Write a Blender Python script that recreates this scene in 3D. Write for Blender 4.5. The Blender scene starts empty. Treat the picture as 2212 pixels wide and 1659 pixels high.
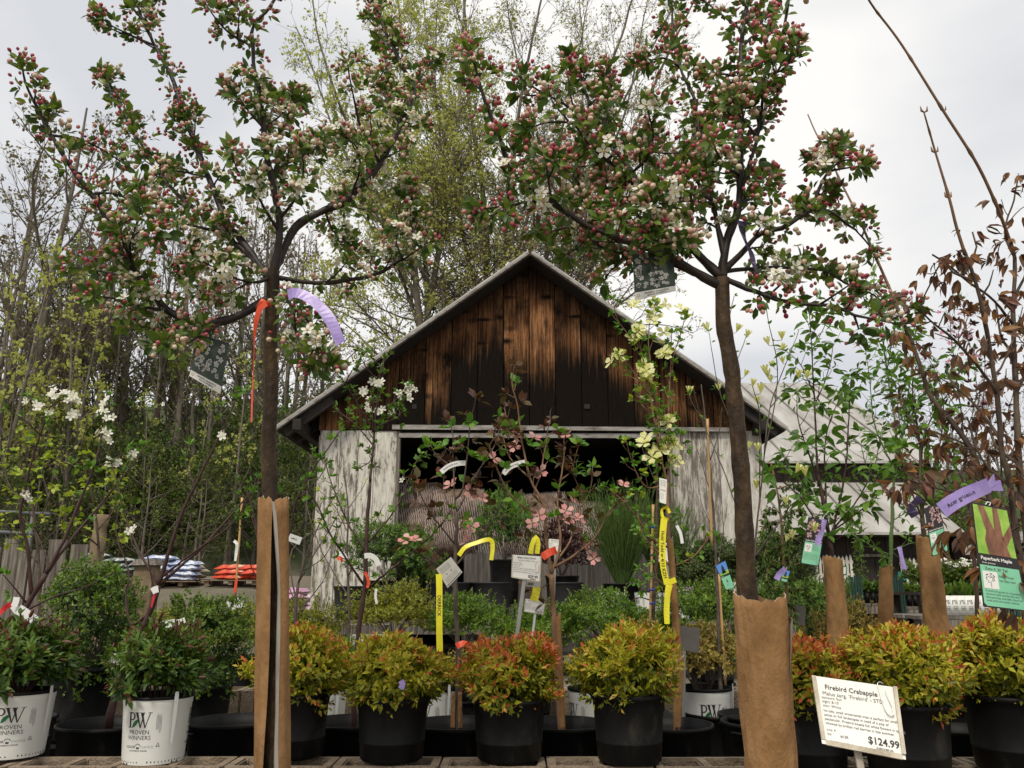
import bpy, math, random
import numpy as np
from mathutils import Vector, Matrix
R = math.radians
SC = bpy.context.scene
COL = SC.collection
rng = np.random.default_rng(11)
random.seed(5)

# ---------------------------------------------------------------- camera
FPX = 1790.0                      # focal length for a 2212 px wide picture
PITCH = R(13.88)
CAM = np.array([0.0, 0.0, 0.95])
cd = bpy.data.cameras.new('camera'); co = bpy.data.objects.new('camera', cd); COL.objects.link(co)
cd.sensor_width = 36.0; cd.lens = 36.0*FPX/2212.0
cd.clip_start = 0.05; cd.clip_end = 2000
co.location = CAM; co.rotation_euler = (R(90)+PITCH, 0, 0)
SC.camera = co

# ---------------------------------------------------------------- sky and sun
SUN_EL, SUN_AZ = R(52), R(200)      # azimuth clockwise from +Y: behind the camera, a little left
w = bpy.data.worlds.new('World'); SC.world = w; w.use_nodes = True
nt = w.node_tree; nt.nodes.clear()
out = nt.nodes.new('ShaderNodeOutputWorld'); bg = nt.nodes.new('ShaderNodeBackground')
sky = nt.nodes.new('ShaderNodeTexSky'); sky.sky_type = 'NISHITA'; sky.sun_disc = False
sky.sun_elevation = SUN_EL; sky.sun_rotation = SUN_AZ
tc = nt.nodes.new('ShaderNodeTexCoord'); mp = nt.nodes.new('ShaderNodeMapping')
mp.inputs['Scale'].default_value = (1.1, 1.1, 2.6); mp.inputs['Location'].default_value = (3.1, .4, .2)
ns = nt.nodes.new('ShaderNodeTexNoise'); ns.inputs['Scale'].default_value = 1.7; ns.inputs['Detail'].default_value = 5; ns.inputs['Roughness'].default_value = .42
cr = nt.nodes.new('ShaderNodeValToRGB')
cr.color_ramp.elements[0].position = .38; cr.color_ramp.elements[0].color = (.66, .675, .71, 1)
cr.color_ramp.elements[1].position = .60; cr.color_ramp.elements[1].color = (.96, .945, .92, 1)
sc_ = nt.nodes.new('ShaderNodeVectorMath'); sc_.operation = 'SCALE'; sc_.inputs['Scale'].default_value = 9.9
mx = nt.nodes.new('ShaderNodeMixRGB'); mx.inputs['Fac'].default_value = .97
L = nt.links.new
L(tc.outputs['Generated'], mp.inputs['Vector']); L(mp.outputs['Vector'], ns.inputs['Vector'])
L(ns.outputs['Fac'], cr.inputs['Fac']); L(cr.outputs['Color'], sc_.inputs[0])
L(sky.outputs['Color'], mx.inputs['Color1']); L(sc_.outputs['Vector'], mx.inputs['Color2'])
L(mx.outputs['Color'], bg.inputs['Color']); bg.inputs['Strength'].default_value = .1
L(bg.outputs['Background'], out.inputs['Surface'])
sl = bpy.data.lights.new('sun', 'SUN'); sl.energy = 2.3; sl.angle = R(10); sl.color = (1.0, .93, .80)
so = bpy.data.objects.new('sun', sl); COL.objects.link(so)
sdir = Vector((math.sin(SUN_AZ)*math.cos(SUN_EL), math.cos(SUN_AZ)*math.cos(SUN_EL), math.sin(SUN_EL)))
so.rotation_euler = sdir.to_track_quat('Z', 'Y').to_euler(); so.location = sdir*40
SC.view_settings.view_transform = 'Standard'; SC.view_settings.look = 'None'
SC.view_settings.exposure = 0.12; SC.view_settings.gamma = 1.0
SC.cycles.max_bounces = 6; SC.cycles.transparent_max_bounces = 4
SC.cycles.use_denoising = True

# ---------------------------------------------------------------- geometry helpers
_c, _s = math.cos(PITCH), math.sin(PITCH)
def P(px, py, Y):
    a = (px-1106.0)/FPX; b = (829.5-py)/FPX
    d = np.array([a, _c-b*_s, _s+b*_c])
    return CAM + d*(Y/d[1])
def PX(p):                                        # world -> pixel
    v = np.asarray(p)-CAM; f = v[1]*_c+v[2]*_s; u = -v[1]*_s+v[2]*_c
    return 1106+FPX*v[0]/f, 829.5-FPX*u/f
def PP(pts, Y, dY=0.0):
    n = len(pts); return np.array([P(x, y, Y+dY*i/max(1, n-1)) for i, (x, y) in enumerate(pts)])
def unit(v):
    v = np.asarray(v, float); return v/np.maximum(1e-9, np.linalg.norm(v, axis=-1, keepdims=True))
def smooth(pts, step):
    """Catmull-Rom through pts, resampled"""
    p = np.asarray(pts, float); q = np.vstack([2*p[0]-p[1], p, 2*p[-1]-p[-2]]); o = []
    for i in range(1, len(q)-2):
        n = max(1, int(np.linalg.norm(q[i+1]-q[i])/step))
        for k in range(n):
            t = k/n
            o.append(.5*((2*q[i])+(-q[i-1]+q[i+1])*t+(2*q[i-1]-5*q[i]+4*q[i+1]-q[i+2])*t*t+(-q[i-1]+3*q[i]-3*q[i+1]+q[i+2])*t**3))
    o.append(p[-1]); return np.array(o)

class MB:
    def __init__(s): s.V = []; s.F = []; s.n = 0
    def add(s, V, F, m=0, sm=True):
        V = np.asarray(V, float).reshape(-1, 3)
        s.V.append(V)
        if not isinstance(F, list): F = [F]
        for f in F:
            f = np.asarray(f, int)
            if f.size: s.F.append((f+s.n, m, sm))
        s.n += len(V)
    def ngons(s, V, faces, m=0, sm=False):
        s.V.append(np.asarray(V, float)); 
        for f in faces: s.F.append((np.asarray([f], int)+s.n, m, sm))
        s.n += len(V)
    def box(s, lo, hi, m=0, M=None, bev=0.0):
        lo = np.array(lo, float); hi = np.array(hi, float)
        V = np.array([[x, y, z] for x in (0, 1) for y in (0, 1) for z in (0, 1)], float)*(hi-lo)+lo
        F = np.array([[0,1,3,2],[4,6,7,5],[0,4,5,1],[2,3,7,6],[0,2,6,4],[1,5,7,3]])
        if M is not None: V = xf(V, M)
        s.add(V, F, m, False)
    def bar(s, a, b, w, h, m=0, up=(0,0,1)):
        """box beam from a to b"""
        a = np.asarray(a, float); b = np.asarray(b, float); d = unit(b-a); u = np.asarray(up, float)
        r = np.cross(d, u); 
        if np.linalg.norm(r) < 1e-4: r = np.cross(d, (1, 0, 0))
        r = unit(r); u = np.cross(r, d)
        V = [p+r*x*w/2+u*y*h/2 for p in (a, b) for x, y in ((-1,-1),(1,-1),(1,1),(-1,1))]
        s.add(V, np.array([[3,2,1,0],[4,5,6,7],[0,1,5,4],[1,2,6,5],[2,3,7,6],[3,0,4,7]]), m, False)
    def tube(s, pts, r, n=6, m=0, cap=True):
        pts = np.asarray(pts, float); k = len(pts); r = np.broadcast_to(np.asarray(r, float), (k,)) if np.ndim(r) == 0 else np.asarray(r, float)
        t = np.empty_like(pts); t[1:-1] = pts[2:]-pts[:-2]; t[0] = pts[1]-pts[0]; t[-1] = pts[-1]-pts[-2]; t = unit(t)
        ref = np.array([0, 0, 1.]) if abs(t[0][2]) < .8 else np.array([1., 0, 0])
        a = unit(np.cross(t, ref)); 
        for i in range(1, k):
            v = a[i-1]-t[i]*np.dot(a[i-1], t[i]); nv = np.linalg.norm(v); a[i] = v/nv if nv > 1e-6 else a[i]
        b = np.cross(t, a); an = np.arange(n)*2*math.pi/n
        V = pts[:, None]+(a[:, None]*np.cos(an)[None, :, None]+b[:, None]*np.sin(an)[None, :, None])*r[:, None, None]
        i = np.arange(k-1)[:, None]*n; j = np.arange(n)[None]; j2 = (j+1) % n
        F = np.stack([i+j, i+j2, i+n+j2, i+n+j], -1).reshape(-1, 4)
        s.add(V.reshape(-1, 3), F, m, True)
        if cap and n > 3:
            o = s.n-k*n
            s.F.append((np.array([[o+(k-1)*n+q for q in range(n)]]), m, False)); s.F.append((np.array([[o+n-1-q for q in range(n)]]), m, False))
    def lathe(s, prof, n=32, m=0, c=(0,0,0), sm=True, M=None):
        """prof: list of (r,z)"""
        an = np.arange(n)*2*math.pi/n; pr = np.array(prof, float)
        V = np.stack([pr[:, 0][:, None]*np.cos(an), pr[:, 0][:, None]*np.sin(an), np.repeat(pr[:, 1][:, None], n, 1)], -1).reshape(-1, 3)+np.array(c)
        if M is not None: V = xf(V, M)
        i = np.arange(len(pr)-1)[:, None]*n; j = np.arange(n)[None]; j2 = (j+1) % n
        s.add(V, np.stack([i+j, i+j2, i+n+j2, i+n+j], -1).reshape(-1, 4), m, sm)
    def scatter(s, T, pos, d, nrm, sc, m=0, sm=True):
        """copies of template T=(V,[F..]) with x along d, z near nrm"""
        V, Fs = T; pos = np.asarray(pos, float); N = len(pos)
        if N == 0: return
        d = unit(d); y = unit(np.cross(nrm, d)); z = np.cross(d, y)
        sc = np.broadcast_to(np.asarray(sc, float), (N,)) if np.ndim(sc) < 2 else sc
        S = sc[:, None, None]*V[None] if sc.ndim == 1 else sc[:, None, :]*V[None]
        W = pos[:, None]+S[..., 0:1]*d[:, None]+S[..., 1:2]*y[:, None]+S[..., 2:3]*z[:, None]
        nv = len(V); off = (np.arange(N)*nv)[:, None, None]
        s.add(W.reshape(-1, 3), [(np.asarray(f)[None]+off).reshape(-1, np.asarray(f).shape[1]) for f in Fs], m, sm)
    def quad(s, c, m=0, th=.0012, back=None):
        """thin card from 4 corners"""
        c = np.array(c, float); n = unit(np.cross(c[1]-c[0], c[3]-c[0]))
        V = np.vstack([c, c-n*th]); 
        s.add(V, np.array([[0,1,2,3]]), m, False)
        s.add(V, np.array([[7,6,5,4],[1,0,4,5],[2,1,5,6],[3,2,6,7],[0,3,7,4]]), m if back is None else back, False)
    def mesh(s, name, off=(0,0,0)):
        me = bpy.data.meshes.new(name)
        V = (np.vstack(s.V) if s.V else np.zeros((0, 3)))-np.array(off, float)
        me.vertices.add(len(V)); me.vertices.foreach_set('co', V.astype(np.float32).ravel())
        cnt = []; idx = []; mt = []; sm = []
        for f, m, q in s.F:
            k = f.shape[1]; cnt.append(np.full(len(f), k)); idx.append(f.ravel()); mt.append(np.full(len(f), m)); sm.append(np.full(len(f), q))
        cnt = np.concatenate(cnt); idx = np.concatenate(idx)
        me.loops.add(len(idx)); me.loops.foreach_set('vertex_index', idx.astype(np.int32))
        me.polygons.add(len(cnt)); st = np.concatenate([[0], np.cumsum(cnt)[:-1]])
        me.polygons.foreach_set('loop_start', st.astype(np.int32)); me.polygons.foreach_set('loop_total', cnt.astype(np.int32))
        me.polygons.foreach_set('material_index', np.concatenate(mt).astype(np.int32)); me.polygons.foreach_set('use_smooth', np.concatenate(sm))
        me.update(calc_edges=True); me.validate(); return me
def xf(V, M):
    M = np.array(M); return V@M[:3, :3].T+M[:3, 3]

def tag(o, label=None, cat=None, group=None, kind=None):
    if label: o['label'] = label
    if cat: o['category'] = cat
    if group: o['group'] = group
    if kind: o['kind'] = kind
    return o
def thing(name, label, cat, loc=(0,0,0), group=None):
    o = bpy.data.objects.new(name, None); o.empty_display_size = .1; COL.objects.link(o); o.location = [float(v) for v in loc]
    return tag(o, label, cat, group)
def wloc(p):
    v = Vector((0, 0, 0))
    while p: v += p.location; p = p.parent
    return v
def part(mb, name, mats, parent=None, local=False, label=None, org=None, pl=None):
    """one mesh object; vertices of mb are world coordinates unless local"""
    if not isinstance(mats, (list, tuple)): mats = [mats]
    off = (0, 0, 0) if (local or parent is None) else wloc(parent)
    if org is not None and parent is None: off = org
    if pl is not None: off = np.array(off)+np.array(pl)
    me = mb.mesh(name, off)
    for m in mats: me.materials.append(m)
    o = bpy.data.objects.new(name, me); COL.objects.link(o)
    if parent: o.parent = parent
    if pl is not None: o.location = [float(v) for v in pl]
    elif parent: pass
    elif org is not None: o.location = [float(v) for v in org]
    if label: o['label'] = label
    return o
def solo(mb, name, mats, label, cat, group=None, kind=None):
    V = np.vstack(mb.V); c = (V.max(0)+V.min(0))/2; c[2] = V[:, 2].min()
    return tag(part(mb, name, mats, None, org=c), label, cat, group, kind)
def dup(root, loc, rotz=0, scale=1.0, label=None, group=None, tilt=None):
    def cp(o, par):
        c = o.copy(); COL.objects.link(c); c.parent = par
        for ch in list(KIDS.get(o.name, [])) or [k for k in o.children]: cp(ch, c)
        return c
    r = cp(root, None); r.location = [float(v) for v in loc]; r.rotation_euler = (tilt[0] if tilt else 0, tilt[1] if tilt else 0, rotz)
    r.scale = (scale, scale, scale) if np.ndim(scale) == 0 else scale
    if label: r['label'] = label
    if group: r['group'] = group
    return r
KIDS = {}

# ---------------------------------------------------------------- materials
def mat(name, col=(.5,.5,.5), rough=.6, metal=0, spec=.5):
    m = bpy.data.materials.new(name); m.use_nodes = True; b = m.node_tree.nodes['Principled BSDF']
    b.inputs['Base Color'].default_value = (*col, 1); b.inputs['Roughness'].default_value = rough; b.inputs['Metallic'].default_value = metal
    b.inputs['Specular IOR Level'].default_value = spec
    return m
def noisemat(name, stops, scale=(1,1,1), nscale=5., detail=6, rough=.7, bump=0., distort=0., island=0., nrough=.6, spec=.4, thr=None, bscale=None, metal=0):
    """colour ramp over stretched noise; island adds per-piece variation"""
    m = mat(name, rough=rough, spec=spec, metal=metal); t = m.node_tree; N = t.nodes.new; K = t.links.new; b = t.nodes['Principled BSDF']
    c = N('ShaderNodeTexCoord'); mp = N('ShaderNodeMapping'); mp.inputs['Scale'].default_value = scale
    K(c.outputs['Object'], mp.inputs['Vector'])
    if island:
        g = N('ShaderNodeNewGeometry'); a = N('ShaderNodeVectorMath'); a.operation = 'MULTIPLY_ADD'
        K(g.outputs['Random Per Island'], a.inputs[0]); a.inputs[1].default_value = (37, 41, 53); K(mp.outputs['Vector'], a.inputs[2]); vec = a.outputs[0]
    else: vec = mp.outputs['Vector']
    n = N('ShaderNodeTexNoise'); n.inputs['Scale'].default_value = nscale; n.inputs['Detail'].default_value = detail; n.inputs['Roughness'].default_value = nrough; n.inputs['Distortion'].default_value = distort
    K(vec, n.inputs['Vector']); fac = n.outputs['Fac']
    if island:
        ad = N('ShaderNodeMath'); ad.operation = 'MULTIPLY_ADD'; K(g.outputs['Random Per Island'], ad.inputs[0]); ad.inputs[1].default_value = island
        sb = N('ShaderNodeMath'); sb.operation = 'SUBTRACT'; K(fac, sb.inputs[0]); sb.inputs[1].default_value = island/2; K(sb.outputs[0], ad.inputs[2]); fac = ad.outputs[0]
    r = N('ShaderNodeValToRGB'); e = r.color_ramp.elements
    while len(e) < len(stops): e.new(.5)
    for el, (p, col) in zip(e, stops): el.position = p; el.color = (*col, 1)
    K(fac, r.inputs['Fac']); K(r.outputs['Color'], b.inputs['Base Color'])
    if bump:
        bp = N('ShaderNodeBump'); bp.inputs['Strength'].default_value = bump; bp.inputs['Distance'].default_value = .02
        if bscale:
            n2 = N('ShaderNodeTexNoise'); n2.inputs['Scale'].default_value = bscale; n2.inputs['Detail'].default_value = 4; K(mp.outputs['Vector'], n2.inputs['Vector']); K(n2.outputs['Fac'], bp.inputs['Height'])
        else: K(n.outputs['Fac'], bp.inputs['Height'])
        K(bp.outputs['Normal'], b.inputs['Normal'])
    return m
def leafmat(name, cols, trans=.35, rough=.45, spec=.35):
    m = bpy.data.materials.new(name); m.use_nodes = True; t = m.node_tree; N = t.nodes.new; K = t.links.new
    b = t.nodes['Principled BSDF']; b.inputs['Roughness'].default_value = rough; b.inputs['Specular IOR Level'].default_value = spec
    cols = [(c[0]*1.22, c[1]*1.04, c[2]*.62) if c[1] > c[0]*1.05 and c[1] > c[2]*1.6 else c for c in cols]
    g = N('ShaderNodeNewGeometry'); r = N('ShaderNodeValToRGB'); e = r.color_ramp.elements
    while len(e) < len(cols): e.new(.5)
    for i, (el, c) in enumerate(zip(e, cols)): el.position = i/max(1, len(cols)-1); el.color = (*c, 1)
    K(g.outputs['Random Per Island'], r.inputs['Fac']); K(r.outputs['Color'], b.inputs['Base Color'])
    tr = N('ShaderNodeBsdfTranslucent'); gm = N('ShaderNodeMixRGB'); gm.blend_type = 'MULTIPLY'; gm.inputs['Fac'].default_value = .6; gm.inputs['Color2'].default_value = (1, 1, .45, 1)
    K(r.outputs['Color'], gm.inputs['Color1']); K(gm.outputs['Color'], tr.inputs['Color'])
    mx = N('ShaderNodeMixShader'); mx.inputs['Fac'].default_value = trans
    K(b.outputs[0], mx.inputs[1]); K(tr.outputs[0], mx.inputs[2]); K(mx.outputs[0], t.nodes['Material Output'].inputs['Surface'])
    return m
M = {}
M['bark'] = noisemat('bark', [(.3, (.035,.027,.022)), (.5, (.075,.05,.035)), (.7, (.13,.095,.06))], (1,1,.35), 26, rough=.8, bump=.6)
M['crab_bark'] = noisemat('crab_bark', [(.3, (.014,.009,.006)), (.45, (.034,.020,.010)), (.58, (.065,.038,.016)), (.75, (.10,.062,.026))], (1,1,.5), 14, rough=.6, bump=.5, spec=.25, bscale=60)
M['crab_branch'] = noisemat('crab_branch', [(.35, (.014,.01,.010)), (.6, (.035,.022,.016)), (.8, (.075,.05,.022))], (1,1,1), 14, rough=.55, bump=.3)
M['far_bark'] = noisemat('far_bark', [(.3, (.075,.062,.048)), (.5, (.135,.115,.09)), (.7, (.20,.175,.14))], (1,1,.3), 5, rough=.95)
M['far_twig'] = noisemat('far_twig', [(.3, (.075,.055,.04)), (.7, (.14,.11,.085))], (1,1,1), 5, rough=.95)
M['maroon_twig'] = noisemat('maroon_twig', [(.3, (.035,.015,.013)), (.7, (.075,.035,.028))], (1,1,1), 20, rough=.6)
M['grey_twig'] = noisemat('grey_twig', [(.3, (.06,.045,.035)), (.7, (.13,.10,.08))], (1,1,1), 25, rough=.7)
M['green_stem'] = mat('green_stem', (.10,.16,.04), .6)
M['tan_stem'] = noisemat('tan_stem', [(.3, (.13,.07,.035)), (.7, (.27,.16,.09))], (1,1,.3), 30, rough=.7)
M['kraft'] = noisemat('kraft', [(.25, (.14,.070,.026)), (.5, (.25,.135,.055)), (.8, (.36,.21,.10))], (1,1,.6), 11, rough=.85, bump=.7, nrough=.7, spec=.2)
M['kraft_inner_shade'] = noisemat('kraft_inner_shade', [(.3, (.10,.05,.022)), (.7, (.20,.11,.05))], (1,1,.6), 9, rough=.85)  # darker kraft for the inner face, shade inside the guard painted in
M['kraft_edge'] = noisemat('kraft_edge', [(.3, (.42,.36,.29)), (.7, (.62,.56,.47))], (1,1,.4), 30, rough=.85)
M['block'] = noisemat('block', [(.25, (.15,.11,.075)), (.5, (.29,.225,.16)), (.75, (.42,.34,.25))], (1,1,1), 7, detail=10, rough=.95, bump=.7, island=.15, nrough=.75, bscale=80)
M['pot'] = noisemat('pot', [(.40, (.0035,.0035,.004)), (.58, (.007,.007,.007)), (.74, (.035,.030,.024))], (1,1,.5), 7, rough=.55, bump=.12, spec=.18, nrough=.7)
M['potgrey'] = noisemat('potgrey', [(.3, (.010,.010,.012)), (.7, (.022,.022,.024))], (1,1,1), 6, rough=.6)
M['white_pot'] = noisemat('white_pot', [(.25, (.52,.50,.43)), (.45, (.74,.74,.69)), (.7, (.80,.80,.77))], (1,1,.4), 6, rough=.45, bump=.05, nrough=.7)
M['soil'] = noisemat('soil', [(.3, (.018,.012,.008)), (.7, (.07,.045,.03))], (1,1,1), 40, rough=1, bump=.8)
M['ink'] = mat('ink', (.02,.018,.022), .5)
M['ink_grey'] = mat('ink_grey', (.10,.10,.11), .6)
M['ink_pale'] = mat('ink_pale', (.38,.37,.34), .6)
M['ink_green'] = mat('ink_green', (.01,.14,.045), .45)
M['ink_teal'] = mat('ink_teal', (.16,.30,.25), .5)
M['card'] = noisemat('card', [(.3, (.76,.74,.68)), (.7, (.84,.83,.78))], (1,1,1), 5, rough=.45)
M['card_grey'] = noisemat('card_grey', [(.3, (.42,.41,.37)), (.7, (.54,.52,.46))], (1,1,1), 8, rough=.6)
M['zinc'] = noisemat('zinc', [(.3, (.30,.25,.18)), (.5, (.48,.43,.34)), (.7, (.62,.58,.5))], (1,1,1), 18, rough=.55, metal=.3, bump=.2)
M['zinc_back'] = noisemat('zinc_back', [(.3, (.10,.09,.08)), (.7, (.17,.155,.14))], (1,1,1), 6, rough=.6, metal=.2)
M['steel'] = mat('steel', (.5,.5,.5), .35, 1)
M['grey_post'] = noisemat('grey_post', [(.3, (.22,.22,.22)), (.7, (.36,.36,.35))], (1,1,.4), 12, rough=.5, metal=.4)
M['mint'] = noisemat('mint', [(.3, (.17,.50,.31)), (.7, (.26,.62,.40))], (1,1,1), 8, rough=.4)
M['tag_black'] = mat('tag_black', (.02,.02,.022), .4)
M['tag_photo'] = noisemat('tag_photo', [(.3, (.02,.035,.03)), (.6, (.06,.08,.06))], (1,1,1), 30, rough=.35)
M['tag_sky'] = mat('tag_sky', (.10,.28,.72), .4)
M['tag_lime'] = noisemat('tag_lime', [(.3, (.16,.36,.04)), (.7, (.40,.60,.10))], (1,1,1), 40, rough=.4)
M['tag_bark'] = noisemat('tag_bark', [(.3, (.07,.035,.025)), (.5, (.23,.10,.06)), (.7, (.35,.18,.12))], (1,1,.3), 50, rough=.4)
M['petal_print'] = mat('petal_print', (.50,.50,.47), .4)
M['pink_print'] = mat('pink_print', (.55,.33,.33), .4)
M['purple'] = noisemat('purple', [(.3, (.25,.18,.47)), (.7, (.40,.31,.60))], (1,1,1), 20, rough=.35, bump=.1)
M['dark_purple'] = mat('dark_purple', (.055,.04,.10), .4)
M['orange'] = mat('orange', (.72,.075,.02), .4)
M['red'] = mat('red', (.60,.02,.025), .4)
M['yellow'] = noisemat('yellow', [(.3, (.70,.62,.02)), (.7, (.85,.78,.04))], (1,1,1), 10, rough=.35)
M['white_strip'] = mat('white_strip', (.76,.76,.74), .45)
M['bamboo'] = noisemat('bamboo', [(.3, (.42,.24,.09)), (.7, (.62,.40,.17))], (1,1,.3), 20, rough=.5)
M['blue_tie'] = mat('blue_tie', (.02,.04,.30), .4)
# weathered wood
M['grey_wood'] = noisemat('grey_wood', [(.28, (.035,.03,.025)), (.5, (.14,.12,.10)), (.72, (.30,.265,.225))], (20,20,1), 2.6, rough=.95, bump=.8, island=.2, detail=8)
M['dark_wood'] = noisemat('dark_wood', [(.25, (.012,.010,.009)), (.55, (.035,.027,.022)), (.8, (.075,.055,.04))], (14,14,1), 2.0, rough=.9, bump=.4, island=.2)
M['brown_wood'] = noisemat('brown_wood', [(.25, (.10,.07,.04)), (.5, (.19,.14,.085)), (.75, (.30,.23,.15))], (2,2,2), 4, rough=.9, bump=.4, island=.2)
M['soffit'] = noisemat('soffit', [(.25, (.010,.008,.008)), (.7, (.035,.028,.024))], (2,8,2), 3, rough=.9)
M['white_paint'] = noisemat('white_paint', [(.28, (.06,.052,.045)), (.45, (.20,.175,.15)), (.52, (.50,.47,.41)), (.75, (.72,.70,.63))], (5,5,1), 3.4, rough=.85, bump=.3, island=.1, detail=9, nrough=.72)
M['white_trim'] = noisemat('white_trim', [(.3, (.09,.08,.07)), (.48, (.24,.22,.2)), (.8, (.42,.40,.37))], (1.5,1.5,6), 3, rough=.8, bump=.2)
M['worn_paint'] = noisemat('worn_paint', [(.30, (.06,.052,.045)), (.48, (.19,.165,.14)), (.57, (.42,.39,.34)), (.75, (.66,.63,.57))], (6,6,1), 3.0, rough=.9, bump=.3, island=.3, detail=10, nrough=.75)
M['metal_roof'] = noisemat('metal_roof', [(.28, (.17,.15,.13)), (.42, (.32,.30,.275)), (.58, (.42,.405,.38)), (.75, (.50,.48,.46))], (1.2,.35,.35), 1.8, rough=.55, bump=.05, detail=7)
M['seam'] = noisemat('seam', [(.3, (.13,.12,.11)), (.7, (.28,.27,.25))], (1,1,1), 3, rough=.6)
M['picket'] = noisemat('picket', [(.25, (.20,.17,.13)), (.43, (.52,.49,.42)), (.8, (.76,.73,.66))], (6,6,1), 4, rough=.8, island=.25, detail=8)
M['green_gate'] = noisemat('green_gate', [(.3, (.008,.03,.022)), (.7, (.02,.065,.048))], (6,6,1), 4, rough=.7)
M['green_plate'] = mat('green_plate', (.01,.17,.115), .5)
M['gravel'] = None
def gable_mat():
    m = mat('gable_boards', rough=.95, spec=.08); t = m.node_tree; N = t.nodes.new; K = t.links.new; b = t.nodes['Principled BSDF']
    def noise(scale, sc, det, rg=.6, off=True):
        mp = N('ShaderNodeMapping'); mp.inputs['Scale'].default_value = scale; K(c.outputs['Object'], mp.inputs['Vector'])
        a = N('ShaderNodeVectorMath'); a.operation = 'MULTIPLY_ADD'; K(g.outputs['Random Per Island'], a.inputs[0]); a.inputs[1].default_value = (31, 17, 23) if off else (0, 0, 0); K(mp.outputs[0], a.inputs[2])
        n = N('ShaderNodeTexNoise'); n.inputs['Scale'].default_value = sc; n.inputs['Detail'].default_value = det; n.inputs['Roughness'].default_value = rg; K(a.outputs[0], n.inputs['Vector']); return n.outputs['Fac']
    def mth(op, a, b_=None, c_=None, cl=False):
        n = N('ShaderNodeMath'); n.operation = op; n.use_clamp = cl
        for i, v in enumerate((a, b_, c_)):
            if v is None: continue
            if isinstance(v, (int, float)): n.inputs[i].default_value = v
            else: K(v, n.inputs[i])
        return n.outputs[0]
    def ramp(f, st):
        r = N('ShaderNodeValToRGB'); e = r.color_ramp.elements
        while len(e) < len(st): e.new(.5)
        for el, (p, cc) in zip(e, st): el.position = p; el.color = (*cc, 1)
        K(f, r.inputs['Fac']); return r.outputs['Color']
    c = N('ShaderNodeTexCoord'); g = N('ShaderNodeNewGeometry')
    sx = N('ShaderNodeSeparateXYZ'); K(c.outputs['Object'], sx.inputs[0]); X, Z = sx.outputs['X'], sx.outputs['Z']
    # worn bare patch: a band whose lower limit is ragged, fading to the sides
    grain = noise((40, 1, 1.0), 1.0, 7, .7); blot = noise((3, 1, 1.3), 1.2, 4); fine = noise((70, 1, 6), 1.3, 6, .75)
    drip = noise((26, 1, .55), 1.0, 3, .6)
    ax = mth('ABSOLUTE', X)
    lo = mth('MULTIPLY_ADD', drip, 1.7, mth('MULTIPLY_ADD', g.outputs['Random Per Island'], .7, -1.45))      # local z of lower limit
    lo = mth('ADD', lo, mth('MULTIPLY', mth('MAXIMUM', mth('SUBTRACT', ax, .9), 0.0), -.75))
    f1 = mth('MULTIPLY', mth('SUBTRACT', Z, lo), 1.6, cl=True)                          # 0 below
    f2 = mth('MULTIPLY', mth('SUBTRACT', mth('MULTIPLY_ADD', ax, -.70, 1.62), Z), 1.5, cl=True)   # fades to the dark tone towards the rake
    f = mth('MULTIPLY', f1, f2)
    f = mth('MULTIPLY', f, mth('MULTIPLY_ADD', blot, 3.2, -.98, cl=True), cl=True)
    f = mth('MULTIPLY', f, mth('MULTIPLY_ADD', grain, 3.6, -.85, cl=True), cl=True)
    f = mth('MULTIPLY', f, mth('MULTIPLY_ADD', fine, 4.5, -1.35, cl=True), cl=True)
    def knots(sc, off, k):
        mp = N('ShaderNodeMapping'); mp.inputs['Scale'].default_value = sc; mp.inputs['Location'].default_value = off; mp.inputs['Rotation'].default_value = (0, .5, 0); K(c.outputs['Object'], mp.inputs['Vector'])
        a = N('ShaderNodeVectorMath'); a.operation = 'MULTIPLY_ADD'; K(g.outputs['Random Per Island'], a.inputs[0]); a.inputs[1].default_value = (31, 0, 23); K(mp.outputs[0], a.inputs[2])
        v = N('ShaderNodeTexVoronoi'); v.inputs['Scale'].default_value = 1; K(a.outputs[0], v.inputs['Vector']); return mth('MULTIPLY_ADD', v.outputs['Distance'], k, -.35, cl=True)
    f = mth('MULTIPLY', f, knots((1.6, .01, 3.4), (0, 0, 0), 5.5)); f = mth('MULTIPLY', f, knots((.9, .01, 4.6), (3, 0, 7), 7.0))
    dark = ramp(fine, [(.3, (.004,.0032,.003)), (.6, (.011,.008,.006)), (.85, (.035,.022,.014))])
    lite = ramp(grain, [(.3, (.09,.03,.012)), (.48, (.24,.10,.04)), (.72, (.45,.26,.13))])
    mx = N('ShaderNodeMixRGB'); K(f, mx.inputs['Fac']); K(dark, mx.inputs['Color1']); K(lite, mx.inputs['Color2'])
    K(mx.outputs[0], b.inputs['Base Color']); bp = N('ShaderNodeBump'); bp.inputs['Strength'].default_value = .5; bp.inputs['Distance'].default_value = .01; K(grain, bp.inputs['Height']); K(bp.outputs[0], b.inputs['Normal'])
    return m
M['gable'] = gable_mat()
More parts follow.
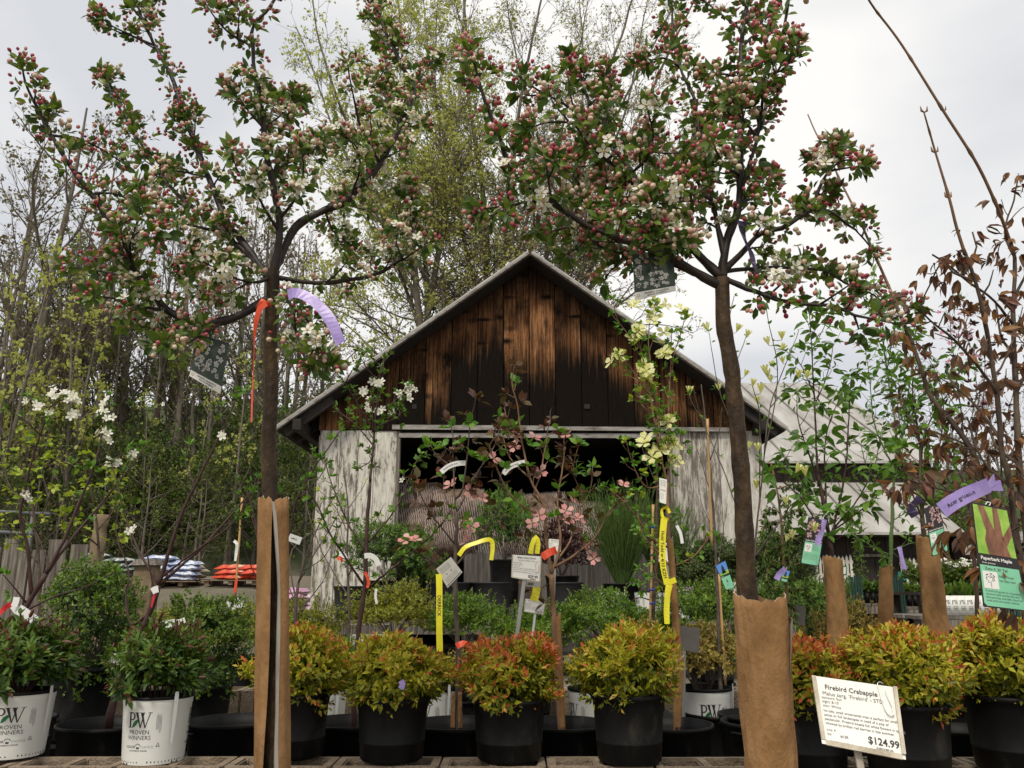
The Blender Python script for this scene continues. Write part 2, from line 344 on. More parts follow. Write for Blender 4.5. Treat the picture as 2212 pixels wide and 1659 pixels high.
# foliage
M['crab_leaf'] = leafmat('crab_leaf', [(.035,.085,.028), (.06,.13,.038), (.10,.19,.05), (.17,.29,.07)], .38, .4, .4)
M['bud_red'] = leafmat('bud_red', [(.34,.03,.06), (.50,.10,.13), (.64,.28,.24), (.74,.46,.37)], .25)
M['bud_cream'] = leafmat('bud_cream', [(.62,.36,.28), (.75,.60,.46), (.80,.74,.60)], .25)
M['petal_white'] = leafmat('petal_white', [(.78,.76,.66), (.84,.83,.76)], .3)
M['stamen'] = mat('stamen', (.62,.42,.05), .6)
M['spirea_y'] = leafmat('spirea_y', [(.20,.25,.022), (.34,.38,.03), (.50,.48,.04), (.52,.36,.05)], .3)
M['spirea_r'] = leafmat('spirea_r', [(.44,.07,.03), (.56,.14,.04), (.62,.26,.06)], .3)
M['spirea_g'] = leafmat('spirea_g', [(.06,.085,.015), (.13,.18,.022), (.26,.31,.035)], .3)
M['box_leaf'] = leafmat('box_leaf', [(.035,.08,.02), (.065,.145,.03), (.12,.23,.04), (.22,.34,.06)], .25, .35, .5)
M['box_yel'] = leafmat('box_yel', [(.11,.15,.03), (.21,.26,.045), (.33,.37,.07)], .3, .4)
M['box_brt'] = leafmat('box_brt', [(.05,.13,.025), (.10,.21,.035), (.19,.33,.055)], .3, .4)
M['gold_leaf'] = leafmat('gold_leaf', [(.06,.07,.015), (.30,.22,.04), (.48,.36,.09), (.55,.45,.16)], .25)
M['dark_leaf'] = leafmat('dark_leaf', [(.018,.05,.014), (.03,.08,.02), (.055,.12,.03)], .2)
M['mid_leaf'] = leafmat('mid_leaf', [(.045,.10,.025), (.075,.16,.035), (.13,.24,.05)], .3)
M['tip_maroon'] = leafmat('tip_maroon', [(.09,.03,.02), (.15,.045,.03), (.12,.08,.03)], .25)
M['lime_leaf'] = leafmat('lime_leaf', [(.18,.32,.04), (.28,.42,.06), (.38,.50,.10)], .4)
M['neon_leaf'] = leafmat('neon_leaf', [(.35,.55,.04), (.50,.70,.06)], .4)
M['fresh_leaf'] = leafmat('fresh_leaf', [(.06,.18,.03), (.10,.26,.05), (.17,.34,.08)], .35)
M['kousa_leaf'] = leafmat('kousa_leaf', [(.045,.13,.03), (.08,.20,.04), (.14,.30,.06)], .35, .35, .5)
M['maroon_leaf'] = leafmat('maroon_leaf', [(.07,.03,.022), (.12,.05,.03), (.10,.085,.03), (.20,.06,.04)], .3)
M['paper_leaf'] = leafmat('paper_leaf', [(.08,.05,.04), (.14,.075,.05), (.25,.115,.06), (.32,.16,.05)], .42)
M['plum_leaf'] = leafmat('plum_leaf', [(.03,.010,.012), (.06,.018,.02), (.09,.03,.03)], .2)
M['pink_bract'] = leafmat('pink_bract', [(.72,.13,.20), (.76,.32,.32), (.78,.50,.44)], .35)
M['magenta'] = leafmat('magenta', [(.45,.05,.18), (.60,.16,.30)], .3)
M['yellow_bract'] = leafmat('yellow_bract', [(.66,.66,.22), (.76,.75,.32), (.80,.80,.46)], .35)
M['needle'] = leafmat('needle', [(.03,.07,.018), (.05,.11,.025), (.09,.17,.035)], .2)
M['needle2'] = leafmat('needle2', [(.045,.08,.04), (.07,.115,.06), (.10,.15,.075)], .2)
M['maple_spring'] = leafmat('maple_spring', [(.27,.28,.12), (.40,.40,.18), (.52,.50,.26)], .55)
M['maple_green'] = leafmat('maple_green', [(.27,.36,.15), (.38,.48,.21), (.50,.60,.30)], .58)
M['wood_green'] = leafmat('wood_green', [(.06,.10,.02), (.10,.16,.035), (.16,.22,.05)], .35)
M['under_green'] = leafmat('under_green', [(.04,.07,.02), (.065,.11,.03), (.12,.18,.045)], .3)
M['bud_brown'] = leafmat('bud_brown', [(.13,.09,.06), (.20,.16,.09), (.22,.23,.10)], .3)

# ---------------------------------------------------------------- leaf and flower templates
T_D = (np.array([[0,0,0],[.48,-.25,.07],[1,0,-.04],[.48,.25,.07],[.48,0,-.02]], float), [np.array([[0,1,2,4],[0,4,2,3]])])
def oval(w=.26, fold=.06, droop=.10):
    V = np.array([[0,0,0],[.25,-w*.8,fold],[.62,-w*.85,fold-droop*.3],[1,0,-droop],[.62,w*.85,fold-droop*.3],[.25,w*.8,fold],[.3,0,0],[.66,0,-droop*.35]], float)
    return (V, [np.array([[0,1,6],[0,6,5],[2,3,7],[7,3,4]]), np.array([[1,2,7,6],[6,7,4,5]])])
T_O = oval(); T_N = oval(.17, .05, .12); T_W = oval(.34, .05, .22)
T_Q = (np.array([[0,-.35,0],[1,-.3,.1],[.95,.35,-.05],[.05,.3,.08]], float), [np.array([[0,1,2,3]])])
def ell(nr=6, rings=((0,0),(.62,.18),(1.,.5),(.72,.85),(.15,1.0)), ax=1.0, w=.42):
    V = []; 
    for r, x in rings:
        for k in range(nr):
            a = k*2*math.pi/nr; V.append((x*ax, r*w*math.cos(a), r*w*math.sin(a)))
    F = [[i*nr+k, i*nr+(k+1) % nr, (i+1)*nr+(k+1) % nr, (i+1)*nr+k] for i in range(len(rings)-1) for k in range(nr)]
    return (np.array(V), [np.array(F)])
T_B = ell()
def flower(np_=5, w=.5, cup=.25, notch=0.0, tipdrop=.0):
    V = []; F = []
    for k in range(np_):
        a = k*2*math.pi/np_; ca, sa = math.cos(a), math.sin(a); b = len(V)
        for x, y, z in ((.06,0,0),(.55,-w*.5,cup*.6),(.95,-w*.32,cup),(1.0-notch,0,cup-tipdrop),(.95,w*.32,cup),(.55,w*.5,cup*.6)):
            # local petal frame: radial in (y,z) plane of the template, x is the flower axis
            V.append((z, x*ca-y*sa, x*sa+y*ca))
        F += [[b, b+1, b+2, b+3], [b, b+3, b+4, b+5]]
    return (np.array(V), [np.array(F)])
T_F5 = flower(5, .62, .22); T_CUP = flower(5, .75, .95); T_DOG = flower(4, .72, .22, .12); T_MAG = flower(6, .6, 1.35, 0)
T_C = ell(5, ((0,0),(1,.15),(1,.6),(0,.9)), 1, .5)

def rdir(n, up=0.0, spread=1.0):
    v = rng.normal(size=(n, 3))*spread; v[:, 2] += up; return unit(v)
def around(d, n, lo, hi):
    """n directions at lo..hi radians from axis d, spread round it"""
    d = unit(d); r = np.array([0, 0, 1.]) if abs(d[2]) < .9 else np.array([1., 0, 0])
    a = unit(np.cross(d, r)); b = np.cross(d, a); ph = rng.random()*6.28+np.arange(n)*2.4+rng.normal(size=n)*.25; th = rng.uniform(lo, hi, n)
    return d*np.cos(th)[:, None]+(a*np.cos(ph)[:, None]+b*np.sin(ph)[:, None])*np.sin(th)[:, None]

class Acc:
    """collects leaf placements, flushed as one scatter"""
    def __init__(s): s.p = []; s.d = []; s.n = []; s.s = []
    def add(s, p, d, n, sc):
        d = np.atleast_2d(d); k = len(d); s.p.append(np.broadcast_to(p, (k, 3))); s.d.append(d); s.n.append(np.broadcast_to(n, (k, 3))); s.s.append(np.broadcast_to(sc, (k,)))
    def flush(s, mb, T, m=0):
        if s.p: mb.scatter(T, np.vstack(s.p), np.vstack(s.d), np.vstack(s.n), np.concatenate(s.s), m)
    @property
    def N(s): return len(s.p)

UP = np.array([0, 0, 1.])
def twig(p, d, ln, up=.3, wob=.12, n=5):
    q = [np.array(p)]; d = unit(d)
    for i in range(n):
        d = unit(d+UP*up/n+rng.normal(size=3)*wob); q.append(q[-1]+d*ln/n)
    return np.array(q)

class Skel:
    """branches drawn as picture polylines at a distance; each one joins the nearest earlier branch"""
    def __init__(s): s.px = []; s.w = []; s.paths = []
    def near(s, x, y):
        a = np.array(s.px); i = np.argmin((a[:, 0]-x)**2+(a[:, 1]-y)**2); return s.w[i], a[i]
    def add(s, pts, r0, r1, Y=None, dY=0.0, step=.02, wob=0.0):
        if Y is None:
            q, _ = s.near(*pts[0]); Y = q[1]; c = PP(pts, Y, dY); c[0] = q
        else: c = PP(pts, Y, dY)
        c = smooth(c, step)
        if wob:
            nz = np.cumsum(rng.normal(size=c.shape)*wob, 0); nz -= np.linspace(0, 1, len(c))[:, None]*nz[-1]; nz *= 1; c = c+nz-nz[0]
        r = np.linspace(r0, r1, len(c)); s.paths.append((c, r))
        for q in c: s.px.append(PX(q)); s.w.append(q)
        return c, r
# ================================================================ setting: ground
def ss(a, b, x):
    t = np.clip((x-a)/(b-a), 0, 1); return t*t*(3-2*t)
def ground_z(x, y):
    x = np.asarray(x, float); y = np.asarray(y, float)
    z = np.where(y < 3.42, -.55, 0.0)
    z = z+1.3*ss(9, 25, y)*ss(-3.0, -5.5, x)
    hl = .45*np.clip(y-27, 0, 24)*ss(-1, -9, x); hr = .38*np.clip(y-38, 0, 26)*ss(-9, -1, x)
    return z+hl+hr+np.where(y > 6, .05*np.sin(x*1.3+y*.7)*np.sin(y*.9), 0)
def ground():
    ys = np.concatenate([[-30, -10, -2, 1, 3.38, 3.44], np.arange(4, 12, .5), np.arange(12, 70, 1.), [80, 100, 140, 200, 320, 520]])
    xs = np.concatenate([[-300, -150, -90, -60], np.arange(-45, 46, 1.), [60, 90, 150, 300]])
    X, Y = np.meshgrid(xs, ys); Z = ground_z(X, Y); n, k = len(ys), len(xs)
    i = np.arange(n-1)[:, None]*k; j = np.arange(k-1)[None]
    mb = MB(); mb.add(np.stack([X, Y, Z], -1).reshape(-1, 3), np.stack([i+j, i+j+1, i+k+j+1, i+k+j], -1).reshape(-1, 4), 0, True)
    m = noisemat('ground', [(.25, (.05,.04,.028)), (.42, (.13,.105,.075)), (.58, (.24,.205,.155)), (.75, (.36,.33,.28))], (1,1,1), 30, rough=.95, bump=.9, detail=5, nrough=.8)
    t = m.node_tree; N = t.nodes.new; K = t.links.new; b = t.nodes['Principled BSDF']; src = b.inputs['Base Color'].links[0].from_socket
    c = N('ShaderNodeTexCoord'); n2 = N('ShaderNodeTexNoise'); n2.inputs['Scale'].default_value = .35; n2.inputs['Detail'].default_value = 5; K(c.outputs['Object'], n2.inputs['Vector'])
    r = N('ShaderNodeValToRGB'); r.color_ramp.elements[0].position = .5; r.color_ramp.elements[1].position = .62; K(n2.outputs['Fac'], r.inputs['Fac'])
    s = N('ShaderNodeSeparateXYZ'); K(c.outputs['Object'], s.inputs[0]); q = N('ShaderNodeMath'); q.operation = 'MULTIPLY_ADD'; q.use_clamp = True; q.inputs[1].default_value = .25; q.inputs[2].default_value = -6.2; K(s.outputs['Y'], q.inputs[0])
    mxv = N('ShaderNodeMath'); mxv.operation = 'MAXIMUM'; gq = N('ShaderNodeMath'); gq.operation = 'MULTIPLY'; gq.inputs[1].default_value = .45; K(r.outputs['Color'], gq.inputs[0]); K(gq.outputs[0], mxv.inputs[0]); K(q.outputs[0], mxv.inputs[1])
    mx = N('ShaderNodeMixRGB'); K(mxv.outputs[0], mx.inputs['Fac']); K(src, mx.inputs['Color1']); mx.inputs['Color2'].default_value = (.045, .06, .02, 1); K(mx.outputs[0], b.inputs['Base Color'])
    tag(part(mb, 'ground', m), kind='structure')
ground()

# ================================================================ barn
M['part_wood'] = noisemat('part_wood', [(.25, (.03,.026,.022)), (.5, (.075,.066,.058)), (.75, (.15,.135,.12))], (14,14,1), 2.2, rough=.95, bump=.5, island=.3, detail=8)
def barn():
    Yf = 12.5; Yo = 12.05; Yb = 20.5
    base = P(1147, 1200, Yf); base[2] = 0; cx = base[0]
    t = thing('barn', 'old barn, dark brown gable boards above peeling white walls and a wide dark doorway', 'barn', base)
    pk = P(1147, 551, Yo); eL = P(607, 915, Yo); eR = P(1706, 948, Yo)
    hw = (eR[0]-eL[0])/2; eL[0] = cx-hw; eR[0] = cx+hw; ze = (eL[2]+eR[2])/2; eL[2] = eR[2] = ze; pk[0] = cx
    sl = (pk[2]-ze)/hw; print('barn peak', pk, 'eave', ze, 'hw', hw, sl)
    # roof
    rf = MB(); edge = MB(); sof = MB(); sm = MB()
    for sg in (-1, 1):
        e = np.array([cx+sg*hw, 0, ze]); p = np.array([cx, 0, pk[2]]); d = unit(e-p); n = np.array([-d[2]*sg, 0, abs(d[0])]); n = unit(np.array([sl*sg, 0, 1.]))
        Lr = np.linalg.norm(e-p)
        def slab(m, y0, y1, a, b, s0=0, s1=1):
            P0, P1 = p+d*Lr*s0, p+d*Lr*s1
            V = [q+n*h+np.array([0, y, 0]) for y in (y0, y1) for q, h in ((P0, a), (P1, a), (P1, b), (P0, b))]
            F = np.array([[0,1,2,3],[7,6,5,4],[1,0,4,5],[2,1,5,6],[3,2,6,7],[0,3,7,4]])
            m.add(V, F, 0, False)
        slab(rf, Yo-.03, Yb, .045, .075); slab(sof, Yo+.03, Yb-.05, 0, .043)
        slab(edge, Yo-.05, Yo+.028, .012, .044)                     # pale bare rake edge
        for y in np.arange(Yo+.4, Yb, .62): slab(sm, y-.012, y+.012, .076, .10)
        for y in np.arange(Yo+.05, Yb, .6): slab(sof, y, y+.09, -.13, -.002, .80, .985)   # rafter tails
        V = [e+n*(-.02)+np.array([0, y, 0]) for y in (Yo-.05, Yb)]
        sof.bar(V[0]-d*.3-n*.08, V[1]-d*.3-n*.08, .12, .16)
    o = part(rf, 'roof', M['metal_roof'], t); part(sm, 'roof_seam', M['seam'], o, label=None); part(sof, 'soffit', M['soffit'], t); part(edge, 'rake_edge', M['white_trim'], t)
    # gable boards
    zl = P(1147, 927, Yf)[2]; xl = P(688, 1000, Yf)[0]; xr = P(1648, 1000, Yf)[0]
    gb = MB(); x = xl; i = 0; ww = .405
    brd = np.arange(cx-.01-8*ww, xr+.4, ww)
    for x0 in brd:
        a, b = max(x0+.008, xl-.02), min(x0+ww-.008, xr+.02)
        if b-a < .05: continue
        top = lambda q: pk[2]-abs(q-cx)*sl-.004
        ys = Yf+rng.uniform(-.008, .008); z0 = zl-rng.uniform(0, .03)
        xs = [a, b] if not (a < cx < b) else [a, cx, b]
        V = [(q, ys, z0) for q in xs]+[(q, ys, top(q)) for q in xs][::-1]; k = len(V)
        Vb = [(q[0], ys+.03, q[2]) for q in V]; F = [list(range(k)), list(range(2*k-1, k-1, -1))]+[[j, k+j, k+(j+1) % k, (j+1) % k][::1] for j in range(k)]
        gb.ngons(V+Vb, F)
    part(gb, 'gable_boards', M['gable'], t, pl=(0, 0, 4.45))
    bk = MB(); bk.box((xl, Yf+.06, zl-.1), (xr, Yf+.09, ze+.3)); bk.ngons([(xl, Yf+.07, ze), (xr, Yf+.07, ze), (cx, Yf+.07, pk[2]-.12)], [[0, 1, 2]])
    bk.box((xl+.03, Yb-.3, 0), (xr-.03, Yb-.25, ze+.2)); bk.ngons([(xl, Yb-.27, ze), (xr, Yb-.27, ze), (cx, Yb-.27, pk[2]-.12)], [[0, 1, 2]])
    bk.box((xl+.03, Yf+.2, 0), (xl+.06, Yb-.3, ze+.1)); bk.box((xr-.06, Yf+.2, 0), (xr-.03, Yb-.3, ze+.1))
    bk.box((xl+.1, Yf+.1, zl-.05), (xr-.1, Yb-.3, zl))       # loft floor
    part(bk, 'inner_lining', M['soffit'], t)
    kn = MB()
    for px, py in ((480+737*0, 0),): pass
    # white boards
    ol, orr = P(863, 1000, Yf)[0], P(1445, 1000, Yf)[0]; zt = zl-.02
    wb = MB()
    def boards(m, x0, x1, y, z0, z1f, wr, th=.025, gap=.007, side=False):
        x = x0
        while x < x1-.03:
            w_ = min(rng.uniform(*wr), x1-x)
            if x1-x-w_ < .08: w_ = x1-x
            yy = y+rng.uniform(-.006, .006)
            m.box((x+gap/2, yy, z0+rng.uniform(0, .03)), (x+w_-gap/2, yy+th, z1f)) if not side else m.box((yy, x+gap/2, z0), (yy+th, x+w_-gap/2, z1f))
            x += w_
    boards(wb, xl, ol-.05, Yf+.005, -.2, zt, (.24, .42)); part(wb, 'wall_boards', M['white_paint'], t); wb = MB(); 
    wr_ = MB(); boards(wr_, orr+.05, xr, Yf+.005, -.2, zt, (.24, .42)); part(wr_, 'wall_boards', M['worn_paint'], t, label='greyer weathered white boards right of the doorway')
    boards(wb, Yf+.03, Yb-.2, xl-.015, -.3, ze+.02, (.24, .42), side=True); part(wb, 'wall_boards', M['white_paint'], t); wb = MB(); boards(wb, Yf+.03, Yb-.2, xr-.01, -.3, ze+.02, (.24, .42), side=True)
    part(wb, 'wall_boards', M['white_paint'], t)
    for q0, q1 in ((ol-.05, ol), (orr, orr+.05)): fr = MB(); fr.box((q0, Yf-.02, -.1), (q1, Yf+.12, zt-.02)); part(fr, 'door_jamb', M['grey_wood'], t)
    li = MB(); li.bar((ol-.12, Yf-.05, zl+.02), (cx+.2, Yf-.05, zl+.005), .05, .07); li.bar((cx+.22, Yf-.05, zl-.0), (orr+1.0, Yf-.05, zl-.02), .05, .06); li.bar((ol-.02, Yf-.02, zl-.10), (orr+.03, Yf-.02, zl-.11), .03, .07)
    part(li, 'lintel', M['white_trim'], t)
    # half-height board partition inside the doorway
    hb = MB(); boards(hb, P(1000, 1200, Yf)[0], orr, Yf+.25, -.1, P(0, 1178, Yf+.25)[2], (.14, .26))
    part(hb, 'door_partition', M['part_wood'], t, label='low dark plank partition across the doorway')
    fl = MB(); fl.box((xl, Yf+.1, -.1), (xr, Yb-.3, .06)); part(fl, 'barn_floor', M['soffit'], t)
    # small openings and knots in the gable
    for px, py, w_, h_ in ((895, 878, 9, 10), (1268, 878, 12, 10)):
        a = P(px-w_/2, py-h_/2, Yf-.012); b = P(px+w_/2, py+h_/2, Yf-.012); hk = MB(); hk.box((a[0], Yf-.014, b[2]), (b[0], Yf-.009, a[2])); part(hk, 'peep_hole', M['soffit'], t)
    return ol, orr, zl
OL, OR_, ZL = barn()

# netted straw bales stacked in the doorway
M['bale'] = noisemat('bale', [(.25, (.05,.03,.02)), (.5, (.14,.09,.065)), (.75, (.28,.21,.17))], (1,1,1), 14, rough=.95, bump=.6)
M['net'] = mat('net', (.62,.55,.52), .6)
def bale_proto():
    t = thing('straw_roll', 'x', 'straw roll', (0,0,0), 'netted straw rolls stacked in the barn doorway')
    mb = MB(); n = 40; L_ = .86; prof = [(.0,-L_/2), (.2,-L_/2), (.29,-L_/2+.03), (.315,-L_/2+.09), (.32,0), (.315,L_/2-.09), (.29,L_/2-.03), (.2,L_/2), (0,L_/2)]
    mb.lathe(prof, n, 0, M=Matrix.Rotation(R(90), 4, 'Y')@Matrix.Diagonal((1,.95,1,1))); part(mb, 'straw', M['bale'], t)
    nb = MB()
    for k in range(26):
        x = -L_/2+.05+k*(L_-.1)/25; rr = .325; a = np.linspace(0, 2*math.pi, 25)
        c = np.stack([x+.012*np.sin(a*9+k), np.cos(a)*rr, np.sin(a)*rr*.96], -1); nb.tube(c, .0045, 3, cap=False)
    part(nb, 'netting', M['net'], t); return t
bp = bale_proto(); rolls = []
bl = [(900,1088,13.3,'dark netted straw roll in the upper left of the barn doorway'), (993,1100,13.1,'pale netted straw roll right of the dark one at the doorway top left'), (893,1140,13.15,'netted straw roll under the dark one beside the white door jamb'),
      (975,1160,12.95,'netted straw roll under the pale one behind the pink dogwood'), (1080,1120,13.3,'netted straw roll in the middle of the doorway behind the leafy shrub'), (1170,1108,13.2,'netted straw roll behind the right pink dogwood, topmost of its stack'),
      (1250,1125,13.3,'netted straw roll beside the tall green broom shrub, upper row'), (1140,1170,12.95,'netted straw roll in the lower row above the price sign'), (1235,1182,13.1,'netted straw roll in the lower row left of the broom shrub'), (1060,1180,13.05,'netted straw roll in the lower row behind the leafy green shrub')]
for i, (x, y, Y, lb) in enumerate(bl):
    o = bp if i == 0 else dup(bp, (0,0,0)); p = P(x, y, Y); o.location = p; o.rotation_euler = (rng.uniform(0, 6), rng.uniform(-.05, .05), rng.uniform(-.1, .1)); o['label'] = lb

# ================================================================ long metal roofed shed on the right
def shed():
    vp = 28.7; tn = math.tan(R(vp)); Yw = 17.0; ze = P(0, 985, Yw)[2]; zp = P(0, 1040, Yw-.02)[2]
    xl = P(1592, 1000, Yw)[0]+.25; xr = P(2085, 1148, 14.9)[0]; ridgeY = 22.2; zr = ze+(ridgeY-Yw)*tn
    t = thing('long_shed', 'long dark wooden shed with two tiers of pale seamed metal roofing right of the barn', 'shed', ((xl+xr)/2, Yw, 0))
    r = MB(); s = MB(); wd = MB()
    def slope(x0, x1, ya, za, yb, zb, th=.05):
        V = [(x0,ya,za),(x1,ya,za),(x1,yb,zb),(x0,yb,zb)]; V += [(a, b, c-th) for a, b, c in V]
        r.add(V, np.array([[0,1,2,3],[7,6,5,4],[0,4,5,1],[1,5,6,2],[2,6,7,3],[3,7,4,0]]), 0, False)
        for x in np.arange(x0+.3, x1, .62): s.bar((x, ya-.005, za+.015), (x, yb, zb+.015), .03, .035)
    xr2 = P(2015, 985, Yw)[0]
    slope(xl-.8, xr2, Yw-.25, ze-.25*tn, ridgeY, zr); slope(xl-.8, xr2, ridgeY+5.2, zr-5.2*tn, ridgeY, zr+.002)
    slope(xl-.2, xr, 14.9, P(0, 1149, 14.9)[2], Yw-.03, P(0, 1149, 14.9)[2]+(Yw-.03-14.9)*tn)
    o = part(r, 'metal_roof', M['metal_roof'], t); part(s, 'standing_seam', M['seam'], o)
    x = xl
    while x < xr2-.1:
        w_ = rng.uniform(.16, .26); wd.box((x, Yw+rng.uniform(-.01, .01), 0), (x+w_-.01, Yw+.03, ze-.03)); x += w_
    wd.box((xl, ridgeY+4.5, 0), (xr2, ridgeY+4.6, ze)); wd.ngons([(xr2-.1, Yw, 0), (xr2-.1, ridgeY+4.5, 0), (xr2-.1, ridgeY+4.5, ze), (xr2-.1, ridgeY, zr-.1), (xr2-.1, Yw, ze-.05)], [[0,1,2,3,4]])
    x = xl+.1; Yp = 15.35                       # porch front wall
    while x < xr-.25:
        w_ = rng.uniform(.16, .28); wd.box((x, Yp+rng.uniform(-.01, .01), 0), (x+w_-.01, Yp+.03, P(0, 1149, 14.9)[2]+.18)); x += w_
    wd.ngons([(xr-.3, Yp+.04, 0), (xr-.3, Yw, 0), (xr-.3, Yw, 2.9), (xr-.3, Yp+.04, 2.05)], [[0,1,2,3]])
    wd.bar((xl, 15.0, P(0, 1149, 14.9)[2]-.02), (xr-.1, 15.0, P(0, 1149, 14.9)[2]-.02), .05, .12)
    part(wd, 'plank_wall', M['dark_wood'], t)
                                                 # closed wooden shutter window between the picket panels
    for py in (1200, 1268): a = P(1857, py, Yp-.04); b = P(1908, py, Yp-.04); sh = MB(); sh.bar(a, b, .06, .05); part(sh, 'window_ledge', M['grey_wood'], t)
    pp = MB(); x0 = P(2060, 1150, 15.2)[0]; pp.box((x0-.12, 15.05, 0), (x0+.08, 15.2, 1.9)); part(pp, 'corner_post', M['gable'], t)
shed()
def picket_panel(px0, px1, y0, y1, Y, label, n):
    a, b = P(px0, y0, Y), P(px1, y1, Y); t = thing('picket_panel', label, 'picket fence', ((a[0]+b[0])/2, Y, b[2]), 'white picket panels hung on the shed wall')
    w_ = (b[0]-a[0])/n
    for z in (b[2]+.12, a[2]-.15):
        r = MB(); r.box((a[0], Y+.012, z), (b[0], Y+.04, z+.06)); part(r, 'rail', M['picket'], t)
    for i in range(n):
        x = a[0]+i*w_; h = a[2]+rng.uniform(-.02, .02); z0 = b[2]+rng.uniform(-.02, .02); m = MB(); ww = w_*.62
        V = [(x, Y-.01, z0), (x+ww, Y-.01, z0), (x+ww, Y-.01, h-.05), (x+ww/2, Y-.01, h), (x, Y-.01, h-.05)]; Vb = [(q[0], Y+.01, q[2]) for q in V]
        m.ngons(V+Vb, [[0,1,2,3,4],[9,8,7,6,5]]+[[j, 5+j, 5+(j+1) % 5, (j+1) % 5] for j in range(5)]); part(m, 'picket', M['picket'], t)
picket_panel(1742, 1848, 1199, 1261, 15.22, 'white peeling picket panel on the dark shed wall behind the left wrapped trunk', 12)
picket_panel(1943, 2051, 1203, 1262, 15.22, 'white picket panel on the dark shed wall behind the thick wrapped trunk at right', 11)

def small_gable_shed():
    a = P(2195, 1150, 20); t = thing('garden_shed', 'small far shed with a white gable roof at the right edge', 'shed', (a[0], 20, 0))
    m = MB(); w_ = 1.0; z = a[2]
    m.box((a[0]-w_+.2, 19.2, 0), (a[0]+w_-.2, 21, z-.5)); part(m, 'wall', M['grey_wood'], t)
    r = MB()
    for sg in (-1, 1): r.bar((a[0]+sg*w_*.5, 19.0, z-.27), (a[0]+sg*w_*.5, 21.2, z-.27), w_*1.15, .05, up=(sg*.5, 0, 1))
    part(r, 'roof', M['white_trim'], t)
    d = MB(); d.box((a[0]-.35, 19.17, 0), (a[0]+.35, 19.195, z-.6)); part(d, 'door', M['dark_wood'], t)
small_gable_shed()
# ================================================================ background trees
_a = np.array
T_TW = (np.array([[0,.016,0],[0,-.010,.015],[0,-.010,-.015],[.55,.011,.05],[.55,-.006,.062],[.55,-.006,.038],[1,0,.02]], float),
        [np.array([[0,1,4,3],[1,2,5,4],[2,0,3,5]]), np.array([[3,4,6],[4,5,6],[5,3,6]])])
def spawn(mb, tw, lf, c, r, lev, prm):
    """children of branch c; prm[lev] = (density per m, t0, length factor, angle lo, hi, up)"""
    dens, t0, lf_, alo, ahi, up = prm['lv'][lev]
    Lp = np.linalg.norm(np.diff(c, axis=0), axis=1).sum(); last = lev == len(prm['lv'])-1
    n = max(1, rng.poisson(dens*Lp*(1-t0)))
    ts = np.sort(rng.uniform(t0, 1, n)); ph = rng.random()*6
    tg = unit(np.gradient(c, axis=0))
    for k, t in enumerate(ts):
        f = t*(len(c)-1); i = min(len(c)-2, int(f)); p = c[i]+(c[i+1]-c[i])*(f-i); d0 = tg[i]
        ph += 2.4+rng.normal()*.3; a = rng.uniform(alo, ahi); q = np.cross(d0, (0, 0, 1)); 
        if np.linalg.norm(q) < .1: q = np.array([1., 0, 0])
        q = unit(q); s = np.cross(q, d0); d = d0*math.cos(a)+(q*math.cos(ph)+s*math.sin(ph))*math.sin(a)
        d = unit(d+UP*up)
        ln = lf_*Lp*(1.08-.75*t)*rng.uniform(.7, 1.25); ln = max(ln, prm.get('min', .15))
        if last:
            tw.add(p, d, UP, ln); 
            m = prm['leaves']
            if m and rng.random() < prm.get('lp', 1):
                kk = rng.poisson(m)
                for u in rng.uniform(.3, 1.02, kk):
                    lf.add(p+d*ln*u+rng.normal(size=3)*prm['ls']*.5, rdir(1, -.2), rdir(1, .6), prm['ls']*rng.uniform(.6, 1.3))
        else:
            path = twig(p, d, ln, up=prm.get('curve', .35), wob=.13, n=5); r0 = max(prm.get('rmin', .004), r[i]*prm.get('rf', .55)*(1-.2*t)); rr = np.linspace(r0, max(.003, r0*.35), len(path))
            mb.tube(path, rr, 5 if lev == 0 else (4 if lev == 1 else 3), cap=False); spawn(mb, tw, lf, path, rr, lev+1, prm)
def finish_tree(t, mb, tw, lf, bark, leaf, T=T_Q, local=False, lname='leaves'):
    part(mb, 'trunk', bark, t, local)
    m3 = MB()
    if tw.N: tw.flush(m3, T_TW)
    if lf.N: lf.flush(m3, T, 1)
    part(m3, 'crown', [M['far_twig'], leaf], t, local)
def wood_tree(name, label, H, leaf, prm, trunk_r=.16, lean=0, bark='far_bark'):
    t = thing(name, label, 'tree', (0,0,0)); mb = MB(); tw = Acc(); lf = Acc()
    c = smooth(np.cumsum(np.vstack([[0, 0, 0]]+[[rng.normal()*.03*H/4+lean/4, rng.normal()*.03*H/4, H/5] for _ in range(5)]), 0), H/14); r = np.linspace(trunk_r, trunk_r*.15, len(c))
    mb.tube(c, r, 7, cap=False); spawn(mb, tw, lf, c, r, 0, prm); finish_tree(t, mb, tw, lf, M[bark], M[leaf], local=True); return t
TALL = dict(lv=[(1.4, .25, .40, .5, 1.0, .25), (3.0, .2, .42, .5, .9, .2), (4.2, .15, .42, .4, .9, .15), (7.5, .1, .5, .4, .9, .1)], leaves=1.3, ls=.11, min=.22, rmin=.008)
SLIM = dict(lv=[(2.0, .25, .30, .5, .95, .25), (3.0, .2, .42, .5, .9, .2), (5.0, .1, .42, .4, .9, .1)], leaves=3.6, ls=.12, min=.2, rmin=.007)
BROWN = dict(lv=[(2.6, .15, .44, .5, 1.1, .15), (4.2, .15, .48, .5, 1.0, .1), (10.0, .1, .5, .4, 1.0, .1)], leaves=.9, ls=.09, min=.25, rmin=.008)
LOW = dict(lv=[(4.6, .02, .62, .5, 1.3, -.05), (4.2, .1, .5, .5, 1.1, 0), (7.0, .05, .5, .5, 1.1, 0)], leaves=8.0, ls=.065, min=.18, rmin=.006)
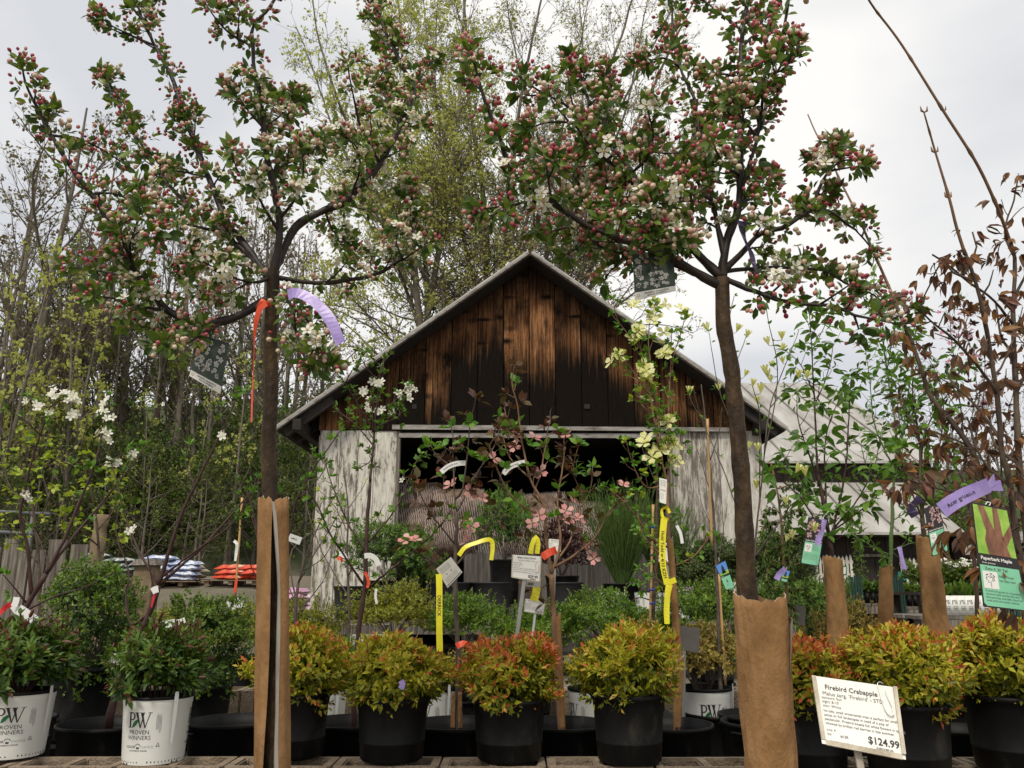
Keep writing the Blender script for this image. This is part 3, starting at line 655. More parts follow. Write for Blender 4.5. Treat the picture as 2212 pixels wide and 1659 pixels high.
protoT = wood_tree('tall_tree', 'tall bare grey tree at far left, its fine twig crown against the sky', 17, 'bud_brown', TALL, .24)
protoT2 = wood_tree('tall_tree', 'tall leaning grey tree just behind the leftmost one, budding twigs', 15, 'wood_green', TALL, .2, lean=.8)
protoB = wood_tree('bare_tree', 'x', 9, 'bud_brown', BROWN, .11)
protoS = wood_tree('slender_tree', 'x', 10, 'wood_green', SLIM, .10)
protoS2 = wood_tree('slender_tree', 'x', 9, 'maple_green', SLIM, .09, lean=-.4)
protoL = wood_tree('thicket_shrub', 'x', 3.6, 'under_green', LOW, .05)
protoL2 = wood_tree('thicket_shrub', 'x', 3.2, 'mid_leaf', LOW, .05)
for q in (protoL, protoL2): q['category'] = 'shrub'
def gnd(px, Y):
    x = P(px, 1200, Y)[0]; return (x, Y, float(ground_z(x, Y))-.1)
protoT.location = gnd(30, 29); protoT2.location = gnd(95, 34)
GR = 'bare and budding trees on the wooded slope at left'
used = set()
def place(pr, px, Y, rot, sc, lab, grp=None):
    if pr.name not in used: used.add(pr.name); o = pr; o.location = gnd(px, Y); o.rotation_euler = (0, 0, rot); o.scale = (sc,)*3; o['label'] = lab; o['group'] = grp or GR
    else: o = dup(pr, gnd(px, Y), rot, sc, lab, grp or GR)
    return o
place(dup(protoT, (0,0,0)), -70, 33, 2, .95, 'tall bare grey tree standing half outside the left edge of the photo')
place(dup(protoT, (0,0,0)), 190, 38, 4, .72, 'mid height bare tree behind the left crabapple, between the two tall ones')
place(dup(protoT2, (0,0,0)), 300, 41, 1, .62, 'mid height budding tree behind the lower left crabapple limb')
for i in range(34):
    x = -60+i*22+rng.uniform(-15, 15); place(protoB, x, rng.uniform(29, 42), rng.uniform(0, 6), rng.uniform(.95, 1.5), 'brown twiggy bare tree on the slope, one of the leafless ones behind the left crabapple')
for i in range(13):
    x = -60+i*50+rng.uniform(-25, 25); place(protoS, x, rng.uniform(28, 40), rng.uniform(0, 6), rng.uniform(.7, 1.15), 'slender tree with fresh olive leaves on the slope left of the barn')
for i in range(6):
    x = 30+i*95+rng.uniform(-25, 25); place(protoS2, x, rng.uniform(26, 36), rng.uniform(0, 6), rng.uniform(.5, .85), 'slender tree with pale yellow green leaves on the slope left of the barn')
GU = 'leafy understory shrubs at the foot of the woods'
for i in range(34):
    x = -60+i*23+rng.uniform(-15, 15); place(protoL, x, rng.uniform(25.5, 29.5), rng.uniform(0, 6), rng.uniform(.75, 1.35), 'dense green understory shrub at the foot of the woods behind the stacked bags', GU)
for i in range(36):
    x = -60+i*21+rng.uniform(-15, 15); place(protoL2, x, rng.uniform(29, 38), rng.uniform(0, 6), rng.uniform(.8, 1.5), 'green shrub higher up the wooded slope among the bare trees', GU)
GR2 = 'far wooded slope at the right edge'
for i in range(12):
    x = 1930+i*30+rng.uniform(-15, 15); place(protoB, x, rng.uniform(40, 55), rng.uniform(0, 6), rng.uniform(.75, 1.0), 'brown bare tree on the far slope at the right edge', GR2)
for i in range(9):
    x = 1900+i*38+rng.uniform(-15, 15); place(protoS, x, rng.uniform(38, 52), rng.uniform(0, 6), rng.uniform(.4, .7), 'olive green tree on the far slope at the right edge', GR2)
for i in range(12):
    x = 2030+i*24+rng.uniform(-15, 15); place(protoL2, x, rng.uniform(33, 42), rng.uniform(0, 6), rng.uniform(.8, 1.5), 'green shrub on the far slope at the right edge', GU)

def big_maple(name, label, stems, leafA, Y, lvl, leaves, ls, extra=()):
    base = P(stems[0][0][0][0], 1000, Y); base[2] = float(ground_z(base[0], Y)); t = thing(name, label, 'tree', base)
    mb = MB(); tw = Acc(); lf = Acc(); sk = Skel(); prm = dict(lv=lvl, leaves=leaves, ls=ls, min=.3, rmin=.008, rf=.32, curve=.12)
    b0 = P(*stems[0][0][0], Y); c = smooth([base, b0*.5+base*.5, b0], .5); mb.tube(c, np.linspace(.42, .3, len(c)), 9, cap=False)
    for i, (pts, r0, r1, dy) in enumerate(stems+list(extra)):
        c, r = sk.add(pts, r0*.62, r1*.5, Y if i == 0 else None, dy, .35, .012); mb.tube(c, r, 7, cap=False); spawn(mb, tw, lf, c, r, 0, prm)
    finish_tree(t, mb, tw, lf, M['far_bark'], M[leafA]); return t
LV = [(2.5, .06, .25, .5, 1.15, .14), (3.8, .12, .44, .4, 1.0, .08), (8.0, .1, .48, .4, 1.0, .05)]
big_maple('maple_tree', 'tall many stemmed maple behind the left roof slope, yellow green spring leaves', [
    ([(935,960),(915,800),(895,600),(880,450),(865,300),(830,120),(790,-90)], .20, .05, -1),
    ([(915,800),(925,600),(905,430),(890,250),(868,80),(850,-120)], .15, .04, 1.5),
    ([(925,700),(955,520),(985,330),(1000,120),(1012,-120)], .17, .05, 0),
    ([(905,650),(840,520),(800,380),(740,240),(690,90),(670,-60)], .12, .03, -2),
    ([(900,700),(850,560),(790,480),(730,400),(670,330)], .10, .03, 2),
    ([(912,800),(850,735),(770,690),(700,660)], .08, .02, -1),
    ([(890,560),(840,440),(770,380),(690,180),(640,60)], .09, .03, 1),
    ([(905,740),(830,700),(760,670),(680,655)], .06, .02, -1.5),
    ([(935,640),(960,430),(940,200),(945,0)], .10, .03, 2.5)], 'maple_green', 23, LV, 4.6, .07)
big_maple('maple_tree', 'tall many stemmed maple directly behind the barn peak with sparse olive leaves', [
    ([(1075,960),(1062,800),(1048,600),(1040,430),(1015,230),(1003,20),(990,-100)], .21, .05, 1),
    ([(1062,780),(1085,560),(1100,380),(1125,200),(1165,20),(1190,-120)], .17, .04, -1),
    ([(1060,700),(1010,560),(985,430),(960,300),(930,150),(905,-60)], .13, .03, 2),
    ([(1075,700),(1130,520),(1160,400),(1150,250),(1110,80),(1090,-60)], .12, .03, -2),
    ([(1066,760),(1000,680),(960,600),(900,480)], .08, .02, -2)], 'maple_spring', 24, LV, 2.4, .06)
big_maple('maple_tree', 'wide fanning maple behind the right roof slope, thin nearly bare arching stems', [
    ([(1200,960),(1205,800),(1215,620),(1235,450),(1280,260),(1340,80),(1390,-80)], .19, .04, 0),
    ([(1206,780),(1250,600),(1320,400),(1390,230),(1470,60),(1540,-80)], .15, .035, -1.5),
    ([(1210,760),(1290,600),(1390,450),(1470,330),(1540,240)], .11, .025, 1),
    ([(1208,740),(1180,560),(1190,380),(1230,200),(1270,0)], .14, .03, 2),
    ([(1212,700),(1260,450),(1330,260),(1420,90),(1490,-60)], .11, .03, -2),
    ([(1206,800),(1300,690),(1400,610),(1480,590)], .09, .02, -2),
    ([(1240,620),(1340,500),(1420,470),(1500,500)], .07, .018, 1.5),
    ([(1206,800),(1330,720),(1420,700),(1500,720)], .06, .018, 1), ([(1215,620),(1300,400),(1360,200),(1400,0),(1420,-80)], .09, .025, 1), ([(1208,740),(1310,520),(1440,330),(1540,180)], .08, .02, -1), ([(1210,700),(1320,560),(1430,400),(1560,330)], .07, .018, 2), ([(1212,660),(1240,400),(1260,150),(1250,-60)], .09, .025, -1)], 'maple_spring', 23, LV, 1.9, .06)

for i in range(7): place(protoS2, -40+i*30, 25.5+rng.random()*3, rng.uniform(0, 6), rng.uniform(.9, 1.25), 'tall slender pale green tree behind the board fence at far left', 'pale green trees at far left')
# ================================================================ crabapple trees
def crabapple(name, label, trunk, limbs, Y, tr, cream, seed, dens=1.1, px_clip=None):
    global rng; rng = np.random.default_rng(seed)
    b = P(trunk[0][0], trunk[0][1], Y); b[2] = -.5; t = thing(name, label, 'tree', (b[0], b[1], -.53))
    sk = Skel(); mb = MB(); c, r = sk.add(trunk, tr[0], tr[1], Y, 0, .02, .0006)
    
    for kz in rng.integers(6, len(r)-3, 7): r[kz] *= 1.10; r[kz+1] *= 1.05
    mb.tube(c, r, 14); part(mb, 'trunk', M['crab_bark'], t)
    mb = MB(); lv = Acc(); br = Acc(); bc = Acc(); fl = Acc(); st = Acc(); pe = Acc(); tw = Acc(); pos = []
    def cluster(p, d, big=1.0):
        x, y = PX(p)
        if px_clip and not px_clip(x, y): return
        n = rng.integers(5, 9); dd = around(d, n, .5, 1.35); sc = rng.uniform(.017, .037, n)*big
        for k in range(n): lv.add(p+d*rng.uniform(-.004, .012)+dd[k]*.010, dd[k], unit(d+rng.normal(size=3)*.35), sc[k])
        if rng.random() < .95:
            cp = cream(x, y); m = rng.integers(3, 8); up = unit(d*.8+UP*.35+rng.normal(size=3)*.35); pd = around(up, m, .1, .95); ln = rng.uniform(.018, .042, m)
            isc = rng.random() < cp; opn = isc and rng.random() < .35*cp*1.6
            for k in range(m):
                e = p+pd[k]*ln[k]; pe.add(p, pd[k], UP, ln[k])
                if opn and k < 4: fl.add(e, pd[k], rdir(1), rng.uniform(.015, .021)); 
                elif isc and rng.random() < .75: bc.add(e, pd[k], rdir(1), rng.uniform(.012, .018))
                else: br.add(e, pd[k], rdir(1), rng.uniform(.010, .0148))
    def twigs(c, r, lev):
        L_ = np.linalg.norm(np.diff(c, axis=0), axis=1).sum(); tg = unit(np.gradient(c, axis=0)); ph = rng.random()*6
        n = int(L_*(34 if lev == 0 else 26)*dens)+1
        for k in range(n):
            t_ = (k+rng.random())/n
            if t_ < (.14 if lev == 0 else .2): continue
            i = min(len(c)-1, int(t_*(len(c)-1))); p = c[i]; d0 = tg[i]; ph += 2.4
            a = rng.uniform(.5, 1.25); q = unit(np.cross(d0, (0, 0, 1))+1e-4); s = np.cross(q, d0)
            d = unit(d0*math.cos(a)+(q*math.cos(ph)+s*math.sin(ph))*math.sin(a)+UP*.2)
            if lev == 0 and rng.random() < .20:
                ln = rng.uniform(.04, .12)*(1.1-.5*t_); path = twig(p, d, ln, .35, .12, 4); rr = np.linspace(.0032, .0018, 5); mb.tube(path, rr, 5); twigs(path, rr, 1); cluster(path[-1], unit(path[-1]-path[-2]), 1.1)
            else:
                ln = rng.uniform(.008, .035); tw.add(p, d, UP, ln); cluster(p+d*ln, d)
        cluster(c[-1], tg[-1], 1.35)
        if lev == 0: cluster(c[-2], tg[-1], 1.2)
    for pts, r0, r1, dy in limbs:
        c, r = sk.add(pts, r0, r1, None, dy, .018, .0009); r = r*(1+.10*np.sin(np.arange(len(r))*.9)+.06*rng.normal(size=len(r))); mb.tube(c, r, 9); twigs(c, r, 0)
    tw.flush(mb, (T_TW[0]*[1, .25, .25], T_TW[1])); part(mb, 'branches', M['crab_branch'], t)
    m2 = MB(); lv.flush(m2, oval(.27, .06, .14)); part(m2, 'leaves', M['crab_leaf'], t)
    m3 = MB(); br.flush(m3, T_B); pe.flush(m3, (T_TW[0]*[1, .10, .10], T_TW[1]), 1); part(m3, 'flower_buds', [M['bud_red'], M['green_stem']], t)
    m4 = MB(); bc.flush(m4, ell(6, w=.46)); fl.flush(m4, T_F5, 1); fl.flush(m4, (T_B[0]*[.35, .35, .35], T_B[1]), 2); part(m4, 'blossoms', [M['bud_cream'], M['petal_white'], M['stamen']], t)
    pot = MB(); pot.lathe([(0, -.549), (.17, -.549), (.20, -.28), (.215, -.275), (.215, -.25), (.195, -.25), (.19, -.3), (0, -.3)], 36, c=(b[0], b[1], 0)); part(pot, 'pot', M['pot'], t)
    return sk
LIMB_L = [
 ([(575,650),(540,668),(500,685),(433,692),(367,666),(330,623),(300,590),(273,548),(233,467),(200,413),(160,363),(113,290),(85,240),(60,193),(48,140)], .0135, .003, -.25),
 ([(588,610),(565,575),(547,550),(515,510),(490,477),(457,393),(420,300),(397,240),(370,160),(333,97),(310,45),(290,-10)], .012, .0045, .15),
 ([(333,97),(290,80),(250,60),(212,35)], .004, .002, -.1),
 ([(310,50),(335,10),(345,-30)], .004, .002, .1),
 ([(590,600),(598,540),(603,473),(592,420),(583,373),(572,320),(567,277),(560,213),(550,150),(547,92),(548,60),(575,28),(600,-10)], .0125, .004, -.1),
 ([(547,100),(500,75),(470,45),(445,10)], .004, .002, -.1),
 ([(596,585),(612,540),(640,490),(690,460),(737,440),(777,405),(820,355),(850,303),(877,247),(890,205),(894,180),(870,143),(847,90),(834,67),(820,30),(800,-15)], .0135, .004, .25),
 ([(893,190),(915,160),(935,130)], .004, .002, .1),
 ([(820,355),(795,310),(772,262),(760,200),(752,140)], .005, .002, -.2),
 ([(862,275),(830,210),(800,160)], .0035, .002, .15),
 ([(760,425),(775,370),(770,320),(735,290)], .004, .002, -.2),
 ([(580,600),(530,545),(480,500),(425,455),(383,420),(345,375),(320,340),(277,263),(253,220),(222,160)], .009, .0028, .3),
 ([(480,500),(420,490),(363,477),(335,440),(300,400)], .005, .002, -.2),
 ([(600,600),(650,606),(700,607),(752,600),(800,592),(848,568),(880,530),(892,470),(890,415)], .008, .0025, .2),
 ([(848,568),(890,550),(925,525)], .0035, .002, -.1),
 ([(592,650),(625,655),(633,700),(650,745),(680,790)], .006, .002, -.25),
 ([(630,662),(670,700),(690,740),(700,775)], .004, .002, .2),
 ([(475,690),(440,722),(400,742),(366,745)], .0045, .002, -.2),
 ([(333,626),(290,600),(230,590),(150,575)], .005, .002, .15),
 ([(367,666),(300,660),(250,645),(200,640)], .0045, .002, -.15),
 ([(420,690),(370,710),(320,705),(270,700)], .004, .002, .1),
 ([(567,277),(610,245),(645,205)], .004, .002, .2),
 ([(583,373),(640,345),(690,320),(720,300)], .005, .002, .25),
 ([(598,500),(560,430),(520,380),(500,330)], .005, .002, -.25),
 ([(600,470),(640,420),(655,370),(650,320)], .005, .002, -.15),
 ([(450,380),(400,370),(360,365)], .004, .002, .15),
 ([(200,413),(250,420),(300,440)], .004, .002, .2),
 ([(113,290),(170,300),(230,330),(260,350)], .004, .002, .15),
 ([(300,590),(280,540),(300,500),(350,500)], .004, .002, -.2),
 ([(540,668),(500,640),(440,630),(400,600)], .005, .002, .2),
 ([(590,600),(540,610),(480,590),(430,560)], .005, .002, -.15),
 ([(547,550),(480,560),(430,540)], .004, .002, .2),
 ([(567,277),(530,230),(500,190)], .0035, .002, -.1),
 ([(700,455),(720,500),(760,530)], .004, .002, .15)]
def bump(x, y, cx, cy, rx, ry): return math.exp(-((x-cx)/rx)**2-((y-cy)/ry)**2)
creamL = lambda x, y: min(.97, .30+.9*bump(x, y, 640, 480, 210, 160)+.8*bump(x, y, 850, 300, 90, 110)+.7*bump(x, y, 930, 510, 60, 70)+.5*bump(x, y, 380, 640, 160, 90)+.5*bump(x, y, 690, 740, 80, 90)+.5*bump(x, y, 570, 230, 60, 120))
crabapple('crabapple_tree', 'left crabapple tree with rosy buds, white blossoms and an orange ribbon tied under its crown', [(588,1710),(583,1110),(580,960),(586,850),(583,740),(589,660),(590,585)], LIMB_L, 2.3, (.024, .019), creamL, 21)
LIMB_R = [
 ([(1556,625),(1520,598),(1480,572),(1430,545),(1370,527),(1287,497),(1220,457),(1170,420),(1117,383),(1100,360),(1090,317),(1074,273),(1050,217),(1034,160),(1018,110)], .0115, .003, -.2),
 ([(1552,590),(1500,545),(1444,500),(1424,467),(1390,423),(1364,377),(1334,333),(1304,283),(1277,247),(1267,207),(1254,160)], .0115, .0035, .15),
 ([(1277,247),(1237,233),(1187,207),(1150,187),(1120,163)], .005, .002, -.1),
 ([(1390,420),(1337,367),(1270,307),(1240,267),(1190,262),(1150,275)], .005, .002, -.2),
 ([(1444,500),(1400,475),(1360,450),(1304,433),(1237,400),(1184,370),(1154,330),(1128,300)], .0065, .002, .25),
 ([(1180,425),(1140,435),(1100,443),(1045,452)], .004, .002, -.1),
 ([(1540,600),(1450,568),(1387,550),(1320,540),(1277,517),(1240,510)], .006, .002, .1),
 ([(1562,610),(1566,560),(1580,500),(1595,467),(1603,367),(1605,267),(1603,167),(1608,67),(1617,-15)], .0115, .005, .05),
 ([(1600,420),(1615,367),(1635,293),(1645,233),(1651,160),(1675,110),(1695,50),(1705,-10)], .0055, .003, -.15),
 ([(1560,560),(1541,443),(1515,413),(1501,350),(1525,295),(1550,262),(1561,238)], .008, .002, .15),
 ([(1502,350),(1500,300),(1500,220),(1473,157),(1457,90),(1450,-10)], .0065, .003, .2),
 ([(1603,170),(1565,162),(1530,160)], .004, .002, .1),
 ([(1470,150),(1440,128),(1405,130)], .004, .002, -.1),
 ([(1609,70),(1575,43),(1540,15),(1508,-8)], .004, .002, .1),
 ([(1575,585),(1610,540),(1645,503),(1691,490),(1721,470),(1751,450),(1770,405),(1790,370),(1820,345),(1862,345)], .0085, .002, -.15),
 ([(1751,448),(1791,457),(1825,480),(1855,500),(1885,540)], .0045, .002, .2),
 ([(1790,370),(1810,330),(1822,325)], .003, .002, .1),
 ([(1575,600),(1628,626),(1688,646),(1748,656),(1801,660),(1841,680),(1890,690),(1935,700)], .0075, .002, -.2),
 ([(1570,590),(1640,580),(1700,578),(1745,579),(1790,588),(1830,612),(1880,632),(1905,650)], .0055, .002, .25),
 ([(1635,293),(1600,250),(1580,210)], .0035, .002, -.1),
 ([(1603,380),(1560,350),(1540,310)], .004, .002, -.2),
 ([(1598,440),(1640,420),(1670,380)], .004, .002, .2),
 ([(1334,333),(1300,350),(1250,360),(1210,350)], .004, .002, .15),
 ([(1364,377),(1400,340),(1410,290),(1400,240)], .004, .002, -.2),
 ([(1424,467),(1450,410),(1460,360)], .004, .002, .2),
 ([(1287,497),(1240,490),(1190,500)], .004, .002, .15),
 ([(1220,457),(1190,420),(1180,350)], .003, .002, -.1),
 ([(1304,283),(1320,220),(1310,170)], .004, .002, .15),
 ([(1605,100),(1640,60),(1650,20)], .004, .002, .1),
 ([(1651,160),(1690,150),(1715,110)], .003, .002, -.1),
 ([(1500,545),(1470,520),(1400,500)], .004, .002, -.2),
 ([(1541,443),(1480,430),(1420,400)], .004, .002, -.25)]
creamR = lambda x, y: min(.97, .20+.85*bump(x, y, 1520, 470, 110, 60)+.75*bump(x, y, 1700, 590, 140, 70)+.6*bump(x, y, 1800, 420, 60, 70)+.35*bump(x, y, 1250, 260, 120, 80)+.3*bump(x, y, 1300, 450, 160, 60))
crabapple('crabapple_tree', 'right crabapple tree with slanting brown trunk and mostly red buds, price sign at its foot', [(1662,1710),(1612,1300),(1607,1200),(1600,1050),(1590,930),(1578,800),(1562,700),(1560,640),(1561,600)], LIMB_R, 1.95, (.023, .0175), creamR, 33)

# paper trunk guards ------------------------------------------------
def wrap(label, top, bot, Y, r0, r1, ang0, gap, slit=False, group='brown paper trunk guards', noise_=.004, z0=None, m='kraft', cres=1.0):
    """open tube of brown paper: axis from top px to bottom px, gap (radians) centred at ang0 (0 = right, -pi/2 = towards the camera)"""
    a = P(*top, Y); b = P(*bot, Y+ (0 if z0 is None else 0)); 
    if z0 is not None: b = np.array([a[0]+(b[0]-a[0])*(a[2]-z0)/(a[2]-b[2]), a[1], z0])
    t = thing('trunk_guard', label, 'tree wrap', b, group); mb = MB(); nz, na = 44, 64
    th = ang0+gap/2+np.linspace(0, 2*math.pi-gap, na); out = []; k = rng.random(5)*6; from mathutils import noise as _nz
    for i in range(nz):
        f = i/(nz-1); c = a*(1-f)+b*f; r = r0*(1-f)+r1*f
        gp = gap+((1.15*f**.6+.10*math.sin(f*13)) if slit else 0); th2 = ang0+(.12*math.sin(f*9) if slit else 0)+gp/2+np.linspace(0, 2*math.pi-gp, na)
        rr = r*(1+.05*np.sin(th2*2+k[0]+f*2)+.035*np.sin(th2*5+k[1]+f*5)+.02*np.sin(f*17+k[2]+th2*3)); cr_ = np.array([_nz.fractal(Vector((math.cos(q)*1.6+k[4], math.sin(q)*1.6, f*7+k[0])), 1, 2, 4) for q in th2]); cr2 = np.array([abs(_nz.noise(Vector((math.cos(q)*3+k[3], math.sin(q)*3+f*4, f*10+k[1])))) for q in th2]); rr = rr*(1+cres*.055*cr_-cres*.06*cr2)
        z = c[2]+((.010*np.sin(th2*1.5+k[3])+.0018*rng.normal(size=na)+.003*np.sin(th2*11)) if i == 0 else 0)
        out.append(np.stack([c[0]+rr*np.cos(th2), c[1]+rr*np.sin(th2), np.broadcast_to(z, rr.shape)], -1))
    O = np.array(out); cen = np.array([a*(1-i/(nz-1))+b*(i/(nz-1)) for i in range(nz)])[:, None]; I = cen+(O-cen)*(1-.0016/r0); I[..., 2] = O[..., 2]
    n = nz*na; i = np.arange(nz-1)[:, None]*na; j = np.arange(na-1)[None]
    q = np.stack([i+j, i+na+j, i+na+j+1, i+j+1], -1).reshape(-1, 4)
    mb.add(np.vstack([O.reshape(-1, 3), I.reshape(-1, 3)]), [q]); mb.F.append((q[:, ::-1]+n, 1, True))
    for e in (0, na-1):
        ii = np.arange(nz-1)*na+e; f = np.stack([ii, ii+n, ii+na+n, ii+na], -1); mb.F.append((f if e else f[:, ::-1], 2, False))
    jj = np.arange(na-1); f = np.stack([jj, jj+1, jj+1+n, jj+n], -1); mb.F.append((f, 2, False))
    part(mb, 'paper', [M[m], M['kraft_inner_shade'], M['kraft_edge']], t); return t, O
_, O1 = wrap('brown paper trunk guard with a long vertical slit, round the left crabapple trunk', (591,1084), (588,1700), 2.3, .043, .054, -1.30, .06, slit=True, cres=.6, z0=-.28)
lip = MB(); e = O1[:, 0]; cc = O1[:, 32]
w_ = np.linspace(.013, .024, len(e))+.004*np.sin(np.arange(len(e))*.7)
V = []; 
for i in range(len(e)): V += [e[i], e[i]+np.array([-w_[i]*.15-.002, -.006-w_[i]*.55, 0])]
lip_f = [[2*i, 2*i+1, 2*i+3, 2*i+2] for i in range(len(e)-1)]
V2 = np.array(V); lip.add(np.vstack([V2, V2+[.0016, 0, 0]]), [np.array(lip_f), np.array(lip_f)[:, ::-1]+len(V2)], 0, True)
_t = [o for o in SC.objects if o.name.startswith('trunk_guard')][0]; part(lip, 'torn_edge', M['kraft_edge'], _t)
wrap('wide creased brown paper trunk guard round the right crabapple trunk, beside the large price sign', (1640,1288), (1668,1700), 1.95, .058, .066, -.12, .22, z0=-.28, cres=2.1)

_fl = MB(); c = smooth([P(1696,1325,1.93), P(1712,1336,1.90), P(1705,1500,1.91), P(1702,1700,1.92)], .02); cb = smooth([P(1690,1330,1.99), P(1695,1345,1.98), P(1690,1500,1.98), P(1688,1700,1.98)], .02); n_ = min(len(c), len(cb)); c = c[np.linspace(0, len(c)-1, n_).astype(int)]; cb = cb[np.linspace(0, len(cb)-1, n_).astype(int)]
i_ = np.arange(n_-1); _fl.add(np.vstack([c, cb, c+[.001, .001, 0], cb+[.001, .001, 0]]), [np.stack([i_, i_+1, n_+i_+1, n_+i_], -1), np.stack([2*n_+i_, 3*n_+i_, 3*n_+i_+1, 2*n_+i_+1], -1)], 0, True)
part(_fl, 'loose_flap', M['kraft_edge'], [o for o in SC.objects if o.name == 'trunk_guard.001'][0])
# ================================================================ writing
_TX = {}
def text2d(s, size=1.0, align='CENTER', bold=0.0, slant=0.0):
    k = (s, align, bold)
    if k not in _TX:
        cu = bpy.data.curves.new('txt', 'FONT'); cu.body = s; cu.size = 1; cu.align_x = align; cu.resolution_u = 2; cu.offset = bold
        o = bpy.data.objects.new('txt', cu); me = o.to_mesh(); V = np.array([v.co[:] for v in me.vertices]).reshape(-1, 3); F = [list(p.vertices) for p in me.polygons]
        o.to_mesh_clear(); bpy.data.objects.remove(o); bpy.data.curves.remove(cu); _TX[k] = (V[:, :2], F)
    V, F = _TX[k]; V = V*size; V = V+np.stack([V[:, 1]*slant, V[:, 1]*0], -1); return V, F
def polys(shapes): 
    V = []; F = []
    for s in shapes: F.append(list(range(len(V), len(V)+len(s)))); V += list(s)
    return np.array(V, float), F
# serif letters P and W, unit cap height
def _bowl():
    o = []; 
    for k in range(9):
        a = math.pi/2-k*math.pi/8; o.append(((.34+.26*math.cos(a)), (.74+.26*math.sin(a))))
    i = [(.34+.15*math.cos(math.pi/2-k*math.pi/8), .74+.19*math.sin(math.pi/2-k*math.pi/8)) for k in range(9)]
    return [[o[k], i[k], i[k+1], o[k+1]] for k in range(8)]
PWL = polys([[(.12,.03),(.12,.97),(.25,.97),(.25,.03)][::-1], [(0,0),(.37,0),(.37,.035),(0,.035)], [(0,.965),(.37,.965),(.37,1),(0,1)], [(.25,.48),(.34,.48),(.34,.55),(.25,.55)], [(.25,.93),(.34,.93),(.34,1),(.25,1)]]+_bowl()+
    [[(.62,.97),(.80,.97),(1.02,.0),(.96,.0)], [(1.19,.97),(1.25,.97),(1.02,.0),(.96,.0)][::1], [(.98,.97),(1.16,.97),(1.34,0),(1.28,0)], [(1.60,.97),(1.66,.97),(1.34,0),(1.28,0)], [(.54,.965),(.90,.965),(.90,1),(.54,1)], [(.94,.965),(1.28,.965),(1.28,1),(.94,1)], [(1.50,.965),(1.78,.965),(1.78,1),(1.50,1)]])
LEAFL = polys([[(.36,.02),(.50,.04),(.66,.16),(.80,.36),(.86,.60),(.70,.52),(.52,.40),(.42,.24)]])
def put(mb, V, F, fn, m=0):
    mb.ngons(np.array([fn(x, y) for x, y in V]), F, m)
def on_quad(c, w, h, eps=.0012):
    """map card coordinates (x right 0..w, y up 0..h) to the quad c = bl, br, tr, tl"""
    c = np.array(c, float); n = unit(np.cross(c[1]-c[0], c[3]-c[0]))
    return lambda x, y: (c[0]*(1-x/w)*(1-y/h)+c[1]*(x/w)*(1-y/h)+c[2]*(x/w)*(y/h)+c[3]*(1-x/w)*(y/h))+n*eps
def rect(x0, y0, x1, y1, n=1): return np.array([(x0,y0),(x1,y0),(x1,y1),(x0,y1)], float), [[0,1,2,3]]

# ================================================================ pots
def pot_mesh(r, h, n=40, taper=.86, lip=.012, rim=.05, lugs=True):
    mb = MB(); b = r*taper
    mb.lathe([(0, .004), (b*.93, .004), (b, .012), (b+(r-b)*.25, h*.3), (b+(r-b)*.27+.0025, h*.31), (b+(r-b)*.29, h*.325), (b+(r-b)*.7, h-rim), (r-.004, h-rim+.004), (r-.002, h-.018), (r+lip*.5, h-.014), (r+lip*.5, h), (r-.006, h), (r-.008, h-rim), (r-.016, h-rim-.02)], n)
    return mb
def soil_disc(r, z):
    mb = MB(); n = 28; V = [(0, 0, z+.012)]; 
    for q in (.35, .7, 1.0):
        for k in range(n): a = k*2*math.pi/n; V.append((r*q*math.cos(a), r*q*math.sin(a), z+rng.uniform(-.004, .01)*(q < 1)))
    F3 = [[0, 1+k, 1+(k+1) % n] for k in range(n)]; F4 = [[1+i*n+k, 1+(i+1)*n+k, 1+(i+1)*n+(k+1) % n, 1+i*n+(k+1) % n] for i in range(2) for k in range(n)]
    mb.add(V, [np.array(F3), np.array(F4)]); return mb
def pot_parts(t, r, h, kind='pot', handles=False, z0=0):
    mb = pot_mesh(r, h, rim=min(.05, h*.2)); o = part(mb, 'pot', M[kind], t, True); o.location.z = z0
    s = part(soil_disc(r-.014, h-min(.05, h*.2)-.01), 'soil', M['soil'], t, True); s.location.z = z0
    if handles:
        for sg in (-1, 1):
            hm = MB(); a = np.linspace(-.28, .28, 7); hm.tube(np.stack([sg*(r+.012+.012*np.cos(a*5)), np.sin(a)*r, np.full(7, h-.035)], -1), .007, 6); hh = part(hm, 'handle', M[kind], t, True); hh.location.z = z0; hh.rotation_euler.z = .5
    return o
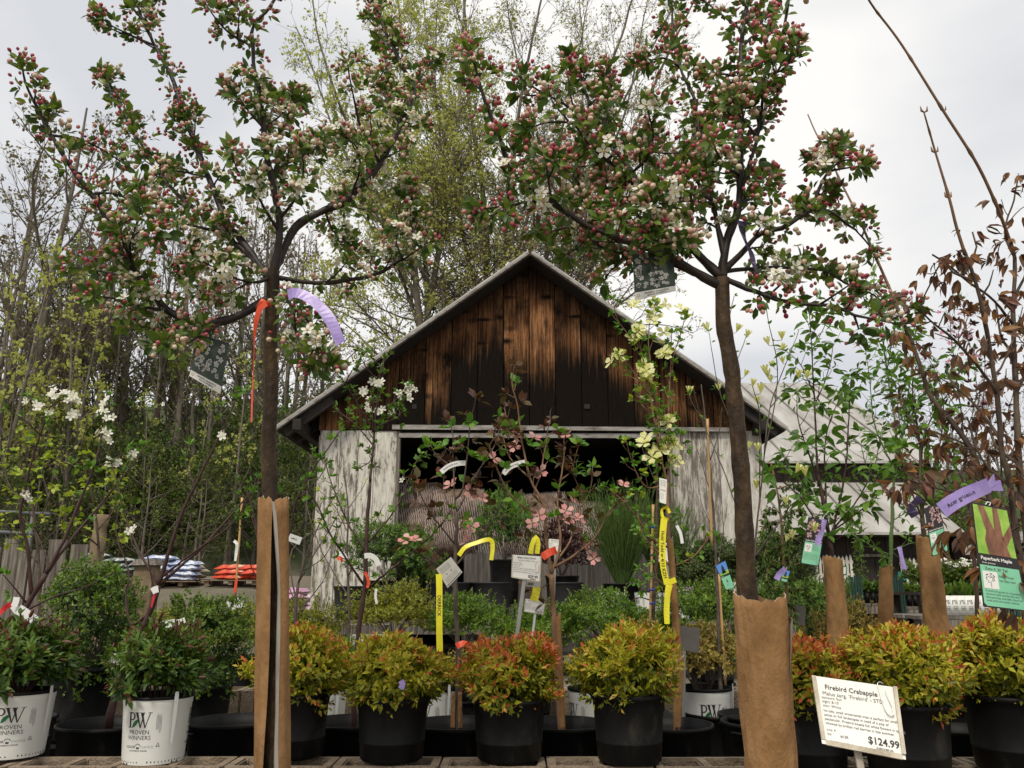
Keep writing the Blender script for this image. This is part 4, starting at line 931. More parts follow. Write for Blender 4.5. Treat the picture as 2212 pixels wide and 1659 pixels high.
def pw_pot(t, small=False):
    """white pot with a black inner rim, printed front, drainage slots; front = -Y"""
    r, h = .130, .245; mb = MB(); rb = .112
    mb.lathe([(rb, .0), (rb+.002, .012), (rb+(r-rb)*.86, h-.034), (r-.001, h-.030), (r, h-.012)], 48); o = part(mb, 'pot', M['white_pot'], t, True)
    mb = MB(); mb.lathe([(r-.001, h-.012), (r+.005, h-.009), (r+.005, h), (r-.004, h), (r-.006, h-.05), (.0, h-.055)], 48); part(mb, 'rim', M['pot'], o, True)
    mb = MB(); rr = lambda z: rb+(r-rb)*z/h
    for a in np.arange(-2.9, 2.9, .115):
        if abs(((a+.35) % 1.9)-.5) < .17: continue
        z = .016; q = rr(z)+.0008; c = [((q*math.sin(a+u*.018), -q*math.cos(a+u*.018), z+v)) for u, v in ((-1,-.007),(1,-.007),(1,.004),(.5,.008),(-.5,.008),(-1,.004))]; mb.ngons(c, [[0,1,2,3,4,5]])
    for a in (-2.4, -.55, 1.25):
        q = rb+.0015; c = [((q*math.sin(a+u*.15), -q*math.cos(a+u*.15), v)) for u, v in ((-1,.001),(1,.001),(.8,.016),(-.8,.016))]; mb.ngons(c, [[0,1,2,3]])
    part(mb, 'drain_slot', M['soil'], o, True)
    def cyl(a0):
        return lambda x, y: ((rr(y)+.0009)*math.sin(a0+x/rr(y)), -(rr(y)+.0009)*math.cos(a0+x/rr(y)), y)
    for a0 in (-.02, -1.72, 2.1):
        f = cyl(a0); mb = MB()
        def pr(VF, ox, oy, s=1, m=0):
            V, F = VF; put(mb, [(x*s+ox, y*s+oy) for x, y in V], F, f, m)
        pr(PWL, -.050, .135, .056); mb_l = LEAFL; q = cyl(a0); V, F = LEAFL; put(mb, [(x*.056-.050, y*.056+.135) for x, y in V], F, lambda x, y: tuple(np.array(q(x, y))*[1.004, 1.004, 1]), 1)
        pr(text2d('PROVEN', .0215), 0, .112); pr(text2d('WINNERS', .0215), 0, .092); pr(rect(-.055, .0815, .055, .0822), 0, 0)
        pr(text2d('COLOR', .0125, 'CENTER', .02), -.032, .062); pr(text2d('CHOICE', .0125), .034, .062, 1, 2); pr(text2d('FLOWERING SHRUBS', .0075, 'CENTER', .02), 0, .050)
        for k in range(7): a = R(25+k*22); pr(rect(-.0015, -.0015, .0015, .0015), .010*math.cos(a), .067+.010*math.sin(a))
        pr(polys([[(-.006, .060), (0, .058), (.006, .060), (.004, .068), (0, .064), (-.004, .068)]]), 0, 0)
        f = cyl(a0+.62)
        for k, (l, y) in enumerate(((.05,.13),(.062,.125),(.05,.13),(.07,.115),(.055,.12))): pr(rect(k*.0042, y, k*.0042+.0012, y+l), -.012, 0, 1, 3)
        pr(polys([[(-.008,.066),(.008,.066),(0,.082)]]), .0, 0, 1, 3); pr(polys([[(-.004,.069),(.004,.069),(0,.077)]]), .0, .0003, 1, 4); pr(rect(-.010, .062, .010, .0635), 0, 0)
        part(mb, 'printing', [M['ink'], M['ink_green'], M['ink_teal'], M['ink_grey'], M['white_pot']], o, True)
    # plastic tag strip hooked on the rim
    mb = MB(); a = .98; V = []
    for i, (z, wd) in enumerate(((h+.018, .010), (h+.012, .016), (h-.01, .017), (h-.06, .016), (h-.12, .014), (h-.17, .010))):
        q = rr(z)+.006+ (.004 if z < h else .002); V += [(q*math.sin(a)-wd/2*math.cos(a), -q*math.cos(a)-wd/2*math.sin(a), z), (q*math.sin(a)+wd/2*math.cos(a), -q*math.cos(a)+wd/2*math.sin(a), z)]
    mb.add(V, np.array([[2*i, 2*i+2, 2*i+3, 2*i+1] for i in range(5)]), 0, False); part(mb, 'pot_tag', M['white_strip'], t, True)
    s = part(soil_disc(r-.012, h-.045), 'soil', M['soil'], t, True)
    return o

# ================================================================ mound shaped potted shrubs
def bush_parts(t, rx, rz, zc, n, leaf, mats, tipfrac=.5, T=T_D, per=(6, 9), spires=(), lumps=.12, stemmat='maroon_twig', inner=.6, tiptop=True, ry=None, down=.35, up=.35, nst=22, zbase=None):
    """sprigs of leaves spread over a lumpy mound. mats = [leaf, tip, lower]"""
    ry = ry or rx; Ls = [Acc() for _ in mats]; st = MB(); k = rng.random((6, 3))*6; zb = zc-rz*.75 if zbase is None else zbase
    for i in range(n):
        d = rdir(1, .25)[0]
        if d[2] < -down: d[2] = abs(d[2])*.4; d = unit(d)
        lump = 1+lumps*(math.sin(d[0]*4+k[0, 0])*math.sin(d[1]*4+k[1, 1])+.7*math.sin(d[2]*7+d[0]*5+k[2, 0]))
        q = lump*(rng.uniform(inner, 1.03) if rng.random() < .5 else rng.uniform(.92, 1.05)); p = np.array([d[0]*rx, d[1]*ry, d[2]*rz])*q+[0, 0, zc]
        dd = unit(d*[1, 1, .8]+UP*up+rng.normal(size=3)*.2)
        m = rng.integers(*per); out = q > .9
        ll = leaf*rng.uniform(.8, 1.2)
        for j in range(m):
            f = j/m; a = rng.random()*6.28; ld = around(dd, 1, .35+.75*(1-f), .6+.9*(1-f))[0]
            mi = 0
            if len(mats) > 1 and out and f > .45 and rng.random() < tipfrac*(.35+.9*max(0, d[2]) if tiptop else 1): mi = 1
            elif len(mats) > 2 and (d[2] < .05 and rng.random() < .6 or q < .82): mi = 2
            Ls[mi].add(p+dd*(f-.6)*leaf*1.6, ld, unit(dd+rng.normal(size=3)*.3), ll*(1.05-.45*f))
    for (sx, sy, h, m) in spires:
        c = twig((sx, sy, zc+rz*.45), (sx*.3, sy*.3, 1), h, .2, .06, 6); st.tube(c, .002, 4, cap=False)
        for j in range(m):
            f = rng.random(); p = c[0]*(1-f)+c[-1]*f; Ls[min(1, len(mats)-1) if rng.random() < tipfrac*.6 else 0].add(p, around((0, 0, 1), 1, .3, 1.1)[0], rdir(1, .5), leaf*rng.uniform(.7, 1.1))
    for i in range(nst):
        a = rng.random()*6.28; e = np.array([rx*.75*math.cos(a), ry*.75*math.sin(a), zc+rng.uniform(-.4, .6)*rz]); b = np.array([.02*math.cos(a), .02*math.sin(a), zb]); mdl = (b+e)/2+[0, 0, .02]; st.tube(smooth([b, mdl, e], .03), np.linspace(.003, .0015, len(smooth([b, mdl, e], .03))), 4, cap=False)
    part(st, 'stems', M[stemmat], t, True); mb = MB()
    for i, a in enumerate(Ls): a.flush(mb, T, i)
    part(mb, 'foliage', [M[m] for m in mats], t, True)

T_S = (T_D[0]*[1, .82, 1.3], T_D[1])
def spirea_proto(tip, seed, rx=.178, rz=.135, n=700):
    global rng; rng = np.random.default_rng(seed); t = thing('potted_spirea', 'x', 'potted shrub', (0,0,0), 'gold and red leaved mound shrubs in tall black pots'); pot_parts(t, .142, .235)
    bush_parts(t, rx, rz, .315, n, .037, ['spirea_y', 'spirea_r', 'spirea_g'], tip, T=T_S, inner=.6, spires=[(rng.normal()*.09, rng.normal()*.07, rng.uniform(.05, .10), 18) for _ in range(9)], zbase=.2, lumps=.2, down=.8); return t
sp = [spirea_proto(.20, 1), spirea_proto(1.0, 2), spirea_proto(.36, 3, .185, .14)]
ZB = .30                                        # top of the front block wall
usedS = set()
def put_spirea(px, Y, k, rot, sc, lab, z=ZB):
    x = P(px, 1500, Y)[0]; pr = sp[k]
    if k not in usedS: usedS.add(k); o = pr; o.location = (x, Y, z); o.rotation_euler.z = rot; o.scale = sc if np.ndim(sc) else (sc,)*3; o['label'] = lab; return o
    return dup(pr, (x, Y, z), rot, sc, lab)
put_spirea(637, 3.56, 2, .4, (1.0, 1.0, 1.04), 'golden orange mound shrub in a black pot, half behind the left trunk guard')
put_spirea(850, 3.5, 0, 1.0, 1.0, 'gold green mound shrub in a black pot, under the yellow name ribbon')
put_spirea(1100, 3.5, 1, 0, (1.02, 1.02, .98), 'reddest mound shrub in a black pot, between two thin wrapped dogwood trunks')
put_spirea(1356, 3.46, 0, 3.6, (1.0, 1.0, 1.08), 'yellow green mound shrub in a black pot, right of the reddest one')
put_spirea(1742, 3.3, 1, 2.2, (1.0, 1.0, 1.0), 'red and green mound shrub in a black pot behind the large price sign')
put_spirea(1948, 3.2, 2, 4.0, (1.12, 1.1, 1.08), 'bronze green mound shrub in a black pot right of the large price sign')
put_spirea(2175, 3.3, 2, 1.2, (1.2, 1.1, 1.15), 'tall bronze mound shrub in a black pot at the right edge', z=ZB)
put_spirea(2060, 4.1, 1, 5.2, (1.0, 1.0, .9), 'red leaved mound shrub in a black pot, behind and between the two at far right', z=.22)

# white printed pots with willow leaved shrubs
def nine_proto(seed, mats, n=330, leaf=.048):
    global rng; rng = np.random.default_rng(seed); t = thing('potted_shrub', 'x', 'potted shrub', (0,0,0)); pw_pot(t)
    bush_parts(t, .18, .14, .345, int(n*1.25), leaf, mats, .5, T=T_N, per=(6, 10), inner=.4, lumps=.2, up=.6, spires=[(rng.normal()*.07, rng.normal()*.05, rng.uniform(.08, .14), 16) for _ in range(9)], nst=34, down=.6, zbase=.2); return t
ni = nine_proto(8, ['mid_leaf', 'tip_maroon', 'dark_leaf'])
G2 = 'maroon tipped green shrubs in white printed pots'
ni.location = (P(344, 1500, 3.5)[0], 3.5, ZB); ni.rotation_euler.z = -.12; ni['group'] = G2; ni['label'] = 'green shrub with maroon tips in a white printed pot, second pot from left'
dup(ni, (P(38, 1500, 3.55)[0], 3.55, ZB+.01), .42, (1.08, 1.05, 1.0), 'green shrub with maroon tips in a white printed pot cut by the left edge', G2)
# ================================================================ blocks
def block_proto():
    t = MB(); L_, W, H = .40, .20, .195
    xs = [-.2, -.165, -.02, .02, .165, .2]; ys = [-.1, -.068, .068, .1]
    V = []; F = []
    def q(a, b, c, d): 
        i = len(V); V.extend([a, b, c, d]); F.append([i, i+1, i+2, i+3])
    for i in range(5):
        for j in range(3):
            if j == 1 and i in (1, 3):
                x0, x1, y0, y1 = xs[i], xs[i+1], ys[1], ys[2]; z1 = .02
                q((x0,y0,H),(x1,y0,H),(x1,y0,z1),(x0,y0,z1)); q((x1,y1,H),(x0,y1,H),(x0,y1,z1),(x1,y1,z1)); q((x0,y1,H),(x0,y0,H),(x0,y0,z1),(x0,y1,z1)); q((x1,y0,H),(x1,y1,H),(x1,y1,z1),(x1,y0,z1)); q((x0,y0,z1),(x1,y0,z1),(x1,y1,z1),(x0,y1,z1)); continue
            q((xs[i],ys[j],H),(xs[i+1],ys[j],H),(xs[i+1],ys[j+1],H),(xs[i],ys[j+1],H))
    a = .2; b = .1
    for x0, y0, x1, y1 in ((-a,-b,a,-b),(a,-b,a,b),(a,b,-a,b),(-a,b,-a,-b)): q((x0,y0,0),(x1,y1,0) if False else (x1,y1,0),(x1,y1,H),(x0,y0,H))
    q((-a,b,0),(a,b,0),(a,-b,0),(-a,-b,0))
    t.add(V, np.array(F), 0, False); me = t.mesh('concrete_block'); me.materials.append(M['block']); return me
BM = block_proto()
# weld + bevel once so that the edges are chipped rather than razor sharp
def soften(me, w_=.006):
    import bmesh
    bm = bmesh.new(); bm.from_mesh(me); bmesh.ops.remove_doubles(bm, verts=bm.verts, dist=1e-4)
    bmesh.ops.bevel(bm, geom=[e for e in bm.edges if len(e.link_faces) == 2 and e.calc_face_angle(0) > .6], offset=w_, segments=2, affect='EDGES'); bm.to_mesh(me); bm.free()
soften(BM)
def block(x, y, z, lab, rz=0, g='concrete blocks of the front retaining row', end=False):
    o = bpy.data.objects.new('concrete_block', BM); COL.objects.link(o); o.location = (x, y, z); o.rotation_euler = (0, 0, rz); return tag(o, lab, 'concrete block', g)
x = -2.52; i = 0
while x < 2.7:
    block(x, 3.475+rng.uniform(-.008, .008), ZB-.197, 'hollow concrete block lying in the front row that carries the front pots', rng.uniform(-.02, .02)); x += .408
for zz in (-.097, -.297, -.497):
    x = -2.5+(.2 if abs(zz+.297) < .1 else 0)
    while x < 2.7: block(x, 3.475, zz, 'concrete block in a lower course of the front row, under the pots', 0, 'lower blocks of the front retaining row'); x += .408
for zz in (ZB-.197, -.097, -.297, -.497):
    x = 1.12
    while x < 2.7: block(x, 3.262, zz, 'concrete block of the doubled front row at right, carrying the bronze shrubs', 0, 'doubled blocks at the right of the front row'); x += .408
# second row
for k, zc in ((0, .0), (1, .197)):
    x = -2.75+.2*k
    while x < 1.6:
        block(x, 5.05+rng.uniform(-.01, .01), zc, 'tan concrete block in the second row, upper course behind the wide pots' if k else 'tan concrete block in the second row, lower course on the gravel', rng.uniform(-.015, .015), 'concrete blocks of the second row'); x += .408
# black pots standing between and behind ------------------------------------------------
def simple_pot(label, px, Y, z, r, h, kind='pot', handles=True, group='wide black tree pots behind the front row'):
    x = P(px, 1600, Y)[0]; t = thing('plant_pot', label, 'plant pot', (x, Y, z), group); pot_parts(t, r, h, kind, handles); t.rotation_euler.z = rng.uniform(-.5, .5); return t
# ================================================================ young trees drawn from branch lines
def whip(name, label, cat, Y, paths, bark='crab_branch', leaf=None, fl=None, group=None, pot=None, seed=1, base_z=0.0, trunk_n=9, potkind='pot', extra_leaf=None, pox=0.0):
    """leaf = dict(mats, T, size, n, sp (spacing), tl (twig length), t0, droop, spread); fl = dict(mats, T, size, spots, cen)"""
    global rng; rng = np.random.default_rng(seed)
    b = P(paths[0][0][0][0], paths[0][0][0][1], Y); t = thing(name, label, cat, (b[0], b[1], base_z), group)
    sk = Skel(); mb = MB(); tw = Acc(); Ls = [Acc() for _ in leaf['mats']] if leaf else []
    if pot:
        r, h = pot; pot_parts(t, r, h, potkind, True)
        for ch in [o for o in bpy.data.objects if o.parent == t]: ch.location.x += pox
    for i, (pts, r0, r1, dy) in enumerate(paths):
        c, r = sk.add(pts, r0, r1, Y if i == 0 else None, dy, .03, .0012)
        if i == 0:
            top = c[0].copy(); bz = base_z+(pot[1]-.06 if pot else 0); 
            if c[0][2] > bz+.02: c = np.vstack([[[c[0][0], c[0][1], bz]], c]); r = np.concatenate([[r0*1.1], r])
        r = r*(1+.08*np.sin(np.arange(len(r))*1.3)); mb.tube(c, r, trunk_n if i == 0 else 6)
        if not leaf or (i == 0 and leaf.get('skip0', True)): continue
        L_ = np.linalg.norm(np.diff(c, axis=0), axis=1).sum(); tg = unit(np.gradient(c, axis=0)); n = int(L_/leaf['sp'])+1; ph = rng.random()*6
        def clus(p, d, s=1.0):
            m = max(1, int(rng.integers(leaf['n'][0], leaf['n'][1]+1)*s)); lo, hi = leaf.get('spread', (.4, 1.2)); dd = around(d, m, lo, hi); dr = leaf.get('droop', 0)
            mi = rng.choice(len(leaf['mats']), p=leaf.get('w'))
            for k in range(m):
                q = unit(dd[k]-UP*dr*rng.uniform(.5, 1.3)); l = leaf['size']*rng.uniform(.65, 1.2); o = q*leaf.get('pet', .1)*leaf['size']
                if leaf.get('tri'):
                    dn = unit(q-UP*.6)
                    for s_ in (-1, 0, 1):
                        side = unit(np.cross(dn, (rng.normal(), rng.normal(), .3))); Ls[mi].add(p+o*3, unit(dn+side*s_*.55), unit(d+rng.normal(size=3)*.4), l)
                    tw.add(p, q, UP, np.linalg.norm(o)*3)
                else: Ls[mi].add(p+o, q, unit(UP+rng.normal(size=3)*.5), l)
        for k in range(n):
            t_ = (k+rng.random()*.8)/n
            if t_ < leaf.get('t0', .2): continue
            j = min(len(c)-1, int(t_*(len(c)-1))); ph += 2.4; a = rng.uniform(.5, 1.1); d0 = tg[j]; q = unit(np.cross(d0, (0, 0, 1))+1e-4); s = np.cross(q, d0)
            d = unit(d0*math.cos(a)+(q*math.cos(ph)+s*math.sin(ph))*math.sin(a)); ln = leaf['tl']*rng.uniform(.3, 1.2)
            if ln > .04:
                path = twig(c[j], d, ln, .4, .1, 4); mb.tube(path, np.linspace(min(.003, r[j]*.7), .0012, 5), 4, cap=False); p, d = path[-1], unit(path[-1]-path[-2])
                if ln > .12 and rng.random() < .6: clus(path[2], d, .6)
            else: tw.add(c[j], d, UP, ln); p = c[j]+d*ln
            clus(p, d)
        clus(c[-1], tg[-1], 1.3)
    tw.flush(mb, (T_TW[0]*[1, .18, .18], T_TW[1])); part(mb, 'trunk', M[bark], t)
    if leaf:
        m = MB(); 
        for i, a in enumerate(Ls): a.flush(m, leaf['T'], i)
        part(m, 'leaves', [M[q] for q in leaf['mats']], t)
    if fl:
        for sp_ in fl['spots']:
            x, y = sp_[0], sp_[1]; k = sp_[2] if len(sp_) > 2 else 1; rad = sp_[3] if len(sp_) > 3 else 6; m = MB(); ac = Acc(); cn = Acc()
            for _ in range(k):
                xx, yy = x+rng.normal()*rad, y+rng.normal()*rad; w0, _p = sk.near(xx, yy); p = P(xx, yy, w0[1]+rng.uniform(-.03, .03)); d = unit(unit(p-w0)*.4+np.array([rng.normal()*.35, -.55+rng.normal()*.3, fl.get('up', .5)])); s = fl['size']*rng.uniform(.8, 1.15)
                ac.add(p, d, rdir(1), s); cn.add(p-d*s*.1, d, rdir(1), s*.22)
                if np.linalg.norm(p-w0) > .01: m.tube(np.array([w0, (w0+p)/2+[0, 0, -.005], p]), .0013, 4, 2, cap=False)
            ac.flush(m, fl['T'], 0); cn.flush(m, T_B, 1); part(m, 'flower' if k == 1 else 'blossom_cluster', [M[fl['mats'][0]], M[fl.get('cen', 'stamen')], M['green_stem']], t)
    return t, sk
GW = 'young potted trees standing behind the front row'
cherry_leaf = dict(mats=['fresh_leaf', 'mid_leaf'], T=T_O, size=.036, n=(5, 9), sp=.08, tl=.03, t0=.4, spread=(.4, 1.2))
whip('cherry_tree', 'white blossoming young tree at the far left, red and white ties on its stem', 'tree', 4.05, [
 ([(30,1420),(45,1340),(70,1290),(100,1240)], .016, .012, 0), ([(70,1290),(60,1180),(45,1100),(88,940),(107,880),(143,860)], .009, .003, -.2), ([(100,1240),(140,1160),(165,1100),(200,1013),(217,946),(236,853)], .009, .003, .1),
 ([(200,1016),(250,990),(303,961)], .004, .002, .1), ([(88,940),(50,905),(15,885)], .004, .002, -.1), ([(107,880),(80,875),(62,855)], .003, .002, .1), ([(100,1240),(175,1140),(225,1080),(290,1000),(318,960)], .008, .0025, .25), ([(50,1330),(120,1290),(182,1270),(250,1235)], .005, .002, -.15), ([(60,1300),(30,1270),(5,1240)], .005, .002, -.1),
 ([(105,1230),(82,1160),(62,1130),(40,1110)], .004, .002, .15), ([(98,1020),(140,1000),(160,1010)], .003, .0015, .1)],
 bark='maroon_twig', leaf=cherry_leaf, fl=dict(mats=['petal_white'], T=T_F5, size=.021, up=.3, spots=[(143,855,9,9),(118,852,6,7),(158,858,7,6),(82,880,5,5),(62,862,3,5),(232,860,5,5),(222,885,6,6),(228,905,6,6),(225,930,6,6),(232,945,5,5),(246,1000,3,5),(285,982,3,5),(158,893,3,5),(106,892,2,4),(55,1075,3,6)]), group=GW, pot=(.21,.38), seed=41)
whip('cherry_tree', 'sparse open young tree with a few white flowers, left of the left crabapple trunk', 'tree', 3.9, [
 ([(238,1545),(262,1450),(290,1395),(316,1340),(334,1290),(342,1265)], .017, .013, 0), ([(336,1270),(300,1190),(270,1110),(255,1050),(240,1000)], .006, .0025, .2), ([(342,1265),(385,1130),(420,1050),(450,990),(485,920),(508,862)], .010, .003, -.1), ([(345,1262),(400,1215),(450,1170),(500,1110),(535,1070),(560,1035)], .009, .003, .15), ([(345,1255),(420,1190),(500,1130),(545,1060)], .006, .002, -.15), ([(485,920),(475,900),(478,880)], .003, .002, .1),
 ([(322,1320),(285,1350),(272,1290),(278,1240),(250,1150),(262,1080)], .006, .002, .1), ([(334,1280),(318,1200),(295,1140),(292,1090)], .004, .002, -.1), ([(450,1170),(480,1150),(510,1120)], .003, .002, .1), ([(508,862),(495,850),(530,840)], .002, .0015, 0), ([(420,1050),(400,1000),(410,960)], .003, .0015, .1)],
 bark='maroon_twig', leaf=dict(cherry_leaf, sp=.16, t0=.7), fl=dict(mats=['petal_white'], T=T_F5, size=.020, up=.3, spots=[(484,937,3,4),(501,893,1,2),(281,1146,3,5),(240,999,3,5)]), group=GW, pot=(.21,.38), seed=42)
whip('plum_tree', 'white flowering young tree before the left white barn wall, red tie on its dark stem', 'tree', 3.95, [
 ([(762,1585),(768,1480),(774,1390),(789,1265),(791,1191),(797,1080),(799,1042)], .014, .008, 0), ([(799,1042),(806,960),(812,880),(822,800),(830,775)], .007, .003, .1), ([(786,1262),(742,1196),(712,1151),(690,1100),(655,1040)], .006, .002, -.2), ([(790,1189),(752,1129),(717,1042),(700,985)], .006, .002, .2), ([(794,1278),(863,1216),(940,1149),(975,1100)], .006, .002, -.15), ([(794,1179),(841,1117),(863,1082),(905,985),(915,1000)], .005, .002, .2), ([(808,940),(775,880),(745,830),(715,790)], .005, .002, -.2), ([(812,900),(850,870),(885,832)], .004, .002, .15), ([(805,960),(760,910),(730,890)], .004, .002, .1), ([(820,820),(790,790),(775,760)], .003, .002, -.1), ([(804,990),(795,1000),(775,1010)], .003, .002, .1), ([(806,920),(860,900),(860,880)], .003, .0015, .2), ([(745,830),(760,800),(800,775)], .003, .002, 0)],
 bark='maroon_twig', leaf=dict(cherry_leaf, sp=.035, t0=.1, size=.03, tl=.05), fl=dict(mats=['petal_white'], T=T_F5, size=.020, up=.3, spots=[(885,832,4,7),(872,852,4,7),(865,846,2,5),(808,828,4,7),(785,852,4,7),(790,868,3,6),(795,882,3,5),(817,830,3,6),(818,890,3,5),(852,886,2,5),(800,740,2,6),(871,1035,2,6),(798,940,2,6)]), group=GW, pot=(.21,.38), seed=43)
whip('apple_sapling', 'thin twiggy sapling just right of the left trunk guard, hardly in leaf', 'tree', 4.6, [
 ([(640,1400),(638,1320),(645,1260)], .010, .008, 0), ([(645,1260),(667,1181),(700,1110),(740,1048)], .005, .002, -.1), ([(640,1300),(625,1203),(660,1160),(717,1129)], .005, .002, .2), ([(645,1260),(690,1180),(725,1120),(745,1085)], .004, .002, .1), ([(640,1310),(610,1230),(590,1150),(600,1090)], .004, .002, .2), ([(650,1240),(700,1200),(742,1120)], .003, .0015, -.2), ([(638,1330),(700,1250),(720,1180)], .004, .002, .1)],
 bark='grey_twig', leaf=dict(cherry_leaf, mats=['box_yel'], sp=.09, t0=.4, size=.02, n=(2, 4), tl=.06), group=GW, seed=44)
whip('apple_sapling', 'thin upright sapling with a white and red flag, before the left white barn boards', 'tree', 5.6, [
 ([(752,1400),(755,1290),(750,1200),(752,1090),(742,1010)], .010, .004, 0), ([(753,1290),(700,1200),(670,1120),(660,1080)], .005, .002, .2), ([(752,1240),(790,1170),(830,1090)], .005, .002, -.2), ([(751,1150),(720,1090),(690,1060)], .004, .002, .1), ([(751,1200),(735,1140),(728,1090)], .003, .002, .1), ([(752,1100),(780,1060),(790,1040)], .003, .002, .1)],
 bark='grey_twig', leaf=dict(cherry_leaf, mats=['lime_leaf'], sp=.12, t0=.3, size=.03, n=(2, 5), tl=.06), group=GW, seed=45)
dog_leaf = dict(mats=['maroon_leaf', 'fresh_leaf'], w=[.7, .3], T=T_W, size=.05, n=(3, 6), sp=.06, tl=.05, t0=.3, spread=(.5, 1.25))
whip('dogwood_tree', 'left pink flowering dogwood, two pairs of pink blooms and a tilted grey tag', 'tree', 3.9, [
 ([(985,1590),(990,1414),(983,1290),(987,1166),(987,1106)], .014, .008, 0), ([(987,1106),(980,1010),(977,936),(966,908)], .005, .002, .1), ([(990,1080),(1000,1053),(1014,936),(1027,862)], .005, .002, -.15), ([(988,1110),(1027,1026),(1064,970),(1078,930)], .005, .002, .2), ([(985,1180),(940,1120),(910,1070),(900,1035)], .004, .002, -.2), ([(985,1220),(1060,1130),(1090,1070),(1080,1040)], .005, .002, -.1), ([(984,1240),(930,1210),(880,1178)], .0045, .002, -.2), ([(986,1140),(960,1060),(965,1000),(985,960)], .004, .002, .2), ([(987,1150),(1010,1130),(1004,1125)], .003, .002, -.1), ([(975,1010),(945,985),(930,960)], .003, .0015, .1), ([(1000,1053),(1020,1056)], .002, .0015, -.05), ([(984,1280),(960,1240),(940,1215)], .004, .0015, .1)],
 bark='grey_twig', leaf=dog_leaf, fl=dict(mats=['pink_bract'], T=T_DOG, size=.040, cen='green_stem', up=.6, spots=[(977,1042,1,3),(1018,1055,1,3),(1042,1075,1,3),(1004,1130,1,4),(1012,1140,1,4),(998,1160,1,3),(1006,1168,1,3),(880,1172,1,3),(893,1166,1,3)]), group=GW, pot=(.205,.38), seed=46)
whip('dogwood_tree', 'right pink flowering dogwood standing before the dark doorway, reddish forked trunk', 'tree', 3.9, [
 ([(1214,1590),(1205,1480),(1200,1389),(1195,1278),(1193,1241)], .015, .012, 0), ([(1193,1241),(1178,1154),(1172,1092),(1144,1036),(1127,946),(1118,880),(1106,830),(1112,788)], .009, .0025, -.1), ([(1196,1240),(1210,1170),(1204,1093),(1217,986),(1217,942)], .008, .0025, .2), ([(1172,1092),(1154,1066),(1170,1013),(1184,920),(1188,905)], .005, .002, .15), ([(1175,1120),(1107,1076),(1070,1003),(1060,960),(1087,930)], .006, .002, -.25), ([(1200,1232),(1240,1201),(1285,1163),(1310,1120),(1334,1075)], .007, .002, -.15), ([(1198,1215),(1232,1170),(1245,1110),(1262,1060)], .006, .002, .2), ([(1144,1036),(1110,1000),(1090,960),(1082,900)], .004, .002, .1), ([(1178,1154),(1140,1130),(1120,1080)], .004, .002, .25), ([(1210,1030),(1240,1010),(1218,985)], .003, .002, .1), ([(1245,1110),(1275,1060),(1280,1010)], .003, .002, .1), ([(1190,1260),(1150,1200),(1130,1160)], .004, .0015, .2), ([(1196,1330),(1170,1290),(1140,1270)], .004, .0015, -.1), ([(1262,1080),(1240,1020),(1250,960)], .003, .002, -.1), ([(1127,960),(1100,930),(1090,880)], .003, .0015, .1)],
 bark='tan_stem', leaf=dog_leaf, fl=dict(mats=['pink_bract'], T=T_DOG, size=.038, cen='green_stem', up=.6, spots=[(1150,1127,1,3),(1166,1113,1,3),(1208,1122,1,3),(1225,1128,1,4),(1240,1118,1,4),(1252,1128,1,4),(1272,1190,1,3),(1284,1203,1,3),(1222,1100,1,3),(1238,1086,1,3),(1342,1050,1,4),(1350,1044,1,4),(1154,943,1,3),(1217,937,1,3),(1107,966,1,3),(1067,988,1,3),(1170,1020,1,3)]), group=GW, pot=(.205,.38), seed=47)
whip('yellow_dogwood', 'pale yellow flowering young tree, long yellow ribbon tied to its wrapped stem', 'tree', 3.88, [
 ([(1462,1600),(1466,1427),(1463,1352),(1453,1241),(1446,1164),(1441,1042)], .013, .009, 0), ([(1441,1042),(1424,970),(1404,853),(1384,753),(1375,715)], .006, .002, -.1), ([(1443,1086),(1444,920),(1450,786),(1452,720)], .006, .002, .1), ([(1430,1000),(1420,900),(1404,760),(1404,693),(1415,655)], .005, .002, .05), ([(1384,753),(1337,696),(1324,646)], .003, .0015, -.1), ([(1404,853),(1360,790),(1335,765)], .004, .002, -.15), ([(1450,786),(1470,720),(1480,680)], .003, .002, .1), ([(1441,1042),(1397,1053),(1367,1003),(1352,950)], .004, .002, -.2), ([(1447,1175),(1404,1161),(1359,1099),(1309,1050)], .005, .002, -.2), ([(1444,920),(1465,960),(1475,940)], .003, .002, .1), ([(1452,1220),(1420,1190),(1390,1160),(1376,1120)], .004, .002, .2), ([(1450,1230),(1500,1200),(1540,1150)], .004, .002, .1), ([(1420,900),(1390,880),(1380,850)], .003, .002, .1), ([(1456,1290),(1420,1250),(1380,1230)], .004, .0015, -.1)],
 bark='tan_stem', leaf=dict(mats=['fresh_leaf', 'lime_leaf'], w=[.8,.2], T=T_W, size=.028, n=(4, 7), sp=.028, tl=.06, t0=.05), fl=dict(mats=['yellow_bract'], T=T_DOG, size=.047, up=.55, spots=[(1417,656,2,6),(1437,662,1,3),(1364,733,1,4),(1380,716,2,5),(1337,766,2,4),(1320,780,1,3),(1394,800,3,6),(1390,822,3,6),(1434,760,2,5),(1446,772,1,4),(1440,720,2,5),(1440,908,2,5),(1390,866,1,4),(1430,970,3,6),(1454,962,3,6),(1390,953,2,4),(1464,996,2,4),(1404,985,2,5),(1372,655,2,5),(1478,668,2,5),(1415,690,2,6),(1425,745,1,5)]), group=GW, pot=(.205,.38), seed=48, pox=-.05)
